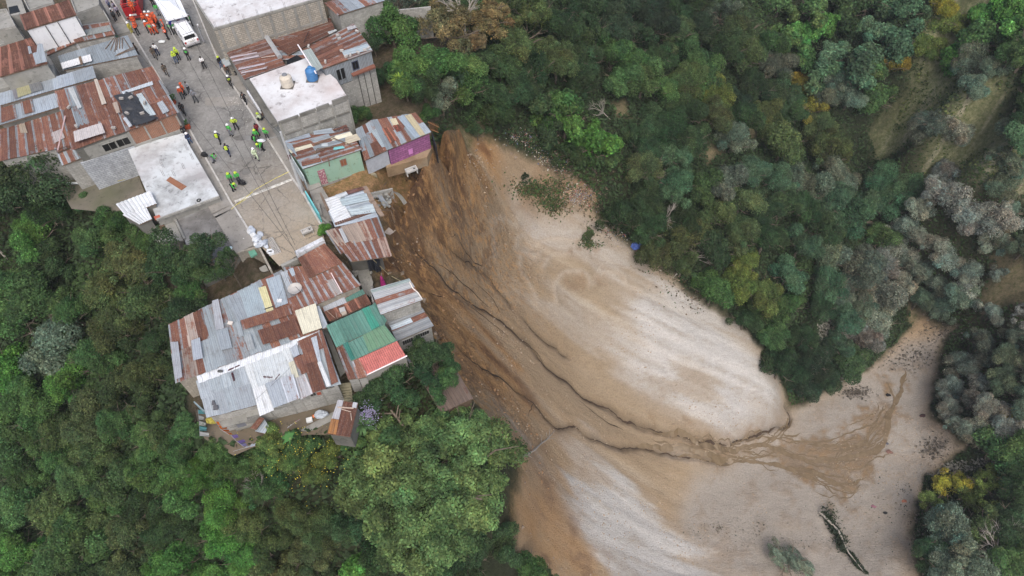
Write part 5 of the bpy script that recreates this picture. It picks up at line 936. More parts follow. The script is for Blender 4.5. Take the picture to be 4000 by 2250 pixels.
# lower front house
cR6 = c4(H, [-.9, -.9, -1.2, -1.2], (557, 285), (2100, -330), (2335, 325), (690, 747))
SV = (.36, .41, .45)
root, cs = house('house', 'lower front house with silver, white and rusty roof sheets and pale gutter', [dict(c=cR6, pal=[(4, SV, .0), (2, (.35, .39, .43), .12)], w=.8, l=2.7, seed=61, patch=[
    (pl(H, (1135, 95), (1690, -130), (1750, 215), (1260, 400)), (.66, .71, .74), -.35, .1), (pl(H, (1150, 85), (1230, 50), (1330, 380), (1260, 410)), (.74, .78, .80), -.5, .12), (pl(H, (1255, 400), (1410, 345), (1525, 665), (1345, 742)), (.80, .83, .86), -.6, .13), (pl(H, (1625, -90), (1720, -130), (1770, 40), (1705, 75)), (.72, .76, .78), -.5, .14),
    (pl(H, (1720, -100), (1810, -170), (1845, -30), (1770, 10)), (.42, .46, .52), .2, .14), (pl(H, (1705, 75), (1775, 45), (1840, 250), (1765, 270)), (.55, .53, .42), -.5, .16), (pl(H, (1815, -190), (2100, -320), (2170, -120), (1880, 10)), GD, .76, .11), (pl(H, (1770, 20), (2060, -100), (2130, 110), (1850, 240)), GD, .78, .12),
    (pl(H, (1990, -230), (2060, -260), (2120, 60), (2080, 75)), (.45, .50, .56), .1, .15), (pl(H, (2070, 80), (2118, 60), (2245, 370), (2190, 385)), (.76, .79, .82), -.6, .17), (pl(H, (2100, -320), (2130, -330), (2335, 320), (2250, 360)), GD, .76, .13), (pl(H, (1910, 110), (2065, 60), (2180, 410), (2015, 465)), (.2, .13, .12), .9, .14),
    (pl(H, (1420, 345), (1600, 285), (1700, 590), (1525, 655)), (.36, .40, .45), -.1, .12), (pl(H, (1605, 290), (1775, 230), (1860, 530), (1705, 590)), (.42, .45, .5), .38, .13), (pl(H, (1775, 250), (1905, 195), (2015, 450), (1855, 530)), (.5, .5, .53), .36, .14)])], -4.4, GREYBLOCK)
pln = plane_of([cs[0][0], cs[0][1], cs[0][3]]); mb = MB()
NG = 30
for k in range(NG):
    u0, u1 = k / NG, (k + 1) / NG; rn = random.Random(k)
    P0, P1 = onplane(H(560 + 1530 * u0, 250 - 590 * u0), pln, .35 + rn.uniform(-.04, .04)), onplane(H(560 + 1530 * u1, 250 - 590 * u1), pln, .35 + rn.uniform(-.04, .04)); e = P1 - P0; nn = np.array([e[1], -e[0], 0]) / np.linalg.norm(e[:2]) * .62
    mb.face([tuple(P0), tuple(P1), tuple(P1 + nn - (0, 0, .22)), tuple(P0 + nn - (0, 0, .22))], 0, None, (.62, .66, .72), -.5)
o = mb.build('gutter', SHEET, root)
fp = inset(cs[0]); P0, P1 = fp[3], fp[2]      # front wall left to right
for u0, u1, z0, z1 in ((.255, .31, -2.6, -2.2), (.50, .545, -2.3, -1.8), (.77, .81, -2.1, -1.6), (.90, .97, -1.5, -1.3)): window(root, P0, P1, u0, u1, z0, z1, 0, DARK, CONC)
mb = MB(); rect_on(mb, P0, P1, .12, .19, -4.3, -2.5, -.03, .06); mb.build('door', PM((.18, .19, .22)), root)
mb = MB(); wallbox(mb, P0, P1, -2.35, -2.25, -2.25, .7, 0, .03, .25, -.7); wallbox(mb, P0, P1, -2.05, -1.95, -1.95, .5, 0, .25, .40, -.5); mb.build('canopy', CONC, root)
for u in (.42, .6, .68, .86): mb = MB(); rect_on(mb, P0, P1, u - .006, u + .006, -4.4, -1.4, -.04, .08); mb.build('pillar', CONC, root)
mb = MB(); rect_on(mb, P0, P1, .4, .98, -2.75, -2.6, -.035, .07); mb.build('beam', CONC, root)
mb = MB(); rect_on(mb, P0, P1, .82, .865, -2.2, -1.75, -.03, .05); mb.build('rusty_panel', PM((.3, .07, .04)), root)
for k, (q0, q1, lab) in enumerate((((950, 165), (1095, 100), 'on the grey sheets near the gutter'), ((995, 195), (1025, 295), 'pointing down the grey sheets'), ((1390, 248), (1505, 258), 'on the bright white sheets'), ((1480, 355), (1595, 215), 'at the lower edge of the white sheets'), ((2035, -15), (2085, -110), 'on the rusty right end'), ((1780, 10), (1890, -45), 'beside the olive sheet'), ((1440, 400), (1475, 530), 'along the edge of the long white sheet'))):
    mb = MB(); P0_, P1_ = onplane(H(*q0), pln, .22), onplane(H(*q1), pln, .22); mb.bar(P0_, P1_, .055)
    for j in range(9): p_ = lerp3(P0_, P1_, (j + .5) / 9); mb.bar(p_ - (.05, .12, 0), p_ + (.05, .12, .02), .018, 3)
    small('rusty_bar', 'dark rusty notched bar ' + lab, 'metal bar', mb, PM((.07, .025, .03)), 'rusty bars on the lower front roof')
mb = MB()
for (x, y) in ((762, 572), (778, 598), (792, 622), (795, 646)): mb.box(tuple(onplane(H(x, y), pln, .22)), (.36, .17, .17), x)
small('concrete_blocks', 'row of small dark blocks on the lower left corner of the silver roof', 'blocks', mb, PM((.10, .10, .11), .9))
mb = MB(); mb.blob(tuple(onplane(H(858, 190), pln, .4)), (.25, .12, .12)); small('cable_coil', 'dark coil lying on the gutter of the lower front roof', 'coil', mb, PM((.08, .08, .08)))
# yard below, path, steps
mb = MB(); YZ = -4.42
mb.face([tuple(G(H(*p_), YZ)) for p_ in ((520, 640), (700, 700), (1200, 800), (2300, 420), (2500, 540), (2250, 760), (2200, 960), (1940, 960), (1560, 1030), (1250, 1120), (1010, 1225), (800, 1110), (640, 1010), (550, 820))]); o = mb.build('yard', stained('trodden_earth', (.15, .12, .085), (.09, .08, .06), (.19, .175, .155), .35, .4, .65, .6)); o['kind'] = 'structure'
mb = MB(); mb.face([tuple(G(H(*p_), YZ + .03)) for p_ in ((1840, 905), (2200, 700), (2330, 640), (2250, 780), (1960, 925))]); o = mb.build('path', CONC); o['kind'] = 'structure'
mb = MB(); mb.face([tuple(G(I(*p_), -3.5)) for p_ in ((150, 900), (240, 900), (480, 1460), (420, 1520), (230, 1000))]); o = mb.build('alley', CONC); o['kind'] = 'structure'
st = thing('stairway', 'worn concrete steps in the alley between the two lower houses', 'stairs', G(H(2420, 440), -4)); mb = MB()
for k in range(7):
    a_, b2 = G(H(2335 + k * 8, 318 + k * 34), -3.4 - k * .16), G(H(2480 + k * 6, 300 + k * 34), -3.4 - k * .16); e = b2 - a_; nn = np.array([e[1], -e[0], 0]) / np.linalg.norm(e) * .42; mb.prism([tuple(a_), tuple(b2), tuple(b2 + nn), tuple(a_ + nn)], -4.6)
mb.build('step', stained('mossy_steps', (.24, .22, .15), (.1, .1, .06), (.3, .29, .24), .8), st)
root, cs = house('shed', 'small shed with ribbed rust and grey roof above the flowering bushes', [dict(c=c4(H, [-1.9, -1.9, -2.1, -2.1], (2322, 530), (2575, 572), (2475, 992), (2192, 955)), pal=[(1, (.2, .12, .1), .8)], w=.5, l=5, seed=63, amp=.03, jit=.3, patch=[(pl(H, (2322, 530), (2395, 540), (2335, 780), (2245, 765)), (.42, .42, .45), .2, .1), (pl(H, (2240, 770), (2335, 785), (2300, 968), (2195, 955)), (.30, .14, .05), .35, .1), (pl(H, (2515, 562), (2572, 572), (2555, 640), (2500, 630)), (.45, .47, .5), .1, .12)])], -4.6, DARKCONC, 'shed', None)
pln = plane_of(cs[0])
for q0, q1, lab in (((2320, 625), (2520, 638), 'pale plank lying across the small ribbed shed roof'), ((2370, 650), (2490, 685), 'thin plank beside the longer plank on the small shed'), ((2485, 700), (2495, 790), 'short stick on the right side of the small shed roof')):
    mb = MB(); mb.bar(onplane(H(*q0), pln, .18), onplane(H(*q1), pln, .18), .06 if 'across' in lab else .035); small('plank', lab, 'plank', mb, PM((.42, .33, .27)))
root, cs = house('lean_to', 'small tin lean-to with a brown board at the front wall', [dict(c=c4(H, [-3.0, -3.0, -3.3, -3.3], (1330, 745), (1395, 755), (1290, 900), (1215, 880)), pal='plainrust', w=.8, l=3, jit=0, seed=64), dict(c=c4(H, [-3.3, -3.3, -3.6, -3.6], (1400, 770), (1450, 860), (1400, 950), (1280, 920)), pal='galv', w=.5, l=3, seed=65)], -4.4, WOOD, 'lean-to', None)
mb = MB(); wallbox(mb, G(H(1030, 905), -4.2), G(H(1280, 830), -4.2), -4.4, -4.2, -4.2, .35, 0); small('stone_step', 'long low stone step along the front wall of the lower house', 'step', mb, CONC)
# clotheslines
def clothes(label, pts, z, cols, seed, drop=.45):
    rn = random.Random(seed); P_ = [G(p_, z) for p_ in pts]; ro = thing('clothesline', label, 'clothesline', P_[0]); mb = MB(); mb.tube(P_, .015, 3); mb.build('line', PM((.3, .3, .3)), ro)
    for k in range(len(P_) - 1):
        a_, b2 = P_[k], P_[k + 1]; L_ = np.linalg.norm(b2 - a_); n_ = max(1, int(L_ / .42)); e = (b2 - a_) / L_; nn = np.array([-e[1], e[0], 0])
        for j in range(n_):
            cl_ = rn.choice(cols); u = (j + .08) / n_ * L_; w_ = .40; d_ = drop * rn.uniform(.7, 1.3); sw = rn.uniform(.25, .6) * (1 if drop > .4 else .6); mb = MB()
            for q in range(3):
                x0, x1 = u + w_ * q / 3, u + w_ * (q + 1) / 3; t0, t1 = (.04 if q % 2 else -.04), (-.04 if q % 2 else .04)
                A_, B_ = a_ + e * x0, a_ + e * x1; mb.face([A_, B_, B_ + nn * (sw + t1) - (0, 0, d_), A_ + nn * (sw + t0) - (0, 0, d_)])
            mb.build('cloth', PM(cl_, .85), ro)
OR_ = [(.62, .16, .03), (.55, .12, .02), (.68, .25, .08)]
clothes('clothesline with orange laundry below the silver roof', pl(H, (775, 790), (840, 890), (950, 960)), -2.0, OR_, 1, .8)
clothes('clothesline with purple and blue laundry near the yard corner', pl(H, (970, 965), (1040, 1040), (1130, 1110)), -3.0, [(.17, .12, .32), (.22, .2, .36), (.28, .25, .3)], 2)
clothes('clothesline with dark, red and pale laundry at the yard edge', pl(H, (1000, 1170), (1130, 1130), (1275, 1100)), -3.0, [(.03, .03, .04), (.25, .03, .05), (.5, .55, .6)], 3, .35)
clothes('clothesline with teal and white laundry left of the silver roof', pl(H, (555, 640), (570, 780), (580, 980)), -3.0, [(.07, .2, .22), (.35, .36, .36), (.09, .17, .2)], 4, .5)
clothes('clothesline with pink and multicoloured laundry along the front wall', pl(H, (1680, 880), (1770, 810), (1845, 765)), -3.2, [(.5, .1, .2), (.3, .35, .5), (.6, .6, .62), (.1, .1, .12)], 5, .4)
mb = MB(); mb.blob(tuple(G(H(735, 775), -3.2)), (.5, .3, .3), 0, 3, 8, 5, .3); small('yellow_cloth', 'yellow bundle hanging at the left end of the orange laundry', 'cloth', mb, PM((.3, .26, .05), .8, 0, .4))
mb = MB(); mb.blob(tuple(G(H(2115, 700), -4.0)), (.55, .4, .3), 0, 4, 9, 6, .35); small('plastic_bag', 'pale grey plastic bag pile at the foot of the block wall', 'bag', mb, PM((.38, .42, .47), .5, 0, .3))
mb = MB(); mb.bar(G(H(2000, 735), -4.2), G(H(2070, 695), -4.2), .14, 8); small('orange_pipe', 'short orange pipe beside the grey bag pile', 'pipe', mb, PM((.6, .16, .04)))
mb = MB(); mb.box(tuple(G(H(1960, 775), -4.25)), (.5, .4, .25), .3); small('white_box', 'small white box on the yard path', 'box', mb, PM((.6, .62, .62)))
mb = MB(); wallbox(mb, G(H(545, 600), -3.0), G(H(675, 720), -3.0), -3.3, -2.2, -2.2, .1); small('grey_sheet', 'grey blue sheet leaning at the left corner of the silver roof house', 'sheet', mb, PM((.2, .27, .3)))
# green roof house
root, cs = house('house', 'house with clean green ribbed roof above a red tiled porch', [
    dict(c=c4(I, [-.3, -.3, -.6, -.6], (240, 882), (838, 612), (985, 868), (368, 1156)), pal='green', w=.95, l=9, jit=0, seed=71, amp=.02, patch=[(pl(I, (690, 680), (775, 645), (915, 890), (815, 945)), (.05, .26, .19), -.7, .08)]),
    dict(c=c4(I, [-.5, -.5, -.9, -.9], (455, 1125), (980, 875), (1130, 1072), (556, 1328)), pal='green', w=.95, l=9, jit=0, seed=72, amp=.02, name='lower_roof', patch=[(pl(I, (700, 1010), (970, 880), (1125, 1072), (780, 1215)), (.125, .24, .15), -.7, .07), (pl(I, (455, 1125), (512, 1092), (605, 1300), (556, 1328)), (.03, .16, .13), -.7, .08)]),
    dict(c=c4(I, [-.6, -.6, -.9, -.9], (830, 605), (862, 592), (1005, 818), (975, 875)), pal='green', w=.5, l=9, jit=0, seed=73, name='edge_roof', walls=False),
    dict(c=c4(I, [-.9, -.9, -1.6, -1.6], (368, 1158), (460, 1118), (650, 1540), (520, 1560)), pal='rust', w=.8, l=3, seed=74, name='side_roof'),
    dict(c=c4(I, [-1.0, -1.0, -1.5, -1.5], (560, 1330), (655, 1290), (760, 1520), (640, 1550)), pal='rust', w=.6, l=3, seed=75, name='side_roof')], -4.2, GREYBLOCK)
# red tile porch
a_, b2, c_, d_ = [G(I(x, y), z) for x, y, z in ((650, 1300, -1.0), (1135, 1078, -1.0), (1240, 1255, -1.6), (735, 1500, -1.6))]
mb = MB(); nu, nv = 20, 7
for i_ in range(nu):
    for j in range(nv):
        def TPt(u, v): return lerp3(lerp3(a_, b2, u), lerp3(d_, c_, u), v)
        u0, u1, v0, v1 = i_ / nu, (i_ + 1) / nu - .004, j / nv, (j + 1) / nv; um = (u0 + u1) / 2; f_ = random.Random(i_ * 9 + j).uniform(.85, 1.1); cl_ = (.47 * f_, .155 * f_, .14 * f_)
        for ua, ub, za, zb in ((u0, um, 0, .05), (um, u1, .05, 0)):
            mb.face([TPt(ua, v0) + (0, 0, .10 + za), TPt(ub, v0) + (0, 0, .10 + zb), TPt(ub, v1) + (0, 0, .05 + zb), TPt(ua, v1) + (0, 0, .05 + za)], 0, None, cl_)
            mb.face([TPt(ua, v1) + (0, 0, .05 + za), TPt(ub, v1) + (0, 0, .05 + zb), TPt(ub, v1) + (0, 0, -.02), TPt(ua, v1) + (0, 0, -.02)], 0, None, (.2, .03, .03))
m, t, b = newmat('red_tiles'); at = nd(t, 'ShaderNodeAttribute', attribute_name='Col'); c = mix(t, ramp(t, noise(t, coord(t), 2, 6), .4, .7, 0, .5), at.outputs['Color'], mix(t, 1., at.outputs['Color'], (.7, .65, .65), 'MULTIPLY')); t.links.new(c, b.inputs['Base Color'])
mb.build('tiled_porch_roof', m, root); mb = MB(); mb.bar(c_ + (.1, 0, 0), d_, .07, 6); mb.build('gutter', PM((.8, .72, .74)), root)
mb = MB(); mb.prism([tuple(v - (0, 0, .12)) for v in (a_, b2, c_, d_)], -3.9); mb.build('porch_wall', PM((.25, .24, .22)), root)
root, cs = house('house', 'sunken rusty roof with pale frames between patchwork roof and green roof', [dict(c=c4(I, [-1.2, -1.2, -1.5, -1.5], (160, 620), (700, 420), (805, 605), (285, 830)), pal='plainrust', w=1.0, l=3, jit=.3, seed=76, patch=[(pl(I, (480, 545), (700, 428), (735, 488), (505, 592)), (.09, .20, .17), -.5), (pl(I, (200, 655), (470, 532), (505, 600), (222, 712)), (.40, .43, .48), .0, .14)])], -4, DARKCONC)
pln = plane_of(cs[0])
for k, (x, y, s_) in enumerate(((450, 700, .5), (470, 738, .45))): mb = MB(); mb.box(tuple(onplane(I(x, y), pln, .25)), (s_, s_, .2), .4); small('concrete_block', ['upper', 'lower'][k] + ' pale square slab on the sunken rusty roof', 'slab', mb, PM((.4, .4, .4) if k == 0 else (.42, .36, .3)))
mb = MB(); mb.bar(onplane(I(250, 705), pln, .3), onplane(I(360, 800), pln, .2), .03); mb.bar(onplane(I(370, 735), pln, .3), onplane(I(385, 805), pln, .2), .03); small('thin_poles', 'two thin sticks at the left end of the sunken rusty roof', 'poles', mb, PM((.3, .22, .18)))
# striped upper roof at the scarp, and the one below
root, cs = house('house', 'house with striped rust and silver roof at the edge of the orange scarp', [dict(c=c4(I, [-.2, -.6, -.6, -.2], (802, 432), (930, 740), (1442, 560), (1285, 292)), pal=[(4, GD, .68), (4, (.38, .40, .42), .28), (2, (.26, .32, .31), .1)], w=.5, l=2.6, seed=77, patch=[(pl(I, (800, 445), (815, 475), (1295, 335), (1280, 295)), (.25, .31, .31), .05, .12)])], -4, GREYBLOCK)
pln = plane_of(cs[0])
mb = MB(); mb.tube([onplane(I(1290, 340), pln, .2), onplane(I(1330, 420), pln, .2), onplane(I(1400, 480), pln, .2), onplane(I(1452, 562), pln, .2)], .05, 5); small('gutter_pipe', 'bent white pipe along the scarp side of the striped roof', 'pipe', mb, PM((.72, .66, .6)))
mb = MB(); mb.prism([tuple(v) for v in (G(I(805, 470), -.6), G(I(870, 660), -.8), G(I(885, 655), -2.4), G(I(820, 610), -2.4))], -2.6); small('white_board', 'narrow white board below the left edge of the striped roof', 'board', mb, PM((.6, .6, .6)))
root, cs = house('house', 'lowest grey and rust striped roof right of the green roof', [dict(c=c4(I, [-2.2, -2.7, -2.7, -2.2], (985, 770), (1130, 1072), (1585, 885), (1400, 595)), pal=[(5, (.24, .26, .28), .3), (4, GD, .66), (1, (.36, .36, .36), .3)], w=.55, l=2.6, seed=78, patch=[(pl(I, (1045, 890), (1070, 948), (1335, 845), (1300, 788)), (.45, .53, .60), -.3, .13)])], -5.4, GREYBLOCK)
fp = inset(cs[0]); window(root, fp[1], fp[2], .1, .4, -3.9, -3.2, 0, DARK, PM((.3, .3, .3)), 4); window(root, fp[1], fp[2], .5, .9, -3.7, -3.1, 0, DARK, PM((.3, .3, .3)), 5)
mb = MB(); mb.prism([tuple(G(I(*p_), -4.9)) for p_ in ((1200, 1180), (1560, 980), (1620, 1180), (1290, 1330))], -6.2); small('terrace', 'grey terrace below the lowest striped roof, behind the small tree', 'terrace', mb, CONC)
root, cs = house('house', 'brown corrugated roof partly covered by the small tree', [dict(c=c4(V, [-5.4, -5.4, -6.3, -6.3], (1040, 925), (1128, 897), (1190, 1003), (1110, 1040)), pal=[(1, (.15, .11, .09), .25)], w=.4, l=6, seed=79, amp=.03, jit=.2)], -9, WOOD)
mb = MB(); mb.blob(tuple(G(I(1330, 1285), -4.7)), (.75, .45, .2), 0, 9, 10, 6, .35); small('plastic_sheet', 'crumpled pale plastic sheet beside the small tree', 'plastic sheet', mb, PM((.42, .42, .43), .5, 0, .5))
mb = MB(); rn = random.Random(12)
for k in range(40): p_ = G(I(560 + rn.uniform(0, 260), 20 + rn.uniform(0, 500)), -2.6); mb.blob(tuple(p_), (rn.uniform(.1, .35), rn.uniform(.1, .3), rn.uniform(.05, .18)), 0, k, 6, 4, .3)
small('rubble', 'heap of broken concrete between the patchwork roof and the scarp', 'rubble', mb, CONC, kind='stuff')
mb = MB(); mb.face([tuple(G(I(*p_), -2.6)) for p_ in ((540, 80), (760, 60), (780, 200), (830, 330), (790, 520), (700, 430), (640, 250))]); small('broken_slab', 'broken concrete floor between patchwork roof and scarp', 'slab', mb, CONC)
# ================================================================ PEOPLE
import bmesh
def skinned(name, nodes, edges, levels=1, root=0):
    me = bpy.data.meshes.new(name + '_cage'); me.from_pydata([n[:3] for n in nodes], edges, []); o = bpy.data.objects.new('tmp', me); scene.collection.objects.link(o)
    o.modifiers.new('skin', 'SKIN')
    if not me.skin_vertices: 
        bm = bmesh.new(); bm.from_mesh(me); bm.verts.layers.skin.verify(); bm.to_mesh(me); bm.free()
    for i, n in enumerate(nodes): me.skin_vertices[0].data[i].radius = (n[3], n[4] if len(n) > 4 else n[3]); me.skin_vertices[0].data[i].use_root = (i == root)
    s_ = o.modifiers.new('sub', 'SUBSURF'); s_.levels = levels; s_.render_levels = levels
    dg = bpy.context.evaluated_depsgraph_get(); r = bpy.data.meshes.new_from_object(o.evaluated_get(dg)); r.name = name
    bpy.data.objects.remove(o); return r
def pose(kind):
    """joints of a 1.70 m figure facing -Y"""
    J = dict(pel=(0, 0, .95), wai=(0, 0, 1.10), che=(0, .01, 1.32), nec=(0, 0, 1.47), hea=(0, -.01, 1.60),
             shl=(.18, 0, 1.41), shr=(-.18, 0, 1.41), ell=(.25, .03, 1.13), elr=(-.25, .03, 1.13), wrl=(.25, -.06, .88), wrr=(-.25, -.06, .88),
             hil=(.10, 0, .92), hir=(-.10, 0, .92), knl=(.13, -.02, .50), knr=(-.13, -.02, .50), anl=(.14, .02, .09), anr=(-.14, .02, .09))
    if kind == 'hold': J.update(ell=(.26, -.02, 1.14), elr=(-.26, -.02, 1.14), wrl=(.08, -.27, 1.20), wrr=(-.06, -.28, 1.16), hea=(0, -.04, 1.60))
    if kind == 'hips': J.update(ell=(.38, .08, 1.18), elr=(-.38, .08, 1.18), wrl=(.18, -.04, 1.0), wrr=(-.18, -.04, 1.0), knl=(.17, 0, .5), anl=(.22, .02, .09), anr=(-.18, .02, .09))
    if kind == 'walk': J.update(knl=(.11, -.20, .53), anl=(.11, -.26, .12), knr=(-.11, .05, .50), anr=(-.11, .30, .14), ell=(.26, .16, 1.15), wrl=(.22, .10, .90), elr=(-.26, -.10, 1.15), wrr=(-.18, -.28, 1.0))
    if kind == 'bend': J.update(wai=(0, -.10, 1.05), che=(0, -.28, 1.18), nec=(0, -.40, 1.24), hea=(0, -.52, 1.28), shl=(.18, -.34, 1.21), shr=(-.18, -.34, 1.21), ell=(.22, -.42, .95), elr=(-.22, -.42, .95), wrl=(.12, -.52, .74), wrr=(-.12, -.52, .74), knl=(.13, -.10, .50), knr=(-.13, -.10, .50))
    if kind == 'crouch': J.update(pel=(0, .12, .42), wai=(0, .06, .56), che=(0, -.06, .76), nec=(0, -.12, .90), hea=(0, -.16, 1.03), shl=(.18, -.08, .84), shr=(-.18, -.08, .84), ell=(.24, -.24, .62), elr=(-.24, -.24, .62), wrl=(.12, -.42, .50), wrr=(-.12, -.42, .50),
             hil=(.10, .10, .40), hir=(-.10, .10, .40), knl=(.18, -.28, .48), knr=(-.18, -.28, .48), anl=(.15, -.10, .09), anr=(-.15, -.10, .09))
    return J
def mid(a, b_, t_=.5): return tuple(a[k] * (1 - t_) + b_[k] * t_ for k in range(3))
PM_cache = {}
def person_meshes(kind):
    if kind in PM_cache: return PM_cache[kind]
    J = pose(kind); nodes = []; edges = []; idx = {}
    def add(k, p_, r, r2=None): idx[k] = len(nodes); nodes.append((*p_, r, r2 or r)); return idx[k]
    def link(a, b_): edges.append((idx[a], idx[b_]))
    add('pel', J['pel'], .135, .10); add('wai', J['wai'], .12, .09); add('che', J['che'], .145, .10); add('nec', J['nec'], .055); add('hd0', mid(J['nec'], J['hea'], .55), .07); add('hea', J['hea'], .088, .10); add('crown', tuple(np.array(J['hea']) + .65 * (np.array(J['hea']) - np.array(J['nec']))), .065)
    for a, b_ in (('pel', 'wai'), ('wai', 'che'), ('che', 'nec'), ('nec', 'hd0'), ('hd0', 'hea'), ('hea', 'crown')): link(a, b_)
    for s_ in 'lr':
        add('sh' + s_, J['sh' + s_], .062); add('el' + s_, J['el' + s_], .044); add('wr' + s_, J['wr' + s_], .03); d = np.array(J['wr' + s_]) - np.array(J['el' + s_]); d = d / np.linalg.norm(d); hand = np.array(J['wr' + s_]) + d * .07; add('ha' + s_, tuple(hand), .036, .02)
        add('hi' + s_, J['hi' + s_], .092); add('kn' + s_, J['kn' + s_], .058); add('ca' + s_, mid(J['kn' + s_], J['an' + s_], .35), .058); add('an' + s_, J['an' + s_], .038); toe_ = (J['an' + s_][0], J['an' + s_][1] - .15, .04); add('to' + s_, toe_, .035)
        for a, b_ in (('che', 'sh' + s_), ('sh' + s_, 'el' + s_), ('el' + s_, 'wr' + s_), ('wr' + s_, 'ha' + s_), ('pel', 'hi' + s_), ('hi' + s_, 'kn' + s_), ('kn' + s_, 'ca' + s_), ('ca' + s_, 'an' + s_), ('an' + s_, 'to' + s_)): link(a, b_)
    body = skinned('body', nodes, edges)
    mb = MB()
    for s_ in 'lr':       # fingers, thumb
        w_ = np.array(J['wr' + s_]); d = w_ - np.array(J['el' + s_]); d /= np.linalg.norm(d); h0 = w_ + d * .09; side = np.cross(d, (0, 1, .2)); side /= np.linalg.norm(side); bend = np.cross(side, d)
        for k, L_ in enumerate((.065, .075, .07, .055)):
            p0 = h0 + side * (k - 1.5) * .02; p1 = p0 + d * L_ * .55; p2 = p1 + d * L_ * .35 - bend * .02; mb.bar(p0, p1, .009, 5); mb.bar(p1, p2, .0085, 5, 0, .006)
        t0 = w_ + d * .03 + side * .03; mb.bar(t0, t0 + side * .03 + d * .04, .010, 5, 0, .008)
    hx = np.array(J['hea']); mb.bar(hx + (0, -.085, .0), hx + (0, -.115, -.025), .012, 5, 0, .016); mb.bar(hx + (-.022, -.088, -.05), hx + (.022, -.088, -.05), .007, 4)
    for sx in (-1, 1): mb.blob(tuple(hx + (sx * .085, .0, .0)), (.012, .022, .03), 0, 1, 6, 4, 0); mb.blob(tuple(hx + (sx * .032, -.088, .015)), (.012, .008, .008), 0, 1, 6, 4, 0)
    ex = mb.mesh('extra', []); bm = bmesh.new(); bm.from_mesh(body); bm.from_mesh(ex); bm.to_mesh(body); bm.free()
    def sub(name, keys, links, grow, tweak={}):
        ns, ii = [], {}
        for k in keys: n = nodes[idx[k]]; g = tweak.get(k, grow); ii[k] = len(ns); ns.append((n[0], n[1], n[2], n[3] + g, n[4] + g))
        return skinned(name, ns, [(ii[a], ii[b_]) for a, b_ in links])
    tr = sub('trousers', ['pel', 'hil', 'hir', 'knl', 'knr', 'cal', 'car', 'anl', 'anr'], [('pel', 'hil'), ('pel', 'hir'), ('hil', 'knl'), ('hir', 'knr'), ('knl', 'cal'), ('knr', 'car'), ('cal', 'anl'), ('car', 'anr')], .018)
    ja = sub('jacket', ['pel', 'wai', 'che', 'nec', 'shl', 'shr', 'ell', 'elr', 'wrl', 'wrr'], [('pel', 'wai'), ('wai', 'che'), ('che', 'nec'), ('che', 'shl'), ('che', 'shr'), ('shl', 'ell'), ('shr', 'elr'), ('ell', 'wrl'), ('elr', 'wrr')], .02, {'nec': .012, 'pel': .022})
    ve = sub('vest', ['pel', 'wai', 'che', 'shl', 'shr'], [('pel', 'wai'), ('wai', 'che'), ('che', 'shl'), ('che', 'shr')], .036, {'pel': .005, 'shl': .03, 'shr': .03})
    for m_ in (tr, ja, ve, body): m_.polygons.foreach_set('use_smooth', [True] * len(m_.polygons))
    up = np.array(J['hea']) - np.array(J['nec']); c0 = hx + (0, 0, .02)
    mb = MB(); mb.lathe(tuple(c0), [(.17, .02), (.135, .04), (.128, .08), (.10, .13), (.05, .155), (.001, .16)], 14); he = mb.mesh('helmet', [], smooth=True)
    mb = MB(); mb.blob(tuple(c0 + (0, .018, .035)), (.108, .112, .10), 0, 3, 10, 7, .05); ha = mb.mesh('hair', [], smooth=True)
    mb = MB()
    for s_ in 'lr': a = np.array(J['an' + s_]); mb.box(tuple(a + (0, -.05, -.035)), (.10, .28, .10)); mb.bar(a + (0, .01, -.02), a + (0, .0, .08), .056, 8)
    bo = mb.mesh('boots', []); mb = MB(); cc_ = np.array(J['che']); mb.box(tuple(cc_ + (0, .19, -.08)), (.30, .16, .42)); mb.box(tuple(cc_ + (0, .29, -.14)), (.22, .06, .22)); ba = mb.mesh('backpack', [])
    mb = MB(); z0 = J['wai'][2]; 
    for m_ in (body, tr, ja, ve, he, ha, bo, ba):
        m_.materials.clear(); m_.materials.append(DARK)
    PM_cache[kind] = dict(body=body, trousers=tr, jacket=ja, vest=ve, helmet=he, hair=ha, boots=bo, backpack=ba); return PM_cache[kind]
SKIN = PM((.22, .11, .07), .6, 0, .05)
CC = dict(orange=(.60, .10, .035), lime=(.2, .55, .08), green=(.07, .40, .08), yellow=(.46, .60, .05), white=(.75, .76, .78), black=(.015, .015, .018), navy=(.025, .035, .08), grey=(.20, .21, .24), lilac=(.34, .32, .42), brown=(.10, .065, .045), camo=(.09, .075, .06), jeans=(.07, .11, .2), maroon=(.17, .02, .03), pale=(.5, .6, .42), red=(.5, .03, .03), khaki=(.5, .45, .08), blue=(.1, .15, .35), darkgrey=(.06, .065, .07))
def person(label, p_, kind, face, jacket, trousers, vest=None, hat=None, pack=None, z=.0, s_=.94, group='people on the street'):
    ms = person_meshes(kind); ro = thing('person', label, 'person', G(p_, z), R(face), group); ro.scale = (s_, s_, s_)
    def add(k, c, rough=.8, name=None):
        o = bpy.data.objects.new(name or k, ms[k]); scene.collection.objects.link(o); o.parent = ro; o.material_slots[0].link = 'OBJECT'; o.material_slots[0].material = SKIN if c is None else PM(CC[c] if isinstance(c, str) else c, rough, 0, .06)
    add('body', None); add('trousers', trousers); add('jacket', jacket); add('boots', 'black')
    if vest: add('vest', vest)
    if hat: add('helmet', hat, .4)
    else: add('hair', 'black')
    if pack: add('backpack', pack)
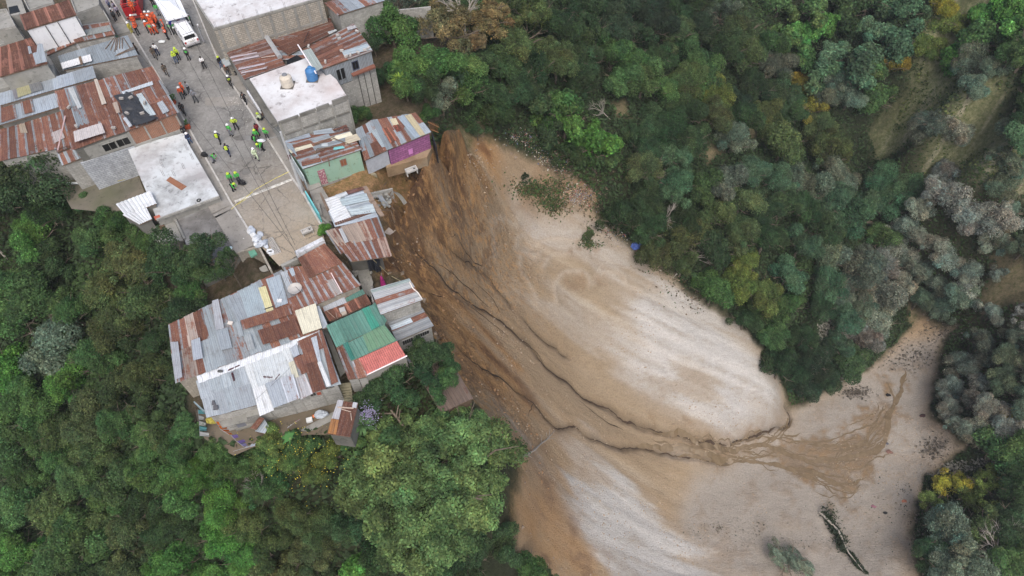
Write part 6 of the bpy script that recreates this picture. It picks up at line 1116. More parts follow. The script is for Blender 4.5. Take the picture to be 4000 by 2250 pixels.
PPL = [
 ('rescuer in orange suit and white helmet beside the rear of the red truck', A(1712, 335), 'stand', 30, 'orange', 'orange', None, 'white'),
 ('rescuer in orange and black gear standing lowest beside the red truck', A(1745, 435), 'hold', 60, 'orange', 'black', 'orange', 'orange'),
 ('firefighter in yellow green gear and white helmet left of the orange rescuers', A(1670, 425), 'stand', 80, 'khaki', 'khaki', None, 'white'),
 ('rescuer in orange at the left rim of the orange crowd', A(1848, 322), 'stand', 20, 'orange', 'black', None, 'orange'),
 ('rescuer in orange with arms out at the back of the orange crowd', A(1885, 292), 'hold', 180, 'orange', 'orange', None, 'white'),
 ('rescuer in orange with white helmet at the top of the orange crowd', A(1935, 288), 'stand', 200, 'orange', 'orange', None, 'white'),
 ('rescuer in orange at the upper right of the orange crowd', A(1985, 305), 'hips', 160, 'orange', 'orange', None, 'orange'),
 ('rescuer in orange with white helmet in the middle of the orange crowd', A(1915, 335), 'hold', 100, 'orange', 'orange', None, 'white'),
 ('rescuer in orange with orange helmet in the middle of the orange crowd', A(1958, 345), 'stand', 250, 'orange', 'black', None, 'orange'),
 ('rescuer in orange at the right rim of the orange crowd', A(2012, 350), 'stand', 270, 'orange', 'black', None, 'orange'),
 ('rescuer with black trousers at the lower left of the orange crowd', A(1885, 410), 'stand', 0, 'orange', 'black', None, 'white'),
 ('rescuer in grey green vest over orange trousers facing the camera', A(1925, 432), 'hips', 0, 'grey', 'orange', 'lime', 'orange'),
 ('rescuer in orange with pale vest at the front of the orange crowd', A(1982, 418), 'stand', 340, 'orange', 'orange', 'white', 'orange'),
 ('rescuer in orange in the centre front of the orange crowd', A(1945, 380), 'hold', 10, 'orange', 'orange', None, 'orange'),
 ('person in red orange jacket standing between crowd and white pickup', A(2092, 395), 'stand', 300, 'orange', 'darkgrey', 'white', 'orange'),
 ('person in orange jacket and black trousers nearest below the orange crowd', A(2120, 492), 'hold', 320, 'orange', 'black', 'white', 'orange'),
 ('worker in green vest and white helmet left of the white pickup', A(2172, 430), 'stand', 0, 'darkgrey', 'black', 'green', 'white'),
 ('worker in dark green vest leaning beside the white pickup door', A(2235, 430), 'stand', 40, 'green', 'black', 'darkgrey', 'white'),
 ('worker in green vest behind the white pickup under the tent edge', A(2415, 330), 'stand', 250, 'darkgrey', 'black', 'green', 'white'),
 ('worker in green vest at the top beside the white tent', A(1938, 78), 'stand', 60, 'darkgrey', 'black', 'lime', 'white'),
 ('worker in green vest and grey trousers at the left tent edge', A(2005, 192), 'stand', 0, 'green', 'grey', 'green', 'black'),
 ('onlooker in lilac shirt in the shaded passage left of the truck', A(1400, 125), 'stand', 80, 'lilac', 'jeans', None, None),
 ('onlooker in grey shirt highest against the truck side', A(1478, 165), 'stand', 90, 'lilac', 'navy', None, None),
 ('onlooker in white shirt in the group left of the truck', A(1448, 225), 'hold', 90, 'white', 'navy', None, None),
 ('onlooker in pale lilac shirt nearest the truck wheel', A(1512, 215), 'stand', 60, 'lilac', 'black', None, None),
 ('onlooker in dark clothes at the front of the group left of the truck', A(1468, 275), 'stand', 70, 'darkgrey', 'black', None, None),
 ('person in white shirt and dark jeans standing in the upper street', A(1995, 695), 'stand', 10, 'white', 'navy', None, None),
 ('person in brown camouflage beside the one in a white shirt', A(1962, 738), 'walk', 30, 'camo', 'camo', None, None),
 ('person in brown clothes on the left corner under the pole roof', A(1748, 692), 'stand', 320, 'brown', 'darkgrey', None, None),
 ('worker in bright yellow jacket and black trousers in the upper street', A(2258, 748), 'stand', 0, 'yellow', 'black', None, 'yellow'),
 ('worker in yellow green jacket and blue jeans in the upper street', A(2228, 795), 'hold', 20, 'yellow', 'jeans', None, 'yellow'),
 ('worker in green vest and white helmet right of the two yellow jackets', A(2382, 752), 'stand', 0, 'darkgrey', 'black', 'green', 'white'),
 ('person in brown camouflage alone near the left kerb of the upper street', A(2108, 952), 'walk', 30, 'camo', 'camo', None, None),
 ('person in orange jacket and helmet, right one of the orange pair', A(2332, 1190), 'stand', 330, 'orange', 'darkgrey', None, 'orange'),
 ('person in orange jacket with white helmet, left one of the pair', A(2308, 1240), 'stand', 10, 'orange', 'darkgrey', None, 'white'),
 ('person in grey jacket right of the orange pair', A(2395, 1175), 'hold', 340, 'grey', 'darkgrey', None, None),
 ('person in grey camouflage with legs apart below the orange pair', A(2470, 1285), 'hips', 10, 'grey', 'darkgrey', None, 'grey'),
 ('person in black clothes walking along the left kerb by the flower pots', A(2325, 1440), 'walk', 20, 'black', 'black', None, None),
 ('photographer in white shirt and black trousers in mid street', B(325, 858), 'hold', 20, 'white', 'black', None, None),
 ('person in black jacket, jeans and yellow helmet at the right wall', B(540, 858), 'stand', 60, 'black', 'jeans', None, 'yellow'),
 ('person with orange helmet and brown clothes on the right sidewalk', B(632, 968), 'stand', 20, 'brown', 'darkgrey', None, 'orange'),
 ('worker in yellow green vest with white helmet stepping off the right kerb', B(662, 1095), 'walk', 20, 'darkgrey', 'black', 'yellow', 'white'),
 ('person in all black walking away on the right sidewalk', B(842, 1308), 'walk', 190, 'black', 'black', None, None),
 ('worker in pale green top sitting low against the right wall', D(1030, 395), 'crouch', 250, 'pale', 'black', None, 'yellow'),
 ('person in brown clothes hidden behind the one in pale green', D(1068, 365), 'crouch', 200, 'brown', 'darkgrey', None, None),
 ('worker in bright yellow vest and white helmet in mid street', D(725, 498), 'hips', 10, 'yellow', 'black', 'yellow', 'white'),
 ('worker in green vest and white helmet below the bright yellow one', D(662, 580), 'stand', 340, 'green', 'grey', 'green', 'white'),
 ('worker in dark jacket with yellow back panel and white helmet', D(518, 672), 'walk', 180, 'navy', 'black', None, 'white', 'yellow'),
 ('bareheaded worker in dark jacket with yellow back panel', D(635, 825), 'walk', 190, 'navy', 'navy', None, None, 'yellow'),
 ('person in navy clothes with white helmet on the left sidewalk', D(155, 690), 'stand', 30, 'navy', 'jeans', None, 'white'),
 ('person in black at the slab edge behind the navy one', D(95, 600), 'stand', 40, 'black', 'black', None, None),
 ('worker in green jacket with grey trousers at the left kerb', D(435, 912), 'bend', 80, 'green', 'grey', None, None),
 ('person in maroon jacket at the top of the green jacket group', D(1002, 575), 'stand', 330, 'maroon', 'black', None, None, 'maroon'),
 ('worker in green jacket and yellow helmet right of the group', D(1118, 632), 'hips', 340, 'green', 'darkgrey', 'green', 'yellow'),
 ('worker in green jacket and yellow helmet behind the lamp head', D(995, 648), 'stand', 20, 'green', 'darkgrey', None, 'yellow'),
 ('worker in green jacket with black backpack left of the lamp head', D(985, 712), 'stand', 100, 'green', 'darkgrey', None, None, 'black'),
 ('worker in green jacket and yellow helmet lowest in the group', D(1062, 762), 'bend', 330, 'green', 'black', None, 'yellow', 'green'),
 ('person in pale hooded overalls walking in mid street', D(980, 880), 'walk', 30, 'pale', 'pale', None, 'white'),
 ('worker in green jacket with black backpack and yellow helmet, lower street', D(672, 1192), 'stand', 10, 'green', 'darkgrey', None, 'yellow', 'black'),
 ('worker in green jacket holding a large black bag, lower street', D(765, 1178), 'hold', 20, 'green', 'darkgrey', None, 'yellow'),
 ('worker in green jacket bending at the lower left kerb', D(690, 1270), 'bend', 60, 'green', 'black', None, 'yellow')]
for row in PPL: person(*row)
mb = MB(); mb.blob(tuple(G(D(785, 1165), .35)), (.42, .28, .3), 0, 1, 9, 6, .25); small('black_bag', 'large black plastic bag beside the worker on the lower street', 'bag', mb, PM((.015, .015, .018), .4))
mb = MB(); mb.blob(tuple(G(D(312, 812), .35)), (.35, .25, .3), 0, 2, 9, 6, .25); small('black_bag', 'black bag on the left sidewalk behind the bending green worker', 'bag', mb, PM((.02, .02, .022), .5))
# ================================================================ VEHICLES
def wheel(parent, x, y, r=.36, w_=.22):
    mb = MB(); n = 18
    for k in range(n):
        a0, a1 = 2 * math.pi * k / n, 2 * math.pi * (k + 1) / n
        for (r0, x0, r1, x1) in ((r * .6, -w_ / 2, r, -w_ / 2), (r, -w_ / 2, r, w_ / 2), (r, w_ / 2, r * .6, w_ / 2)):
            mb.face([(x + x0, y + r0 * math.cos(a0), r + r0 * math.sin(a0)), (x + x0, y + r0 * math.cos(a1), r + r0 * math.sin(a1)), (x + x1, y + r1 * math.cos(a1), r + r1 * math.sin(a1)), (x + x1, y + r1 * math.cos(a0), r + r1 * math.sin(a0))])
    o = mb.build('wheel', PM((.02, .02, .02), .9), parent, local=True); mb = MB(); mb.bar((x - w_ * .46, y, r), (x + w_ * .46, y, r), r * .6, 14); mb.build('rim', PM((.3, .3, .32), .4, .5), o, local=True)
def hull(mb, secs, mi=0, **kw):      # secs: list of (y, [(x,z)...]) cross sections along Y
    for k in range(len(secs) - 1):
        (ya, A_), (yb, B_) = secs[k], secs[k + 1]; n = len(A_)
        for j in range(n): mb.face([(A_[j][0], ya, A_[j][1]), (A_[(j + 1) % n][0], ya, A_[(j + 1) % n][1]), (B_[(j + 1) % n][0], yb, B_[(j + 1) % n][1]), (B_[j][0], yb, B_[j][1])], mi, **kw)
    mb.face([(p_[0], secs[0][0], p_[1]) for p_ in secs[0][1]], mi, **kw); mb.face([(p_[0], secs[-1][0], p_[1]) for p_ in secs[-1][1]][::-1], mi, **kw)
def sec(w0, w1, z0, z1, c=.05): return [(-w0, z0), (-w0, (z0 + z1) / 2), (-w1, z1 - c), (-w1 + c, z1), (w1 - c, z1), (w1, z1 - c), (w0, (z0 + z1) / 2), (w0, z0)]
fr_, re_ = G(A(2278, 340), 0), G(A(2432, 575), 0); dv = re_ - fr_; Lv = 5.1; ang = math.atan2(dv[1], dv[0]) + math.pi / 2     # +? local -Y = rear direction
ctr = (fr_ + re_) / 2; pk = thing('pickup_truck', 'white double cab pickup with canopy and light bar parked beside the white tent', 'pickup truck', ctr, math.atan2(dv[1], dv[0]) + math.pi / 2)
CW = PM((.78, .79, .82), .3); mb = MB(); hull(mb, [(-2.55, sec(.82, .80, .45, .98)), (-2.45, sec(.88, .86, .40, 1.04)), (-.2, sec(.90, .87, .38, 1.06)), (1.3, sec(.90, .87, .38, 1.06)), (2.3, sec(.88, .82, .40, .98)), (2.55, sec(.80, .74, .45, .85))]); mb.build('body', CW, pk, local=True)
mb = MB(); hull(mb, [(-2.45, sec(.84, .72, 1.03, 1.62)), (-.62, sec(.84, .72, 1.03, 1.68))]); mb.build('bed_canopy', CW, pk, local=True)
mb = MB(); hull(mb, [(-.58, sec(.85, .70, 1.03, 1.70)), (.75, sec(.85, .70, 1.03, 1.70)), (1.35, sec(.84, .76, 1.00, 1.06, .02))]); mb.build('cab', CW, pk, local=True)
mb = MB(); mb.face([(-.62, .86, 1.64), (.62, .86, 1.64), (.74, 1.33, 1.12), (-.74, 1.33, 1.12)]); g_ = mb; g_.build('windscreen', GLASS, pk, local=True)
mb = MB(); mb.face([(-.64, -2.475, 1.14), (.64, -2.475, 1.14), (.60, -2.47, 1.58), (-.60, -2.47, 1.58)]); mb.face([(-.62, -2.47, 1.585), (.62, -2.47, 1.585), (.6, -2.05, 1.64), (-.6, -2.05, 1.64)]); mb.build('rear_window', GLASS, pk, local=True)
for sx in (-1, 1):
    for y0, y1 in ((-2.2, -.75), (-.45, .12), (.2, .72)):
        mb = MB(); mb.face([(sx * .868, y0, 1.14), (sx * .868, y1, 1.14), (sx * .79, y1 - .05, 1.54), (sx * .79, y0 + .05, 1.54)]); mb.build('side_window', GLASS, pk, local=True)
    mb = MB(); mb.box((sx * .72, -2.56, .8), (.18, .05, .26)); mb.build('tail_light', PM((.4, .02, .02), .3), pk, local=True); mb = MB(); mb.box((sx * .62, 2.52, .72), (.3, .08, .16)); mb.build('headlight', PM((.7, .7, .7), .2), pk, local=True)
    mb = MB(); mb.box((sx * 1.0, .75, 1.15), (.2, .1, .15)); mb.build('mirror', CW, pk, local=True)
    for y in (-1.6, 1.6): wheel(pk, sx * .82, y)
mb = MB(); mb.box((0, -2.62, .5), (1.7, .14, .2)); mb.build('bumper', PM((.35, .35, .37), .4), pk, local=True); mb = MB(); mb.box((0, -2.60, .82), (.4, .02, .16)); mb.build('number_plate', PM((.6, .6, .58)), pk, local=True)
mb = MB(); mb.box((0, .45, 1.78), (1.15, .25, .12)); mb.build('light_bar', PM((.35, .36, .42), .3), pk, local=True); mb = MB(); mb.lathe((0, 2.0, 1.0), [(.25, 0), (.24, .02), (.12, .025), (.001, .025)], 16); mb.build('hood_emblem', PM((.35, .15, .2)), pk, local=True)
# red fire truck
bl, br = G(A(1620, 275), 0), G(A(1830, 240), 0); ctr = (bl + br) / 2; e = br - bl; ft = thing('fire_truck', 'red rescue truck with open equipment bed and cream cab roof at the top', 'fire truck', ctr, math.atan2(e[1], e[0]))
WD = np.linalg.norm(e) / 2; RED = PM((.33, .015, .02), .4); mb = MB(); Lt = 7.2
mb.box((0, .06, 1.25), (2 * WD, .12, 1.1)); mb.box((-WD + .06, 2.3, 1.35), (.12, 4.5, 1.3)); mb.box((WD - .06, 2.3, 1.35), (.12, 4.5, 1.3)); mb.box((0, 2.3, .85), (2 * WD - .25, 4.4, .12)); mb.box((0, 4.5, 1.4), (2 * WD, .12, 1.4)); mb.build('body', RED, ft, local=True)
mb = MB()
for x in (-WD + .05, WD - .05):
    mb.bar((x, .05, 2.3), (x, 4.5, 2.3), .045); 
    for k in range(6): mb.bar((x, .05 + k * .89, 1.9), (x, .05 + k * .89, 2.3), .035)
mb.bar((-WD, .05, 2.3), (WD, .05, 2.3), .05); mb.bar((-WD, .05, 2.05), (WD, .05, 2.05), .035); mb.build('rail', PM((.42, .03, .03), .4), ft, local=True)
rn = random.Random(3)
for k in range(10):
    mb = MB(); mb.box((rn.uniform(-WD + .4, WD - .4), .5 + k * .4, 1.15), (.5, .35, rn.uniform(.3, .7)), rn.uniform(-.3, .3)); mb.build('equipment_box', PM(rn.choice([(.15, .15, .16), (.28, .22, .12), (.10, .16, .3), (.3, .3, .3)])), ft, local=True)
mb = MB(); mb.box((-.35, 2.2, 1.7), (.08, 3.8, .5)); mb.box((.45, 2.2, 1.7), (.08, 3.8, .5)); mb.build('divider', PM((.12, .12, .13)), ft, local=True)
mb = MB(); mb.box((0, 3.55, 2.5), (2 * WD - .1, 1.9, .14)); mb.build('roof_panel', PM((.62, .58, .52), .5), ft, local=True); mb = MB(); hull(mb, [(4.7, sec(WD, WD - .1, .5, 2.5)), (6.6, sec(WD, WD - .1, .5, 2.5)), (7.2, sec(WD - .05, WD - .15, .5, 1.5))]); mb.build('cab', RED, ft, local=True)
mb = MB(); mb.box((0, 0, .8), (.55, .06, .2)); mb.build('number_plate', PM((.6, .6, .6)), ft, local=True); mb = MB(); mb.box((0, -.1, .5), (2 * WD, .2, .2)); mb.build('bumper', PM((.2, .03, .03)), ft, local=True)
for x in (-WD + .2, WD - .2):
    for y in (1.1, 5.6): wheel(ft, x, y, .48, .3)
person('rescuer in orange standing inside the open bed of the red truck', A(1690, 150), 'stand', 20, 'orange', 'orange', None, 'orange', z=1.3)
# white tent
tc = [G(A(2085, 248), 2.5), G(A(2348, 182), 2.5), G(A(2245, -40), 2.5), G(A(1940, -10), 2.5)]; ce_ = sum(tc) / 4; tn = thing('canopy_tent', 'white canopy tent on posts above the white pickup', 'tent', (ce_[0], ce_[1], 0)); mb = MB()
pk_ = ce_ + (0, 0, .8); NS = 6
for k in range(4):
    a_, b2 = tc[k], tc[(k + 1) % 4]
    for j in range(NS):
        for i_ in range(NS):
            def TQ(u, v): q = lerp3(lerp3(a_, b2, u), pk_, v); q[2] += -.12 * math.sin(math.pi * u) * (1 - v) ** 2 - .1 * math.sin(math.pi * v); return q
            mb.face([TQ(i_ / NS, j / NS), TQ((i_ + 1) / NS, j / NS), TQ((i_ + 1) / NS, (j + 1) / NS), TQ(i_ / NS, (j + 1) / NS)])
    mb.face([a_, b2, b2 - (0, 0, .25), a_ - (0, 0, .25)])
mb.build('canopy', PM((.80, .83, .88), .6, 0, .03), tn, weld=True)
for v in tc: mb = MB(); mb.bar((v[0], v[1], 0), v, .035); mb.build('post', PM((.5, .5, .5)), tn)
mb = MB(); mb.box(tuple(G(A(2135, 262), .5)), (.5, .4, 1.0), .5); small('blue_crate', 'blue crate standing under the front edge of the white tent', 'crate', mb, PM((.03, .04, .35)))
mb = MB(); mb.box(tuple(G(A(2270, 215), .4)), (1.6, .7, .75), .5); small('supply_table', 'table with dark supplies under the white tent', 'table', mb, PM((.06, .06, .07), .8, 0, .6))
# ================================================================ STREET PROPS
mb = MB(); mb.bar(G(B(230, 310), 4.2), G(B(315, 525), 0), .09, 8, 0, .13); small('white_pole', 'white post leaning over the sidewalk right of the pickup', 'post', mb, PM((.62, .63, .66)))
base = G(D(1555, 1305), 0); top = base + (0, 0, 7.6); tx, ty, _ = proj(top)
up_ = thing('utility_pole', 'grey concrete utility pole with street lamp beside the patchwork roof', 'utility pole', base); mb = MB(); mb.bar(base, G(D(1240, 560), 8.0) if False else base + (0, 0, 8), .16, 10, 0, .10); mb.build('pole', PM((.42, .43, .44), .9), up_)
topc = base + (0, 0, 7.6); lampc = G(D(1030, 640), 6.2); mb = MB(); mb.bar(topc, lampc, .03); mb.build('lamp_arm', PM((.3, .3, .3)), up_); mb = MB(); mb.blob(tuple(lampc), (.42, .2, .12), 0, 1, 10, 6, .0); mb.build('lamp_head', PM((.6, .62, .65), .4), up_)
mb = MB(); mb.box(tuple(base + (0, 0, 5.0)), (.22, .22, .6)); mb.build('meter_box', PM((.1, .03, .03)), up_)
def wire(label, a, b_, sag=.6, r=.018):
    pts = [lerp3(a, b_, k / 14) - (0, 0, sag * 4 * (k / 14) * (1 - k / 14)) for k in range(15)]; mb = MB(); mb.tube(pts, r, 3); small('power_cable', label, 'cable', mb, PM((.04, .04, .04)), 'cables above the street')
wire('thin dark cable from the utility pole up the street', topc, G(A(1900, -100), 6.5)); wire('cable crossing the street towards the lower left kerb', G(A(1960, 0), 6), G(F(345, 935), 1.2), .8); wire('cable along the left kerb over the flower pots', G(A(1700, 600), 4), G(E(2400, 700), 3), .5)
wire('cable descending from the tent to the right sidewalk', G(A(2200, 0), 5), G(F(330, 830), 1), .7); wire('cable from the patchwork roof to the yellow sheet roof', G(GG(1740, -60), 2), G(GG(1500, 520), .2), .2, .012); wire('cable from the silver roof up to the olive sheet', G(H(1280, 520), -.8), G(H(1760, 70), -.2), .1, .012)
# sandbags
rn = random.Random(7)
for k in range(26):
    u = (k % 13) / 13; x = 1890 + 130 * u + rn.uniform(-60, 60); y = 470 + 230 * u + rn.uniform(-14, 14); z = .14 + (.16 if k >= 13 else 0) + (.12 if k >= 20 else 0); mb = MB(); ang = rn.uniform(0, 3)
    mb.blob((0, 0, 0), (.36, .25, .16), 0, k, 8, 6, .14); o = mb.build('sandbag', PM([(.50, .54, .60), (.38, .42, .48), (.58, .60, .62)][k % 3], .7, 0, .2)); o.location = G(E(x, y), z); o.rotation_euler = (rn.uniform(-.2, .2), rn.uniform(-.2, .2), ang)
    tag(o, ['bottom', 'middle', 'top'][0 if k < 13 else 1 if k < 20 else 2] + ' layer white sack, %s from the upper end of the kerb heap' % 'first second third fourth fifth sixth seventh eighth ninth tenth eleventh twelfth thirteenth'.split()[k if k < 13 else k - 13 if k < 20 else k - 20], 'sack', 'white sacks heaped at the street end')
for k in range(20):
    u = (k // 2) / 10; x = 2095 + 105 * u + (k % 2) * 26; y = 600 + 180 * u - (k % 2) * 12; mb = MB()
    for (cx_, cy_, sx_, sy_) in ((0, .08, .4, .03), (0, -.08, .4, .03), (-.185, 0, .03, .16), (.185, 0, .03, .16), (0, 0, .03, .16)): mb.box((cx_, cy_, 0), (sx_, sy_, .19))
    o = mb.build('concrete_block', PM((.45, .43, .41), .9)); o.location = G(E(x, y), .1 + .0 * k); o.rotation_euler = (0, 0, .35); tag(o, 'hollow grey block beside the sacks, %s column, %s down the row' % (['left', 'right'][k % 2], 'first second third fourth fifth sixth seventh eighth ninth tenth'.split()[k // 2]), 'block', 'hollow blocks stacked at the street end')
for k, (x, y, lab) in enumerate(((2105, 745, 'upper'), (2125, 765, 'lower'))): mb = MB(); mb.box(tuple(G(E(x, y), .15)), (.5, .35, .28), .4 * k); small('white_box', lab + ' white box beside the block stack at the street end', 'box', mb, PM((.62, .64, .66)))
for k, (f, x, y, lab) in enumerate(((A, 2188, 1300, 'upper'), (C, 2370, 485, 'lower'), )):
    ro = thing('flower_pot', lab + ' orange clay pot with a green plant on the left sidewalk', 'plant pot', G(f(x, y), .12)); mb = MB(); mb.box((0, 0, .22), (.42, .42, .44)); mb.build('pot', PM((.46, .09, .035), .7), ro, local=True)
    mb = MB(); r2 = random.Random(k)
    for j in range(160 if k == 0 else 50):
        a0 = r2.uniform(0, 6.28); d_ = r2.uniform(0, .42 if k == 0 else .2); c_ = np.array([d_ * math.cos(a0), d_ * math.sin(a0), .5 + r2.uniform(0, .6)]); v1_ = np.array([r2.gauss(0, 1), r2.gauss(0, 1), r2.gauss(0, .6)]) * .08; v2_ = np.array([r2.gauss(0, 1), r2.gauss(0, 1), r2.gauss(0, .6)]) * .05
        mb.face([c_ - v1_, c_ + v2_, c_ + v1_, c_ - v2_])
    mb.build('foliage', PM((.05, .12, .035)), ro, local=True)
TAPE = PM((.55, .48, .12), .5)
for k, (q, lab) in enumerate((([G(D(1385, 1030), 1.0), G(D(1200, 1120), .8), G(D(950, 1260), .7), G(D(720, 1449), .8)], 'yellow caution tape stretched across the street above the hump'), ([G(E(1890, 0), .9), G(E(1730, 120), .7), G(E(1620, 215), .3)], 'yellow caution tape tied down at the lower left kerb'), ([G(D(930, 1240), .7), G(D(850, 1370), .6), G(D(740, 1440), .6)], 'second strand of yellow tape beside the hump'))):
    mb = MB()
    for j in range(len(q) - 1):
        for i_ in range(8):
            a_, b2 = lerp3(q[j], q[j + 1], i_ / 8), lerp3(q[j], q[j + 1], (i_ + 1) / 8); w_ = np.array([.01, .02, .03]) * (1 if i_ % 2 else .7); mb.face([a_ - w_, b2 - w_, b2 + w_, a_ + w_])
    small('caution_tape', lab, 'tape', mb, TAPE)
mc = thing('motorcycle', 'dark motorcycle parked against the rusty roof house wall', 'motorcycle', G(B(665, 915), .12), .9); 
for y in (-.65, .65): wheel(mc, 0, y, .3, .12)
mb = MB(); hull(mb, [(-.6, sec(.1, .1, .6, .8)), (-.1, sec(.14, .14, .5, .82)), (.3, sec(.16, .14, .5, .95)), (.6, sec(.08, .06, .6, .95))]); mb.build('body', PM((.03, .03, .035), .4), mc, local=True); mb = MB(); mb.bar((-.35, .5, 1.02), (.35, .5, 1.02), .02); mb.bar((0, .62, .3), (0, .5, 1.0), .03); mb.build('handlebar', PM((.2, .2, .2)), mc, local=True)
mb = MB(); P_ = [G(B(*q_), z) for q_, z in (((525, 750), 2.2), ((600, 715), 2.3), ((650, 800), 2.3), ((575, 835), 2.2))]; mb.prism([tuple(v) for v in P_], P_[0][2] - .06); small('tin_awning', 'small grey tin awning over the right sidewalk', 'awning', mb, PM((.30, .33, .34)))
# litter on the road
mb = MB(); rn = random.Random(31); 
for (f, x0, y0, x1, y1, n_) in ((D, 600, 60, 760, 250, 60), (B, 560, 900, 900, 1400, 40), (D, 870, 640, 1130, 880, 30), (A, 1780, 500, 2080, 700, 16), (D, 600, 300, 1000, 500, 20)):
    for k in range(n_):
        t_ = rn.random(); p_ = G(f(x0 + rn.uniform(0, x1 - x0), y0 + (y1 - y0) * rn.random()), .02); s_ = rn.uniform(.02, .07); mb.box(tuple(p_), (s_, s_ * .7, .02), rn.uniform(0, 3))
small('litter', 'small pale crumbs and stones scattered over the street', 'litter', mb, PM((.5, .49, .47), .9, 0, .4, 1.), kind='stuff')
mb = MB(); mb.blob(tuple(G(A(2035, 522), .15)), (.4, .2, .12), 0, 3, 8, 5, .3); small('plastic_bag', 'pale clear plastic bag lying in the street below the orange crowd', 'bag', mb, PM((.6, .63, .64), .4))
# ================================================================ VEGETATION
def leafmat():
    m, t, b = newmat('foliage'); oi = nd(t, 'ShaderNodeObjectInfo'); a = nd(t, 'ShaderNodeAttribute', attribute_name='Col'); p = coord(t)
    c = mix(t, 1.0, oi.outputs['Color'], a.outputs['Color'], 'MULTIPLY'); n = noise(t, p, .9, 4, .6)
    c = mix(t, ramp(t, n, .35, .7, 0, .5), c, mix(t, 1., c, (1.10, 1.08, .9), 'MULTIPLY')); t.links.new(c, b.inputs['Base Color']); b.inputs['Roughness'].default_value = .75; b.inputs['Specular IOR Level'].default_value = .25
    tr = nd(t, 'ShaderNodeBsdfTranslucent'); t.links.new(mix(t, 1., c, (1.2, 1.3, .6), 'MULTIPLY'), tr.inputs[0]); ms = nd(t, 'ShaderNodeMixShader'); ms.inputs[0].default_value = .22
    out = t.nodes['Material Output']; t.links.new(b.outputs[0], ms.inputs[1]); t.links.new(tr.outputs[0], ms.inputs[2]); t.links.new(ms.outputs[0], out.inputs[0]); return m
LEAF = leafmat(); BARK = plain('bark', (.13, .105, .08), .9, 0, .35, 4.); PALEBARK = plain('pale_bark', (.34, .31, .27), .9, 0, .3, 4.)
def quads_mesh(name, P, T1, T2, Nn, col_, mat, fold=.12):
    n = len(P); v = np.empty((n, 4, 3)); v[:, 0] = P - T1; v[:, 1] = P - T2 * .9 + T1 * .1; v[:, 2] = P + T1; v[:, 3] = P + T2 * .9 + T1 * .1
    f_ = Nn * np.linalg.norm(T1, axis=1)[:, None] * fold; v[:, 0] -= f_; v[:, 2] -= f_
    me = bpy.data.meshes.new(name); me.vertices.add(4 * n); me.vertices.foreach_set('co', v.astype(np.float32).ravel()); me.loops.add(4 * n); me.loops.foreach_set('vertex_index', np.arange(4 * n, dtype=np.int32))
    me.polygons.add(n); me.polygons.foreach_set('loop_start', np.arange(0, 4 * n, 4, dtype=np.int32)); me.polygons.foreach_set('loop_total', np.full(n, 4, dtype=np.int32)); me.update(calc_edges=True)
    ca = me.color_attributes.new('Col', 'FLOAT_COLOR', 'POINT'); c4_ = np.repeat(np.concatenate([col_, np.ones((n, 1))], 1), 4, 0).astype(np.float32); ca.data.foreach_set('color', c4_.ravel()); me.materials.append(mat); return me
def leafcloud(name, C_, Rr, n, leaf, seed, up=.35, tone=.28, aspect=.55, zcut=-.5, gap=.0):
    rg = np.random.default_rng(seed); w_ = Rr ** 2; w_ = w_ / w_.sum(); N = int(n * 1.5); li = rg.choice(len(C_), N, p=w_)
    d = rg.normal(size=(N, 3)); d[:, 2] += up * 1.6; d /= np.linalg.norm(d, axis=1)[:, None]; rr = Rr[li] * (1 - np.abs(rg.normal(0, .17, N))) * (1 + rg.normal(0, .10, N)); P = C_[li] + d * rr[:, None]
    # drop leaves buried inside other lobes
    keep = np.ones(N, bool)
    for k in range(len(C_)): keep &= ~((np.linalg.norm(P - C_[k], axis=1) < Rr[k] * .72) & (li != k))
    nz = vn(P[:, 0] * 3.3 + 7 + seed, P[:, 1] * 3.3 + P[:, 2] * 2.1, seed); keep &= nz > gap; keep &= P[:, 2] > zcut; P = P[keep][:n]; d = d[keep][:n]; li = li[keep][:n]; N = len(P)
    Nn = d * .7 + rg.normal(size=(N, 3)) * .45 + np.array([0, 0, .5]); Nn /= np.linalg.norm(Nn, axis=1)[:, None]; T1 = np.cross(Nn, rg.normal(size=(N, 3))); T1 /= np.linalg.norm(T1, axis=1)[:, None]; T2 = np.cross(Nn, T1)
    L_ = leaf * rg.uniform(.6, 1.35, N)[:, None] * .5; lt = rg.uniform(1 - tone, 1 + tone, len(C_))[li]; cn = vn(P[:, 0] * 9 + P[:, 2] * 6, P[:, 1] * 9 - P[:, 2] * 5, seed + 3); cn2 = vn(P[:, 0] * 22 + 5, P[:, 1] * 22 + P[:, 2] * 15, seed + 4); g = lt * (.38 + 1.0 * cn ** 1.3 + .55 * cn2) * rg.choice([.7, 1., 1.45], N, p=[.3, .5, .2]); hue = rg.normal(0, .06, len(C_))[li] + rg.normal(0, .05, N)
    col_ = np.stack([g * (1 + hue * 1.6), g, g * (1 - hue * .5)], 1).clip(.1, 3); return quads_mesh(name, P, T1 * L_, T2 * L_ * aspect, Nn, col_, LEAF)
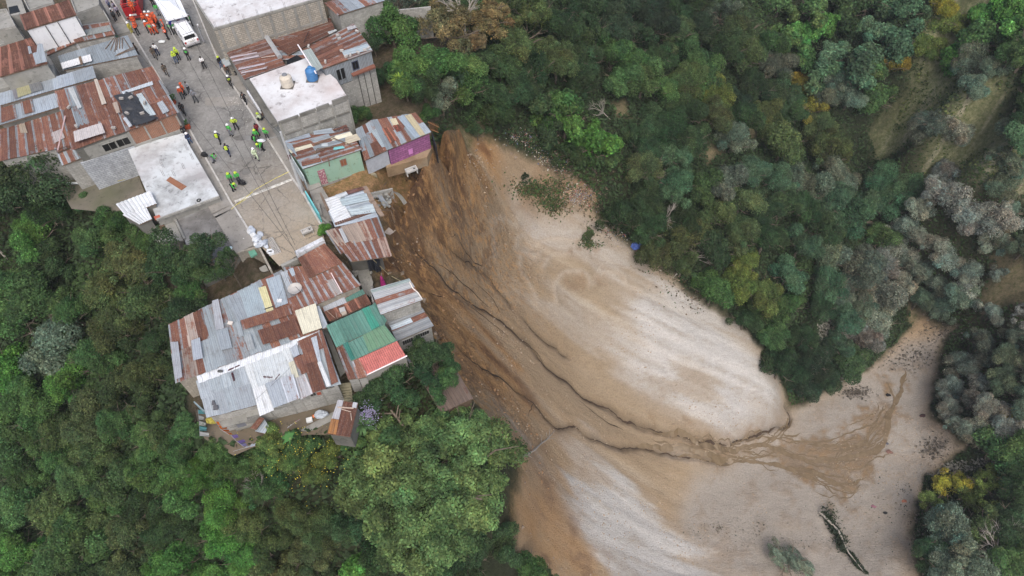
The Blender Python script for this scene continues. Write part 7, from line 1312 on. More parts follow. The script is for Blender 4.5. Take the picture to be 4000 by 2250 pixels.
def lobes(seed, n, flat, r0, r1, spread=.62):
    rg = np.random.default_rng(seed); C_ = []; R_ = []; a0 = rg.uniform(0, 6.28); SC3 = [(.42 * math.cos(a0 + 2.1 * j) * rg.uniform(.6, 1.3), .42 * math.sin(a0 + 2.1 * j) * rg.uniform(.6, 1.3), rg.uniform(-.22, .28), rg.uniform(.55, .85)) for j in range(3)]
    for k in range(n):
        ph = k * 2.39996 + rg.uniform(-.3, .3); q = (k + .5) / n; z = q * 1.1 - .15 + rg.uniform(-.1, .1); rad = math.sqrt(max(.02, 1 - max(0, z) ** 2)) * spread * rg.uniform(.75, 1.15); rad *= rg.uniform(.75, 1.3); sc = SC3[k % 3]
        if k % 5: C_.append((sc[0] + rad * sc[3] * math.cos(ph * 1.7), sc[1] + rad * sc[3] * math.sin(ph * 1.7), sc[2] + z * .6 * flat * sc[3] + rg.uniform(-.08, .08))); R_.append(rg.uniform(r0, r1) * rg.uniform(.6, 1.0)); continue
        C_.append((rad * math.cos(ph), rad * math.sin(ph), z * .62 * flat + rg.uniform(-.12, .12))); R_.append(rg.uniform(r0, r1) * rg.uniform(.75, 1.15))
    C_.append((0, 0, .1 * flat)); R_.append(.5 * min(1, flat + .2)); return np.array(C_), np.array(R_)
STY = {}
def mkstyle(name, seeds, n, leaf, nl, flat, r0, r1, **kw): STY[name] = [leafcloud('crown', *lobes(s_, nl, flat, r0, r1, kw.get('spread', .62)), n, leaf, s_, **{k: v for k, v in kw.items() if k != 'spread'}) for s_ in seeds]
mkstyle('round', (1, 2, 3, 4), 9000, .080, 19, .95, .26, .44)
mkstyle('dense', (5, 6, 7, 15), 11000, .062, 28, .9, .20, .36, tone=.22)
mkstyle('flat', (8, 9), 9000, .055, 20, .40, .18, .30, spread=.75, tone=.2, up=.6, gap=.18)
mkstyle('broad', (10, 11, 14), 5000, .12, 18, .9, .25, .42, up=.6, aspect=.85)
mkstyle('open', (12, 13), 6000, .070, 17, 1.0, .20, .34, gap=.26, spread=.72)
def limbs(seed, n=7, lean=0, thick=.07, bare=False):
    rn = random.Random(seed); mb = MB(); top = (rn.uniform(-.1, .1) + lean, rn.uniform(-.1, .1), .62); mb.tube([(0, 0, -.15), (rn.uniform(-.04, .04), rn.uniform(-.04, .04), .3), top], thick, 7, 0, thick * .6)
    for k in range(n):
        a0 = 6.283 * k / n + rn.uniform(-.3, .3); l1 = rn.uniform(.3, .5); p1 = (top[0] + l1 * math.cos(a0), top[1] + l1 * math.sin(a0), top[2] + rn.uniform(.12, .35)); p2 = (p1[0] + .3 * math.cos(a0 + .3), p1[1] + .3 * math.sin(a0 + .3), p1[2] + rn.uniform(.05, .25)); mb.tube([top, p1, p2], thick * .45, 5, 0, thick * .15)
        for j in range(3 if not bare else 6):
            q = lerp3(p1, p2, rn.random()); b1 = a0 + rn.uniform(-1.2, 1.2); e1 = q + np.array([math.cos(b1) * .26, math.sin(b1) * .26, rn.uniform(.02, .2)]); mb.bar(q, e1, thick * .14, 4, 0, thick * .05)
            if bare:
                for _ in range(3): b2_ = b1 + rn.uniform(-1, 1); mb.bar(lerp3(q, e1, rn.uniform(.4, 1)), e1 + np.array([math.cos(b2_) * .2, math.sin(b2_) * .2, rn.uniform(0, .12)]), thick * .07, 3, 0, thick * .03)
    return mb
TRUNKS = [limbs(s_).mesh('trunk', [BARK]) for s_ in (1, 2, 3)]; BARE = [limbs(s_, 9, 0, .06, True).mesh('trunk', [PALEBARK]) for s_ in (4, 5, 6)]
COL = dict(dark=((.034, .064, .026), 'dark green'), mid=((.055, .105, .035), 'mid green'), bright=((.065, .155, .035), 'bright green'), olive=((.068, .092, .036), 'olive'), rust=((.135, .098, .052), 'rust brown'), yellow=((.22, .19, .03), 'yellow'),
           gold=((.19, .155, .028), 'golden'), dusty=((.170, .178, .155), 'dusty grey'), grey=((.095, .120, .085), 'grey green'), teal=((.055, .105, .058), 'bluish green'), ygreen=((.095, .128, .035), 'yellow green'), black=((.026, .045, .024), 'blackish green'))
trees = []
def tree(px, py, r, colk, style=None, zone='', hf=1.0, flat=None, name='tree', cat='tree'):
    """px,py,r in photo pixels of the 4000 px frame: centre and radius of the crown"""
    rn = random.Random(int(px * 7 + py * 13)); p_ = (px, py); r = r * 1.14; hf = hf * rn.uniform(.8, 1.25); zc = float(T(p_)[2])
    for _ in range(8):
        P = G(p_, zc); dep = proj(P)[2]; rm = r / FPX * dep; g = float(terr(P[0], P[1])); zc = .5 * zc + .5 * (g + rm * .95 * hf)
    P = G(p_, zc); g = float(terr(P[0], P[1])); dep = proj(P)[2]; rm = r / FPX * dep; h = max(.8, zc - g)
    ro = empty(name, (P[0], P[1], g), 0); style = style or 'round'; me = rn.choice(STY[style]); c = bpy.data.objects.new('crown', me); scene.collection.objects.link(c); c.parent = ro; c.location = (0, 0, h - rm * .12); c.scale = (rm, rm * rn.uniform(.88, 1.1), rm * rn.uniform(.9, 1.2)); c.rotation_euler = (rn.uniform(-.15, .15), rn.uniform(-.15, .15), rn.uniform(0, 6.28))
    bc = COL[colk][0]; f_ = rn.uniform(.86, 1.38) * (.82 if 'spur' in zone or 'slope' in zone else .86 if ('left' in zone or 'laundry' in zone) else 1.0); bc = (bc[0] * .94, bc[1], bc[2] * .96); c.color = (bc[0] * f_ * rn.uniform(.9, 1.12), bc[1] * f_, bc[2] * f_ * rn.uniform(.9, 1.15), 1)
    tk = bpy.data.objects.new('trunk', rn.choice(TRUNKS)); scene.collection.objects.link(tk); tk.parent = ro; tk.scale = (rm * .95, rm * .95, max(h, rm * .6) * 1.05); tk.rotation_euler = (0, 0, rn.uniform(0, 6.28)); tk.location = (0, 0, -.2)
    trees.append(dict(o=ro, px=px, py=py, r=rm, col=COL[colk][1], zone=zone, cat=cat)); return ro
Vs = 4000 / 2576
# hand placed crowns: (x, y, r) on the 2576 px overview
HP = {
 'behind the upper houses': [(985, 65, 62, 'mid', 'round'), (1005, 8, 50, 'grey', 'open'), (1130, 72, 88, 'rust', 'flat'), (1085, 25, 50, 'dark', 'round'), (1215, 45, 80, 'rust', 'flat'), (1250, 10, 70, 'olive', 'flat'), (1170, 10, 60, 'dark', 'dense'), (1300, 85, 78, 'olive', 'flat'), (1345, 30, 55, 'olive', 'open'), (1035, 165, 58, 'mid', 'round'), (1100, 160, 55, 'mid', 'round'), (1155, 165, 50, 'mid', 'round'),
    (1180, 215, 55, 'mid', 'round'), (1245, 235, 52, 'dark', 'round'), (1110, 240, 50, 'grey', 'open'), (1020, 205, 46, 'mid', 'round'), (1065, 215, 45, 'dark', 'round'), (1210, 160, 48, 'dark', 'dense'), (1260, 165, 50, 'dark', 'dense'), (1075, 285, 30, 'mid', 'round'), (1230, 290, 45, 'dark', 'round'), (1200, 330, 26, 'dark', 'open'), (1190, 110, 45, 'rust', 'flat'), (940, 110, 34, 'dark', 'open'), (965, 185, 26, 'dark', 'round'), (905, 285, 22, 'dark', 'round'), (1130, 205, 40, 'dark', 'dense')],
 'on the upper wooded slope': [(1400, 60, 60, 'dark', 'dense'), (1340, 160, 62, 'dark', 'dense'), (1400, 150, 55, 'olive', 'dense'), (1300, 205, 50, 'dark', 'dense'), (1345, 250, 45, 'dark', 'broad'), (1400, 265, 55, 'mid', 'broad'), (1425, 300, 50, 'bright', 'broad'), (1495, 360, 58, 'bright', 'broad'), (1500, 400, 45, 'mid', 'broad'), (1460, 215, 50, 'dark', 'dense'), (1480, 70, 55, 'dark', 'open'), (1545, 60, 60, 'black', 'dense'), (1470, 140, 52, 'dark', 'dense'), (1540, 130, 50, 'mid', 'round'), (1600, 145, 45, 'mid', 'round'),
    (1560, 195, 50, 'mid', 'round'), (1620, 195, 52, 'mid', 'round'), (1510, 215, 45, 'dark', 'round'), (1590, 250, 40, 'dark', 'dense'), (1510, 280, 45, 'dark', 'dense'), (1600, 90, 45, 'dark', 'open'), (1650, 60, 55, 'black', 'dense'), (1700, 75, 52, 'olive', 'dense'), (1690, 25, 48, 'dark', 'dense'), (1660, 215, 42, 'mid', 'round'), (1655, 140, 45, 'dark', 'dense'), (1470, 10, 60, 'dark', 'dense'), (1560, 0, 55, 'black', 'dense'), (1630, 0, 50, 'black', 'dense'), (1380, 340, 35, 'dark', 'broad'), (1430, 380, 35, 'dark', 'open')],
 'on the middle wooded slope': [(1735, 130, 50, 'mid', 'round'), (1775, 185, 52, 'mid', 'round'), (1730, 200, 48, 'olive', 'dense'), (1800, 235, 50, 'ygreen', 'dense'), (1800, 290, 48, 'olive', 'dense'), (1770, 10, 55, 'dark', 'dense'), (1760, 70, 50, 'black', 'dense'), (1850, 70, 60, 'olive', 'dense'), (1820, 30, 50, 'grey', 'open'), (1880, 140, 58, 'olive', 'dense'), (1830, 130, 50, 'dark', 'dense'), (1935, 110, 55, 'mid', 'dense'), (1960, 165, 48, 'grey', 'dense'), (1900, 215, 52, 'dark', 'dense'), (1955, 235, 52, 'dark', 'dense'), (1870, 290, 55, 'dark', 'dense'), (1930, 285, 45, 'olive', 'dense'),
    (1740, 280, 45, 'dark', 'round'), (1700, 260, 45, 'dark', 'dense'), (1690, 330, 52, 'dark', 'dense'), (1745, 345, 45, 'dark', 'round'), (1640, 300, 45, 'dark', 'dense'), (2015, 215, 40, 'gold', 'open'), (2040, 265, 38, 'gold', 'open'), (2000, 280, 45, 'dark', 'dense'), (2070, 320, 45, 'olive', 'dense'), (1590, 330, 30, 'dark', 'open'), (1620, 365, 45, 'dark', 'dense'), (1690, 390, 45, 'teal', 'dense'), (1760, 415, 45, 'teal', 'round'), (1850, 250, 40, 'black', 'dense')],
}
BAREP = [(1560, 282, 28), (1792, 395, 34), (1905, 350, 32), (1500, 215, 8), (1840, 395, 12)]
for zn, rows in HP.items():
    for x, y, r, ck, stl in rows:
        if not any(math.hypot(x - a, y - b_) < c + r * .5 for a, b_, c in BAREP): tree(x * Vs, y * Vs, r * Vs, ck, stl, zn)
def inpoly(p, poly):
    x, y = p; ins = False
    for k in range(len(poly)):
        (x0, y0), (x1, y1) = poly[k], poly[(k + 1) % len(poly)]
        if (y0 > y) != (y1 > y) and x < (x1 - x0) * (y - y0) / (y1 - y0) + x0: ins = not ins
    return ins
def fill(zone, poly, r0, r1, anchors, styles, seed, avoid=[(1560, 282, 28), (1792, 395, 34), (1905, 350, 32), (1840, 395, 12)], dens=.80):
    rn = random.Random(seed); xs = [p[0] for p in poly]; ys = [p[1] for p in poly]; put = []
    for _ in range(2600):
        x, y = rn.uniform(min(xs), max(xs)), rn.uniform(min(ys), max(ys))
        if not inpoly((x, y), poly): continue
        r = rn.uniform(r0, r1)
        if any(math.hypot(x - a, y - b_) < dens * (r + c) for a, b_, c in put) or any(math.hypot(x - a, y - b_) < c + r * .5 for a, b_, c in avoid): continue
        put.append((x, y, r))
    for x, y, r in sorted(put):
        an = sorted(anchors, key=lambda q: math.hypot(q[0] - x, q[1] - y) * rn.uniform(.8, 1.25))[0]; tree(x * Vs, y * Vs, r * Vs, an[2], an[3] if len(an) > 3 else rn.choice(styles), zone)
fill('on the upper wooded spur', [(1560, 480), (1620, 400), (1720, 440), (1830, 340), (1960, 330), (2080, 360), (2110, 440), (1980, 560), (1800, 600), (1660, 570), (1560, 545)], 46, 62,
     [(1640, 445, 'olive'), (1600, 500, 'dark'), (1700, 480, 'teal'), (1760, 460, 'mid'), (1830, 420, 'grey'), (1850, 520, 'olive'), (1930, 430, 'teal'), (1960, 520, 'dark'), (2050, 400, 'olive'), (2060, 470, 'grey'), (1750, 560, 'dark')], ['dense', 'round'], 1, dens=.60)
fill('on the middle wooded spur', [(1590, 560), (1700, 575), (1800, 600), (1980, 560), (2110, 440), (2200, 500), (2260, 600), (2150, 700), (1980, 740), (1800, 740), (1690, 660)], 44, 60,
     [(1620, 580, 'dark', 'open'), (1700, 620, 'olive'), (1750, 590, 'olive'), (1800, 650, 'dark'), (1850, 600, 'olive'), (1870, 690, 'ygreen'), (1950, 620, 'dark'), (2000, 650, 'teal'), (2050, 560, 'dark'), (2120, 600, 'grey'), (2200, 560, 'mid'), (2150, 520, 'teal'), (1760, 700, 'mid')], ['dense', 'round'], 2, dens=.60)
fill('on the lower wooded spur', [(1840, 760), (1980, 740), (2150, 700), (2260, 620), (2285, 720), (2240, 830), (2170, 930), (2080, 975), (2010, 1010), (1985, 960), (1930, 870)], 38, 54,
     [(1880, 780, 'dark'), (1950, 800, 'mid'), (2020, 780, 'dark'), (2000, 880, 'dark'), (2060, 930, 'black'), (2080, 830, 'teal'), (2150, 760, 'grey'), (2200, 830, 'dusty'), (2250, 700, 'dusty'), (2180, 880, 'grey'), (2110, 920, 'dark')], ['dense', 'round'], 3, dens=.60)
fill('in the top right gully', [(1960, 0), (2290, 0), (2330, 40), (2230, 150), (2160, 200), (2060, 190), (1990, 120)], 36, 54,
     [(2000, 20, 'mid', 'broad'), (2080, 60, 'bright', 'broad'), (2150, 90, 'teal', 'broad'), (2240, 50, 'teal', 'broad'), (2050, 130, 'mid', 'broad'), (2180, 20, 'dark', 'broad'), (2120, 160, 'teal', 'broad')], ['broad'], 4, dens=.62)
fill('on the far right wall', [(2110, 200), (2190, 170), (2230, 130), (2300, 110), (2370, 130), (2440, 160), (2400, 190), (2320, 210), (2220, 250), (2140, 280), (2080, 250)], 34, 50,
     [(2250, 110, 'gold', 'dense'), (2300, 100, 'yellow', 'dense'), (2330, 150, 'ygreen'), (2200, 200, 'mid', 'broad'), (2280, 200, 'ygreen'), (2370, 190, 'bright', 'broad'), (2150, 250, 'grey'), (2250, 240, 'mid'), (2390, 150, 'bright', 'broad')], ['dense', 'round'], 5, dens=.62)
fill('at the top right corner', [(2470, 30), (2530, 0), (2600, 0), (2600, 420), (2520, 330), (2440, 240), (2440, 130)], 36, 54,
     [(2540, 50, 'bright', 'broad'), (2500, 110, 'mid', 'broad'), (2470, 180, 'grey'), (2550, 180, 'mid'), (2560, 260, 'dark'), (2500, 270, 'mid'), (2570, 340, 'teal')], ['dense', 'round'], 6, dens=.60)
fill('in the dusty right wood', [(2200, 410), (2290, 410), (2400, 430), (2500, 480), (2490, 620), (2440, 740), (2340, 800), (2290, 790), (2300, 680), (2270, 600), (2240, 500)], 38, 54,
     [(2230, 400, 'grey'), (2330, 430, 'dusty'), (2400, 500, 'dusty'), (2470, 480, 'grey'), (2250, 470, 'teal'), (2300, 560, 'dusty'), (2400, 600, 'dusty'), (2350, 690, 'grey'), (2440, 650, 'dusty'), (2330, 760, 'grey')], ['dense'], 7, avoid=[(2290, 620, 12)], dens=.62)
fill('on the grey right slope', [(2425, 880), (2490, 840), (2600, 820), (2600, 1060), (2520, 1100), (2430, 1110), (2370, 1040), (2360, 960)], 34, 46, [(2420, 900, 'dusty'), (2500, 900, 'grey'), (2560, 960, 'grey'), (2450, 1040, 'dusty'), (2400, 1000, 'dusty')], ['dense'], 8, dens=.62)
fill('in the dim right gorge', [(2480, 560), (2600, 480), (2600, 800), (2500, 820), (2400, 800), (2440, 700)], 32, 46, [(2500, 600, 'grey'), (2560, 700, 'dusty'), (2460, 780, 'dusty')], ['open', 'dense'], 9, dens=1.15)
for x, y, r, ck, stl in ((2560, 1055, 30, 'gold', 'open'), (2520, 1130, 62, 'mid', 'round'), (2580, 1120, 50, 'mid', 'round'), (2480, 1210, 45, 'ygreen', 'open'), (2390, 1215, 50, 'yellow', 'open'), (2350, 1270, 42, 'ygreen', 'open'), (2440, 1260, 42, 'ygreen', 'open'), (2570, 1230, 55, 'dark', 'dense'), (2400, 1345, 72, 'grey', 'dense'), (2350, 1400, 48, 'dark', 'dense'), (2470, 1330, 55, 'olive', 'open'), (2540, 1320, 60, 'dark', 'dense'), (2550, 1410, 62, 'mid', 'dense'), (2460, 1430, 60, 'grey', 'open'), (2390, 1450, 55, 'grey', 'dense')):
    tree(x * Vs, y * Vs, r * Vs, ck, stl, 'on the ravine floor bottom right')
# left forest
for x, y, r, ck, stl, hf in ((72, 438, 98, 'dark', 'dense', 1.2), (15, 500, 60, 'dark', 'dense', 1), (130, 530, 55, 'dark', 'dense', .8), (215, 500, 34, 'mid', 'round', .6), (290, 555, 42, 'mid', 'round', .8), (245, 600, 50, 'mid', 'round', .8), (85, 590, 55, 'bright', 'round', .9), (320, 545, 22, 'black', 'open', .8), (430, 655, 62, 'dark', 'round', 1.9), (515, 620, 46, 'dark', 'round', 2.4), (570, 655, 36, 'dark', 'open', 2.6), (370, 600, 40, 'mid', 'round', 1.8), (480, 680, 50, 'dark', 'round', 2),
    (330, 660, 70, 'olive', 'dense', 1), (270, 720, 70, 'olive', 'dense', 1), (370, 760, 75, 'olive', 'dense', 1), (460, 780, 60, 'dark', 'dense', 1), (300, 820, 68, 'olive', 'dense', 1), (390, 860, 48, 'dark', 'dense', 1), (480, 720, 45, 'mid', 'round', .9), (130, 660, 50, 'dark', 'round', .9), (60, 700, 62, 'mid', 'round', .9)):
    tree(x * Vs, y * Vs, r * Vs, ck, stl, 'beside the lower left roofs', hf)
AL = [(60, 740, 'mid'), (130, 760, 'mid'), (200, 680, 'dark'), (110, 850, 'grey'), (30, 920, 'bright'), (160, 900, 'bright'), (250, 900, 'mid'), (60, 1000, 'mid'), (170, 1020, 'olive'), (260, 1010, 'olive'), (330, 960, 'olive'), (400, 1000, 'olive', 'open'), (120, 1130, 'mid'), (220, 1130, 'olive'), (300, 1120, 'mid'), (60, 1280, 'mid'), (40, 1360, 'bright'), (160, 1270, 'olive'), (260, 1250, 'mid'), (350, 1230, 'dark'), (440, 1160, 'mid'), (540, 1120, 'mid'), (450, 1280, 'dark'), (560, 1250, 'bright'), (560, 1390, 'bright'), (650, 1330, 'olive'), (680, 1290, 'olive', 'dense'), (300, 1370, 'olive'), (150, 1400, 'mid'), (700, 1200, 'mid')]
fill('in the left woods', [(0, 740), (180, 780), (250, 880), (400, 920), (430, 1000), (420, 1080), (200, 1080), (0, 1080)], 54, 78, AL, ['round', 'dense'], 10, dens=.62)
fill('in the bottom left woods', [(0, 1080), (200, 1080), (300, 1110), (300, 1470), (0, 1470)], 54, 76, AL, ['round', 'dense'], 11, dens=.62)
fill('below the laundry yard', [(300, 1110), (420, 1100), (500, 1120), (570, 1150), (640, 1200), (800, 1250), (840, 1400), (840, 1470), (300, 1470)], 48, 68, AL, ['round', 'dense'], 12, dens=.62)
for x, y, r, ck, stl in ((680, 1105, 34, 'ygreen', 'round'), (760, 1120, 38, 'mid', 'round'), (830, 1140, 38, 'ygreen', 'round'), (470, 1080, 40, 'mid', 'round'), (545, 1135, 38, 'mid', 'round'), (720, 1160, 40, 'mid', 'round'), (780, 1190, 38, 'ygreen', 'round'), (640, 1160, 34, 'mid', 'round'), (880, 1110, 28, 'mid', 'round'), (590, 1160, 28, 'dark', 'round')):
    tree(x * Vs, y * Vs, r * Vs, ck, stl, 'near the yellow flowers', 1.1, name='bush', cat='bush')
for x, y, r, ck, stl, hf in ((985, 960, 62, 'dark', 'round', .8), (935, 990, 45, 'dark', 'round', .8), (1080, 885, 50, 'dark', 'round', 2.0), (1122, 900, 34, 'dark', 'round', 2.3), (1065, 930, 44, 'dark', 'round', 1.9), (1110, 960, 40, 'mid', 'round', 2)): tree(x * Vs, y * Vs, r * Vs, ck, stl, 'beside the red tiled porch', hf)
for x, y, r, ck, stl in ((950, 1400, 60, 'dark', 'dense'), (1080, 1430, 60, 'dark', 'dense'), (1180, 1400, 60, 'dark', 'dense'), (1270, 1370, 50, 'dark', 'round'), (1320, 1420, 55, 'mid', 'round'), (1370, 1440, 32, 'dark', 'open'), (860, 1330, 55, 'dark', 'dense'), (880, 1440, 50, 'bright', 'broad')): tree(x * Vs, y * Vs, r * Vs, ck, stl, 'below the biggest tree')
# the big broad tree
rg = np.random.default_rng(77); Cb, Rb = [], []
for k in range(90):
    ph = k * 2.39996; q = math.sqrt((k + .5) / 90); q2 = q * .86 * (1 + .12 * math.sin(3 * ph + 1) + rg.uniform(-.05, .07)); Cb.append((q2 * math.cos(ph), q2 * math.sin(ph), .6 * math.sqrt(max(0, 1 - q * q * .92)) + rg.uniform(-.10, .10))); Rb.append(rg.uniform(.08, .18))
big = leafcloud('crown', np.array(Cb), np.array(Rb), 46000, .036, 99, up=.5, tone=.38)
ro = tree(1068 * Vs, 1195 * Vs, 216 * Vs, 'mid', 'round', 'x', .8); ro.children[0].data = big; ro.children[0].rotation_euler = (0, 0, .4); ro.children[0].scale = (ro.children[0].scale[0] * .98, ro.children[0].scale[0] * 1.0, ro.children[0].scale[0] * .85); ro.children[0].color = (.088, .145, .052, 1)
ro.children[0].location.z -= 2.2
trees.pop(); tag(ro, 'huge spreading green tree at the bottom centre, the widest crown of all', 'tree'); ro.name = 'tree'
print('TREES', len(trees))
# automatic labels
ORD = 'first second third fourth fifth sixth seventh eighth ninth tenth eleventh twelfth thirteenth fourteenth fifteenth sixteenth seventeenth eighteenth nineteenth twentieth'.split()
from collections import defaultdict
gr = defaultdict(list)
for q in trees:
    q['sz'] = 'small' if q['r'] < 2.6 else ('large' if q['r'] > 3.9 else 'middling'); gr[(q['zone'], q['col'], q['sz'], q['cat'])].append(q)
for (z, c_, s_, ct), L_ in gr.items():
    L_.sort(key=lambda q: q['px'])
    for k, q in enumerate(L_):
        lab = '%s %s %s %s' % (s_, c_, ct, z) + ('' if len(L_) == 1 else ', %s from left' % ORD[min(k, 19)])
        tag(q['o'], lab, ct, ('trees ' if ct == 'tree' else 'bushes ') + z)
# bare, leaning and fallen trees
def bare_tree(label, p_, h, rm, lean, seed, mat=None, name='bare_tree'):
    q = T(p_); ro = thing(name, label, 'tree', q, 0); o = bpy.data.objects.new('trunk', BARE[seed % 3]); scene.collection.objects.link(o); o.parent = ro; o.scale = (rm, rm, h); o.rotation_euler = (lean[0], lean[1], seed); return ro
for p_, h, rm, ln, s_, lab in ((V(1175, 140), 8, 3.2, (0, 0), 1, 'pale bare limbed tree between the rust brown crowns'), (V(1610, 60), 9, 1.2, (-.2, .2), 2, 'dead stump like tree rising from the dark upper slope'), (V(1640, 55), 8, 2, (.2, .5), 3, 'dead tree with white broken limb at the top of the slope'), (V(1535, 300), 4, 1.5, (.3, .6), 4, 'leafless grey tree on the middle of the upper slope'),
    (V(2470, 1400), 5, 4.2, (0, 0), 5, 'leafless twiggy tree at the bottom right woods'), (V(20, 650), 5, 2.8, (0, 0), 6, 'leafless brown tree at the left edge'), (V(1640, 560), 4, 2.6, (.8, .5), 7, 'toppled leafless tree at the upper slide rim'), (V(1700, 690), 5, 3, (.9, .7), 8, 'toppled leafless tree at the middle slide rim'), (V(672, 1250), 4, .9, (0, 0), 9, 'pale dead tree among the yellow flowers')): bare_tree(lab, p_, h, rm, ln, s_)
ro = thing('fallen_tree', 'long fallen dark conifer lying on the ravine floor at the bottom right', 'tree', T(N(1170, 1180))); a_, b2 = T(N(985, 960)), T(N(1335, 1425)); mb = MB(); mb.tube([a_ + (0, 0, .5), lerp3(a_, b2, .35) + (.5, .2, .8), lerp3(a_, b2, .7) + (-.3, .1, .5), b2 + (0, 0, .3)], .2, 7, 0, .05); mb.build('trunk', PALEBARK, ro)
rg = np.random.default_rng(5); n = 2300; u = rg.beta(1.1, 1.1, n) * .95 + .05; wd_ = 1.25 * (1.05 - u) ** .8 * (u > .05) + .2; base_ = a_ + (b2 - a_) * u[:, None] + np.stack([.5 * np.sin(u * 7) + .25 * np.sin(u * 19), .3 * np.sin(u * 9 + 1), 0 * u], 1); wd_ = wd_ * (.45 + 1.1 * vn(u * 11, u * 0 + 2., 4)); sd_ = rg.normal(0, .42, (n, 3)) * wd_[:, None]; P = base_ + sd_ + np.array([.35, .3, .5]) * wd_[:, None] * .6; P[:, 2] = np.maximum(P[:, 2], terr(P[:, 0], P[:, 1]) + .1)
Nn = rg.normal(size=(n, 3)) + (0, 0, 1); Nn /= np.linalg.norm(Nn, axis=1)[:, None]; T1 = np.cross(Nn, rg.normal(size=(n, 3))); T1 /= np.linalg.norm(T1, axis=1)[:, None]; T2 = np.cross(Nn, T1)
me = quads_mesh('foliage', P - np.array(ro.location), T1 * .22, T2 * .1, Nn, np.repeat(rg.uniform(.6, 1.3, n)[:, None], 3, 1), LEAF); o = bpy.data.objects.new('foliage', me); scene.collection.objects.link(o); o.parent = ro; o.color = (.035, .05, .03, 1)
ro = tree(*N(745, 1310), 95, 'grey', 'open', 'x', .45); trees.pop(); tag(ro, 'uprooted grey green bush on the ravine floor left of the fallen conifer', 'bush'); ro.name = 'uprooted_bush'; ro.children[0].scale = (2.6, 5.0, 2.0); ro.children[0].rotation_euler = (0, 0, .55)
mb = MB(); mb.bar(T(N(675, 1280)) + (0, 0, .6), T(N(710, 1380)) + (0, 0, 1.6), .12); small('broken_trunk', 'pale broken trunk beside the uprooted bush on the ravine floor', 'log', mb, PALEBARK)
ro = thing('dead_branch', 'long leafless branch lying on the brown slope beside the biggest tree', 'branch', T(O(1830, 420))); mb = MB()
pts = [T(O(x, y)) + (0, 0, .3) for x, y in ((1620, 562), (1690, 520), (1760, 480), (1810, 430), (1860, 395), (1885, 365), (1915, 330))]; mb.tube(pts, .16, 6, 0, .04)
for q0, q1 in (((1810, 430), (1815, 370)), ((1860, 395), (1915, 395)), ((1750, 485), (1700, 545)), ((1870, 380), (1880, 310)), ((1700, 515), (1740, 545)), ((1860, 395), (1850, 350))): mb.bar(T(O(*q0)) + (0, 0, .3), T(O(*q1)) + (0, 0, .5), .05, 5, 0, .02)
mb.build('wood', PALEBARK, ro)
# agave / palm like plants
def rosette(label, p_, z, rad, col_, seed, lift=0):
    rn = random.Random(seed); q = G(p_, z) if z is not None else T(p_) + (0, 0, lift); ro = thing('rosette_plant', label, 'plant', q); mb = MB()
    for k in range(46):
        a0 = rn.uniform(0, 6.28); el = rn.uniform(-.1, 1.3); L_ = rad * rn.uniform(.7, 1.1); d = np.array([math.cos(a0) * math.cos(el), math.sin(a0) * math.cos(el), math.sin(el)]); s_ = np.array([-math.sin(a0), math.cos(a0), 0]) * .06 * rad; m_ = d * L_ * .55; e_ = d * L_ - np.array([0, 0, .25 * L_]); g = rn.uniform(.7, 1.3)
        mb.face([s_ * .5, m_ + s_, m_ - s_, -s_ * .5], 0, None, tuple(c * g for c in col_)); mb.face([m_ + s_, e_, m_ - s_], 0, None, tuple(c * g for c in col_))
    o = mb.build('leaves', LEAFC, ro, local=True); mb = MB(); mb.bar((0, 0, -1.2), (0, 0, 0), .1); mb.build('trunk', BARK, ro, local=True)
m, t, b = newmat('leaf_colour'); at = nd(t, 'ShaderNodeAttribute', attribute_name='Col'); t.links.new(at.outputs['Color'], b.inputs['Base Color']); LEAFC = m
for f, x, y, r, c_, lab in ((Q, 350, 800, 1.5, (.14, .22, .03), 'bright yellow green rosette plant under the trees above the pink shed'), (Q, 340, 700, 1.3, (.09, .17, .04), 'green rosette plant just above the brightest one'), (Q, 830, 690, 1.2, (.06, .12, .06), 'spiky plant at the scarp top, highest of three'), (Q, 790, 765, 1.2, (.06, .11, .06), 'spiky plant at the scarp top, middle of three'), (Q, 820, 850, 1.2, (.05, .10, .06), 'spiky plant at the scarp top, lowest of three'),
    (O, 465, 360, 1.3, (.07, .14, .05), 'green spiky palm plant between small shed and the biggest tree')): rosette(lab, f(x, y), None, r, c_, x, 3.0 if f is Q else 2.2)
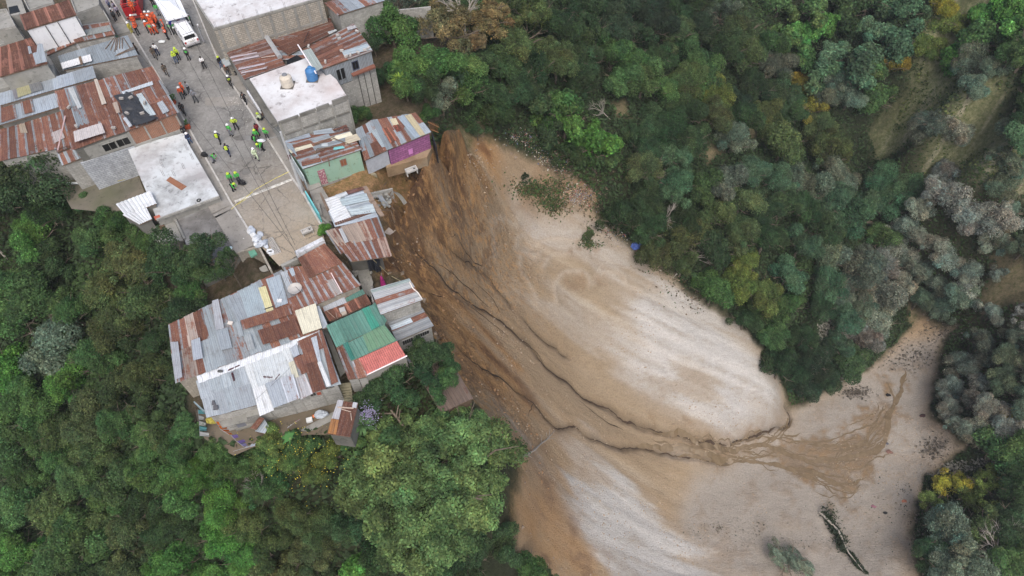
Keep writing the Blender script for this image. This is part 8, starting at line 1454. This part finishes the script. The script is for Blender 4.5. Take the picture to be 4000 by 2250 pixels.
# banana leaves and flowers
ro = thing('banana_plant', 'banana plant with broad light green leaves at the edge of the laundry yard', 'plant', T(H(1680, 1040))); mb = MB(); q0 = G(H(1720, 1010), -2.2)
for (x, y) in ((1600, 990), (1620, 1085), (1720, 1095), (1800, 1000), (1770, 900), (1660, 920)):
    e_ = G(H(x, y), -3.0); d = e_ - q0; L_ = np.linalg.norm(d); s_ = np.cross(d / L_, (0, 0, 1)) * .32; m_ = q0 + d * .5 + (0, 0, .3); mb.face([q0 + s_ * .3, m_ + s_, m_ - s_, q0 - s_ * .3], 0, None, (.07, .19, .05)); mb.face([m_ + s_, e_, m_ - s_], 0, None, (.09, .22, .06))
mb.build('leaves', LEAFC, ro); mb = MB(); mb.bar(tuple(np.array(ro.location)), tuple(q0), .12); mb.build('stem', PM((.12, .18, .06)), ro)
def flowers(name, label, polys, n, col_, lift, seed, sz=.09):
    rn = random.Random(seed); mb = MB()
    for k in range(n):
        p_ = rn.choice(polys); x, y = rn.gauss(p_[0], p_[2]), rn.gauss(p_[1], p_[3]); q = T((x, y), lift) + np.array([0, 0, rn.uniform(-.2, .5)]); a0 = rn.uniform(0, 3); s_ = sz * rn.uniform(.6, 1.4); g = rn.uniform(.7, 1.2)
        u_ = np.array([math.cos(a0), math.sin(a0), rn.uniform(-.3, .3)]) * s_; v_ = np.array([-math.sin(a0), math.cos(a0), rn.uniform(-.3, .3)]) * s_; mb.face([q - u_, q - v_, q + u_, q + v_], 0, None, tuple(c * g for c in col_))
    small(name, label, 'flowers', mb, LEAFC, kind='stuff')
flowers('yellow_flowers', 'yellow blossoms over the bushes below the laundry yard', [(*V(720, 1115), 75, 40), (*V(770, 1150), 70, 60), (*V(810, 1190), 60, 60), (*V(730, 1185), 60, 50)], 230, (.55, .47, .06), 3.0, 4, .036)
flowers('purple_flowers', 'pale purple blossoms behind the small ribbed shed', [(*V(925, 1045), 18, 22)], 380, (.27, .25, .38), 2.2, 5, .045)
# undergrowth: one carpet over the forest ground
rg = np.random.default_rng(11); N0 = 460000; X = rg.uniform(-64, 106, N0); Y = rg.uniform(12, 130, N0); Zt = terr(X, Y)
def samp(F_, X, Y):
    ix = np.clip(np.searchsorted(XS, X) - 1, 0, len(XS) - 1); iy = np.clip(np.searchsorted(YS, Y) - 1, 0, len(YS) - 1); return F_[iy, ix]
scr = samp(SC, X, Y); keep = (samp(SL, X, Y) < .15) & (Zt < -4.9) & (samp(BA, X, Y) < .5) & ~((scr > .3) & (fbm(X * .25, Y * .25, 5, 3) < .02)); keep &= ldist(np.array([G(p, p[2])[:2] for p in crest]), X, Y) > 2.0
X, Y, Zt, scr = X[keep], Y[keep], Zt[keep], scr[keep]; n = len(X); Nn = rg.normal(size=(n, 3)) * .5 + (0, 0, 1); Nn /= np.linalg.norm(Nn, axis=1)[:, None]; T1 = np.cross(Nn, rg.normal(size=(n, 3))); T1 /= np.linalg.norm(T1, axis=1)[:, None]; T2 = np.cross(Nn, T1); L_ = rg.uniform(.12, .34, n)[:, None]
pat = fbm(X * .12, Y * .12, 3, 3); base_ = np.where((pat > .05)[:, None], np.array([[.045, .080, .028]]), np.array([[.038, .065, .028]])); base_ = np.where((scr > .4)[:, None], np.array([(.05, .09, .035), (.17, .20, .075), (.09, .13, .05)])[rg.integers(3, size=n)], base_); dz = (fbm(X * .1 + 9, Y * .1, 8, 2) > .02) & (X > 52) & (Y > 40) & (Y < 75)
base_ = np.where(dz[:, None], np.array([[.20, .195, .175]]), base_); cl_ = base_ * rg.uniform(.6, 1.4, n)[:, None]
me = quads_mesh('undergrowth', np.stack([X, Y, Zt + rg.uniform(.05, .9, n)], 1), T1 * L_, T2 * L_ * .7, Nn, cl_, LEAF); o = bpy.data.objects.new('undergrowth', me); scene.collection.objects.link(o); o['kind'] = 'stuff'; o['label'] = 'low green plants covering the ground under the trees'; o['category'] = 'undergrowth'
# torn vegetation and rubbish on the slide
def scatter(name, label, spots, n, cols, seed, size, lift=.1, leafy=True, cat='debris'):
    rg = np.random.default_rng(seed); P = []
    for k in range(n):
        s_ = spots[rg.integers(len(spots))]; P.append(T((rg.normal(s_[0], s_[2]), rg.normal(s_[1], s_[3]))) + (0, 0, lift + rg.uniform(0, .35 if leafy else .12)))
    P = np.array(P); Nn = rg.normal(size=(n, 3)) + (0, 0, .8); Nn /= np.linalg.norm(Nn, axis=1)[:, None]; T1 = np.cross(Nn, rg.normal(size=(n, 3))); T1 /= np.linalg.norm(T1, axis=1)[:, None]; T2 = np.cross(Nn, T1); L_ = rg.uniform(.4, 1.2, n)[:, None] * size
    cl_ = np.array(cols)[rg.integers(len(cols), size=n)] * rg.uniform(.7, 1.2, n)[:, None]; me = quads_mesh(name, P, T1 * L_, T2 * L_ * .7, Nn, cl_, LEAF); o = bpy.data.objects.new(name, me); scene.collection.objects.link(o); tag(o, label, cat, kind='stuff')
GRN = [(.06, .12, .035), (.035, .07, .03), (.09, .11, .05), (.12, .09, .05)]; TRASH = [(.6, .6, .6), (.45, .42, .4), (.12, .12, .15), (.25, .18, .15), (.15, .2, .35), (.4, .15, .15), (.2, .16, .12), (.1, .09, .08), (.5, .4, .25)]
scatter('torn_shrubs', 'torn green shrubs on the island in the upper slide', [(*K(430, 560), 75, 18), (*K(480, 640), 40, 30), (*K(520, 700), 25, 20), (*K(350, 590), 30, 15)], 2600, GRN, 1, .22)
scatter('torn_shrubs', 'small tuft of green plants in the middle of the pale slide', [(*K(800, 1010), 22, 8), (*K(790, 950), 5, 22)], 420, GRN, 2, .2)
scatter('rubbish', 'rubbish tip of plastic and scraps along the upper rim of the slide', [(*K(300, 190), 35, 15), (*K(400, 260), 30, 20), (*K(480, 340), 28, 20), (*K(560, 400), 25, 25), (*K(250, 160), 30, 14)], 1700, TRASH, 3, .16, .05, False, 'rubbish')
scatter('rubbish', 'rubbish heap of plastic and scraps beside the torn green shrubs', [(*K(720, 600), 32, 22), (*K(760, 650), 25, 22), (*K(670, 620), 20, 20)], 1500, TRASH, 4, .16, .05, False, 'rubbish')
scatter('rubbish', 'line of rubbish at the forest edge beside the blue sheet', [(*K(1050, 950), 25, 14), (*K(1200, 1040), 25, 14), (*K(940, 900), 30, 14), (*K(1400, 1190), 30, 16)], 700, TRASH, 5, .15, .05, False, 'rubbish')
scatter('brush', 'brown brush and roots along the forest rim of the slide', [(*K(620, 470), 40, 30), (*K(820, 720), 35, 30), (*K(960, 850), 40, 30), (*K(1350, 1150), 45, 30), (*K(1500, 1290), 45, 40), (*K(1650, 1400), 40, 30), (*K(880, 560), 40, 40), (*K(560, 350), 30, 30)], 1500, [(.13, .09, .065), (.10, .085, .06), (.06, .10, .04), (.20, .155, .12)], 6, .22)
scatter('wood_debris', 'scattered sticks and leaves over the ravine floor', [(*N(250, 1100), 150, 60), (*N(520, 1110), 20, 25), (*N(1480, 900), 70, 120), (*N(1300, 1100), 120, 90), (*N(1640, 760), 25, 25), (*N(1640, 960), 20, 20), (*N(380, 1090), 60, 25), (*N(60, 1110), 30, 12), (*N(215, 1080), 12, 8), (*N(1500, 1240), 80, 40), (*N(850, 1180), 60, 20)], 900, [(.05, .055, .05), (.12, .09, .07), (.2, .17, .14), (.3, .27, .24)], 7, .17, .03, False)
scatter('brush', 'grey branches and roots where the dusty trees meet the ravine floor', [(*V(2280, 900), 60, 30), (*V(2380, 830), 60, 30), (*V(2150, 990), 30, 12), (*V(2350, 1130), 30, 25), (*V(2330, 1330), 30, 50)], 1500, [(.16, .14, .12), (.10, .09, .08), (.22, .19, .17)], 8, .25)
scatter('loose_stones', 'pale stones and clods on the brown wash of the ravine floor', [(*N(1350, 700), 70, 110), (*N(1250, 850), 70, 70), (*N(1550, 500), 60, 120), (*N(1700, 900), 60, 160), (*N(1150, 600), 80, 40)], 1500, [(.30, .22, .16), (.42, .36, .30), (.16, .12, .08)], 9, .11, .02, False, 'stones')
def clods(name, label, n, region, smin, smax, seed, col_):
    rg = np.random.default_rng(seed); X = rg.uniform(-20, 90, n * 12); Y = rg.uniform(12, 75, n * 12); ok = region(X, Y, rg); X, Y = X[ok][:n], Y[ok][:n]; n = len(X); S_ = smin + (smax - smin) * rg.random(n) ** 3
    o6 = np.array([(1, 0, 0), (0, 1, 0), (-1, 0, 0), (0, -1, 0), (0, 0, 1), (0, 0, -.6)], float); f8 = [(0, 1, 4), (1, 2, 4), (2, 3, 4), (3, 0, 4), (1, 0, 5), (2, 1, 5), (3, 2, 5), (0, 3, 5)]; a = rg.uniform(0, 6.28, n)
    v = o6[None] * S_[:, None, None] * rg.uniform(.6, 1.3, (n, 6, 1)) * np.array([1, .8, .6]); vx = v[..., 0] * np.cos(a)[:, None] - v[..., 1] * np.sin(a)[:, None]; vy = v[..., 0] * np.sin(a)[:, None] + v[..., 1] * np.cos(a)[:, None]; z0 = terr(X, Y)
    P = np.stack([vx + X[:, None], vy + Y[:, None], v[..., 2] + z0[:, None] + S_[:, None] * .2], -1).reshape(-1, 3); fs = (np.array(f8)[None] + 6 * np.arange(n)[:, None, None]).reshape(-1, 3)
    me = bpy.data.meshes.new(name); me.from_pydata(P.tolist(), [], fs.tolist()); me.materials.append(PM(col_, .95, 0, .3, 1.)); o = bpy.data.objects.new(name, me); scene.collection.objects.link(o); tag(o, label, 'earth clods', kind='stuff')
cl_line = np.array([G(p, p[2])[:2] for p in toe[2:20]])
clods('earth_clods', 'orange brown clods of earth fallen below the scarp', 1100, lambda X, Y, rg: (samp(SL, X, Y) > .8) & (ldist(cl_line, X, Y) < 1 + 5 * rg.random(len(X)) ** 2),   .04, .28, 21, (.26, .155, .08))
clods('earth_clods', 'small pale clods scattered across the slide surface', 5200, lambda X, Y, rg: (samp(SL, X, Y) > .9) & (fbm(X * .15, Y * .15, 61, 3) + rg.random(len(X)) * .25 > .16), .03, .20, 22, (.34, .27, .20))
clods('earth_clods', 'grey brown clods along the rim of the slide under the forest', 800, lambda X, Y, rg: (samp(SL, X, Y) > .3) & (samp(SL, X, Y) < .99) & (Y < 80), .06, .4, 23, (.22, .17, .125))
mb = MB(); mb.blob(tuple(T(K(1150, 1015)) + (0, 0, .3)), (1.0, .8, .35), 0, 5, 10, 6, .3); small('blue_sheet', 'crumpled blue sheet at the forest edge of the slide', 'sheet', mb, PM((.08, .14, .45), .6, 0, .3))
for k, (x, y, c_, s_, lab) in enumerate(((1515, 425, (.08, .08, .1), .35, 'small dark object with white top on the ravine floor'), (1535, 490, (.18, .10, .08), .6, 'reddish debris lump on the ravine floor'), (1410, 912, (.25, .12, .15), .45, 'pinkish cloth lump on the ravine floor'), (1790, 210, (.06, .03, .03), .6, 'dark lump near the top right of the ravine floor'), (1645, 872, (.4, .16, .1), .45, 'orange red scrap on the ravine floor'), (1520, 50, (.01, .01, .01), .5, 'black lump in the muddy stream'), (1020, 918, (.03, .03, .03), .3, 'tiny dark stone above the fallen conifer'), (1500, 962, (.03, .03, .03), .35, 'dark stone right of the pinkish cloth'))):
    mb = MB(); mb.blob(tuple(T(N(x, y)) + (0, 0, .1)), (s_, s_ * .6, s_ * .35), 0, k + 20, 8, 5, .35); small('debris_lump', lab, 'debris', mb, PM(c_, .8, 0, .3))
mb = MB()
for k in range(5): a_ = T(Q(690 + k * 6, 1000 + k * 6)); 
ro = tree(*K(795, 930), 26, 'olive', 'open', 'x', .8); trees.pop(); tag(ro, 'tiny lone sapling standing in the pale slide', 'sapling'); ro.name = 'sapling'
ro = tree(*K(290, 497), 18, 'black', 'open', 'x', .5); trees.pop(); tag(ro, 'tiny dark shrub alone in the upper slide', 'shrub'); ro.name = 'shrub'
ro = tree(*D(2290, 320), 34, 'mid', 'round', 'x', .8); trees.pop(); tag(ro, 'green bush at the corner of the white tank roof building', 'bush'); ro.name = 'bush'
ro = tree(*D(2450, 900), 26, 'dark', 'round', 'x', .5); trees.pop(); tag(ro, 'dark green bush at the right corner of the mint wall', 'bush'); ro.name = 'bush'
ro = tree(*F(700, 650), 24, 'bright', 'round', 'x', .6); trees.pop(); tag(ro, 'bright green bush at the right kerb beside the overhanging roof', 'bush'); ro.name = 'bush'
ro = tree(*E(2150, 870), 24, 'olive', 'open', 'x', .5); trees.pop(); tag(ro, 'brownish weeds at the street end beside the block stack', 'bush'); ro.name = 'bush'

# thin valley haze
mb = MB(); mb.box((10, 20, -15.5), (1000, 1000, 135)); o = mb.build('haze', DARK); o.data.materials.clear(); m = bpy.data.materials.new('haze'); m.use_nodes = True; n_ = m.node_tree; n_.nodes.remove(n_.nodes['Principled BSDF'])
v_ = n_.nodes.new('ShaderNodeVolumePrincipled'); v_.inputs['Density'].default_value = .0002; v_.inputs['Color'].default_value = (.88, .93, 1, 1); n_.links.new(v_.outputs[0], n_.nodes['Material Output'].inputs['Volume']); o.data.materials.append(m); tag(o, 'thin haze in the air of the ravine', 'haze', kind='stuff')
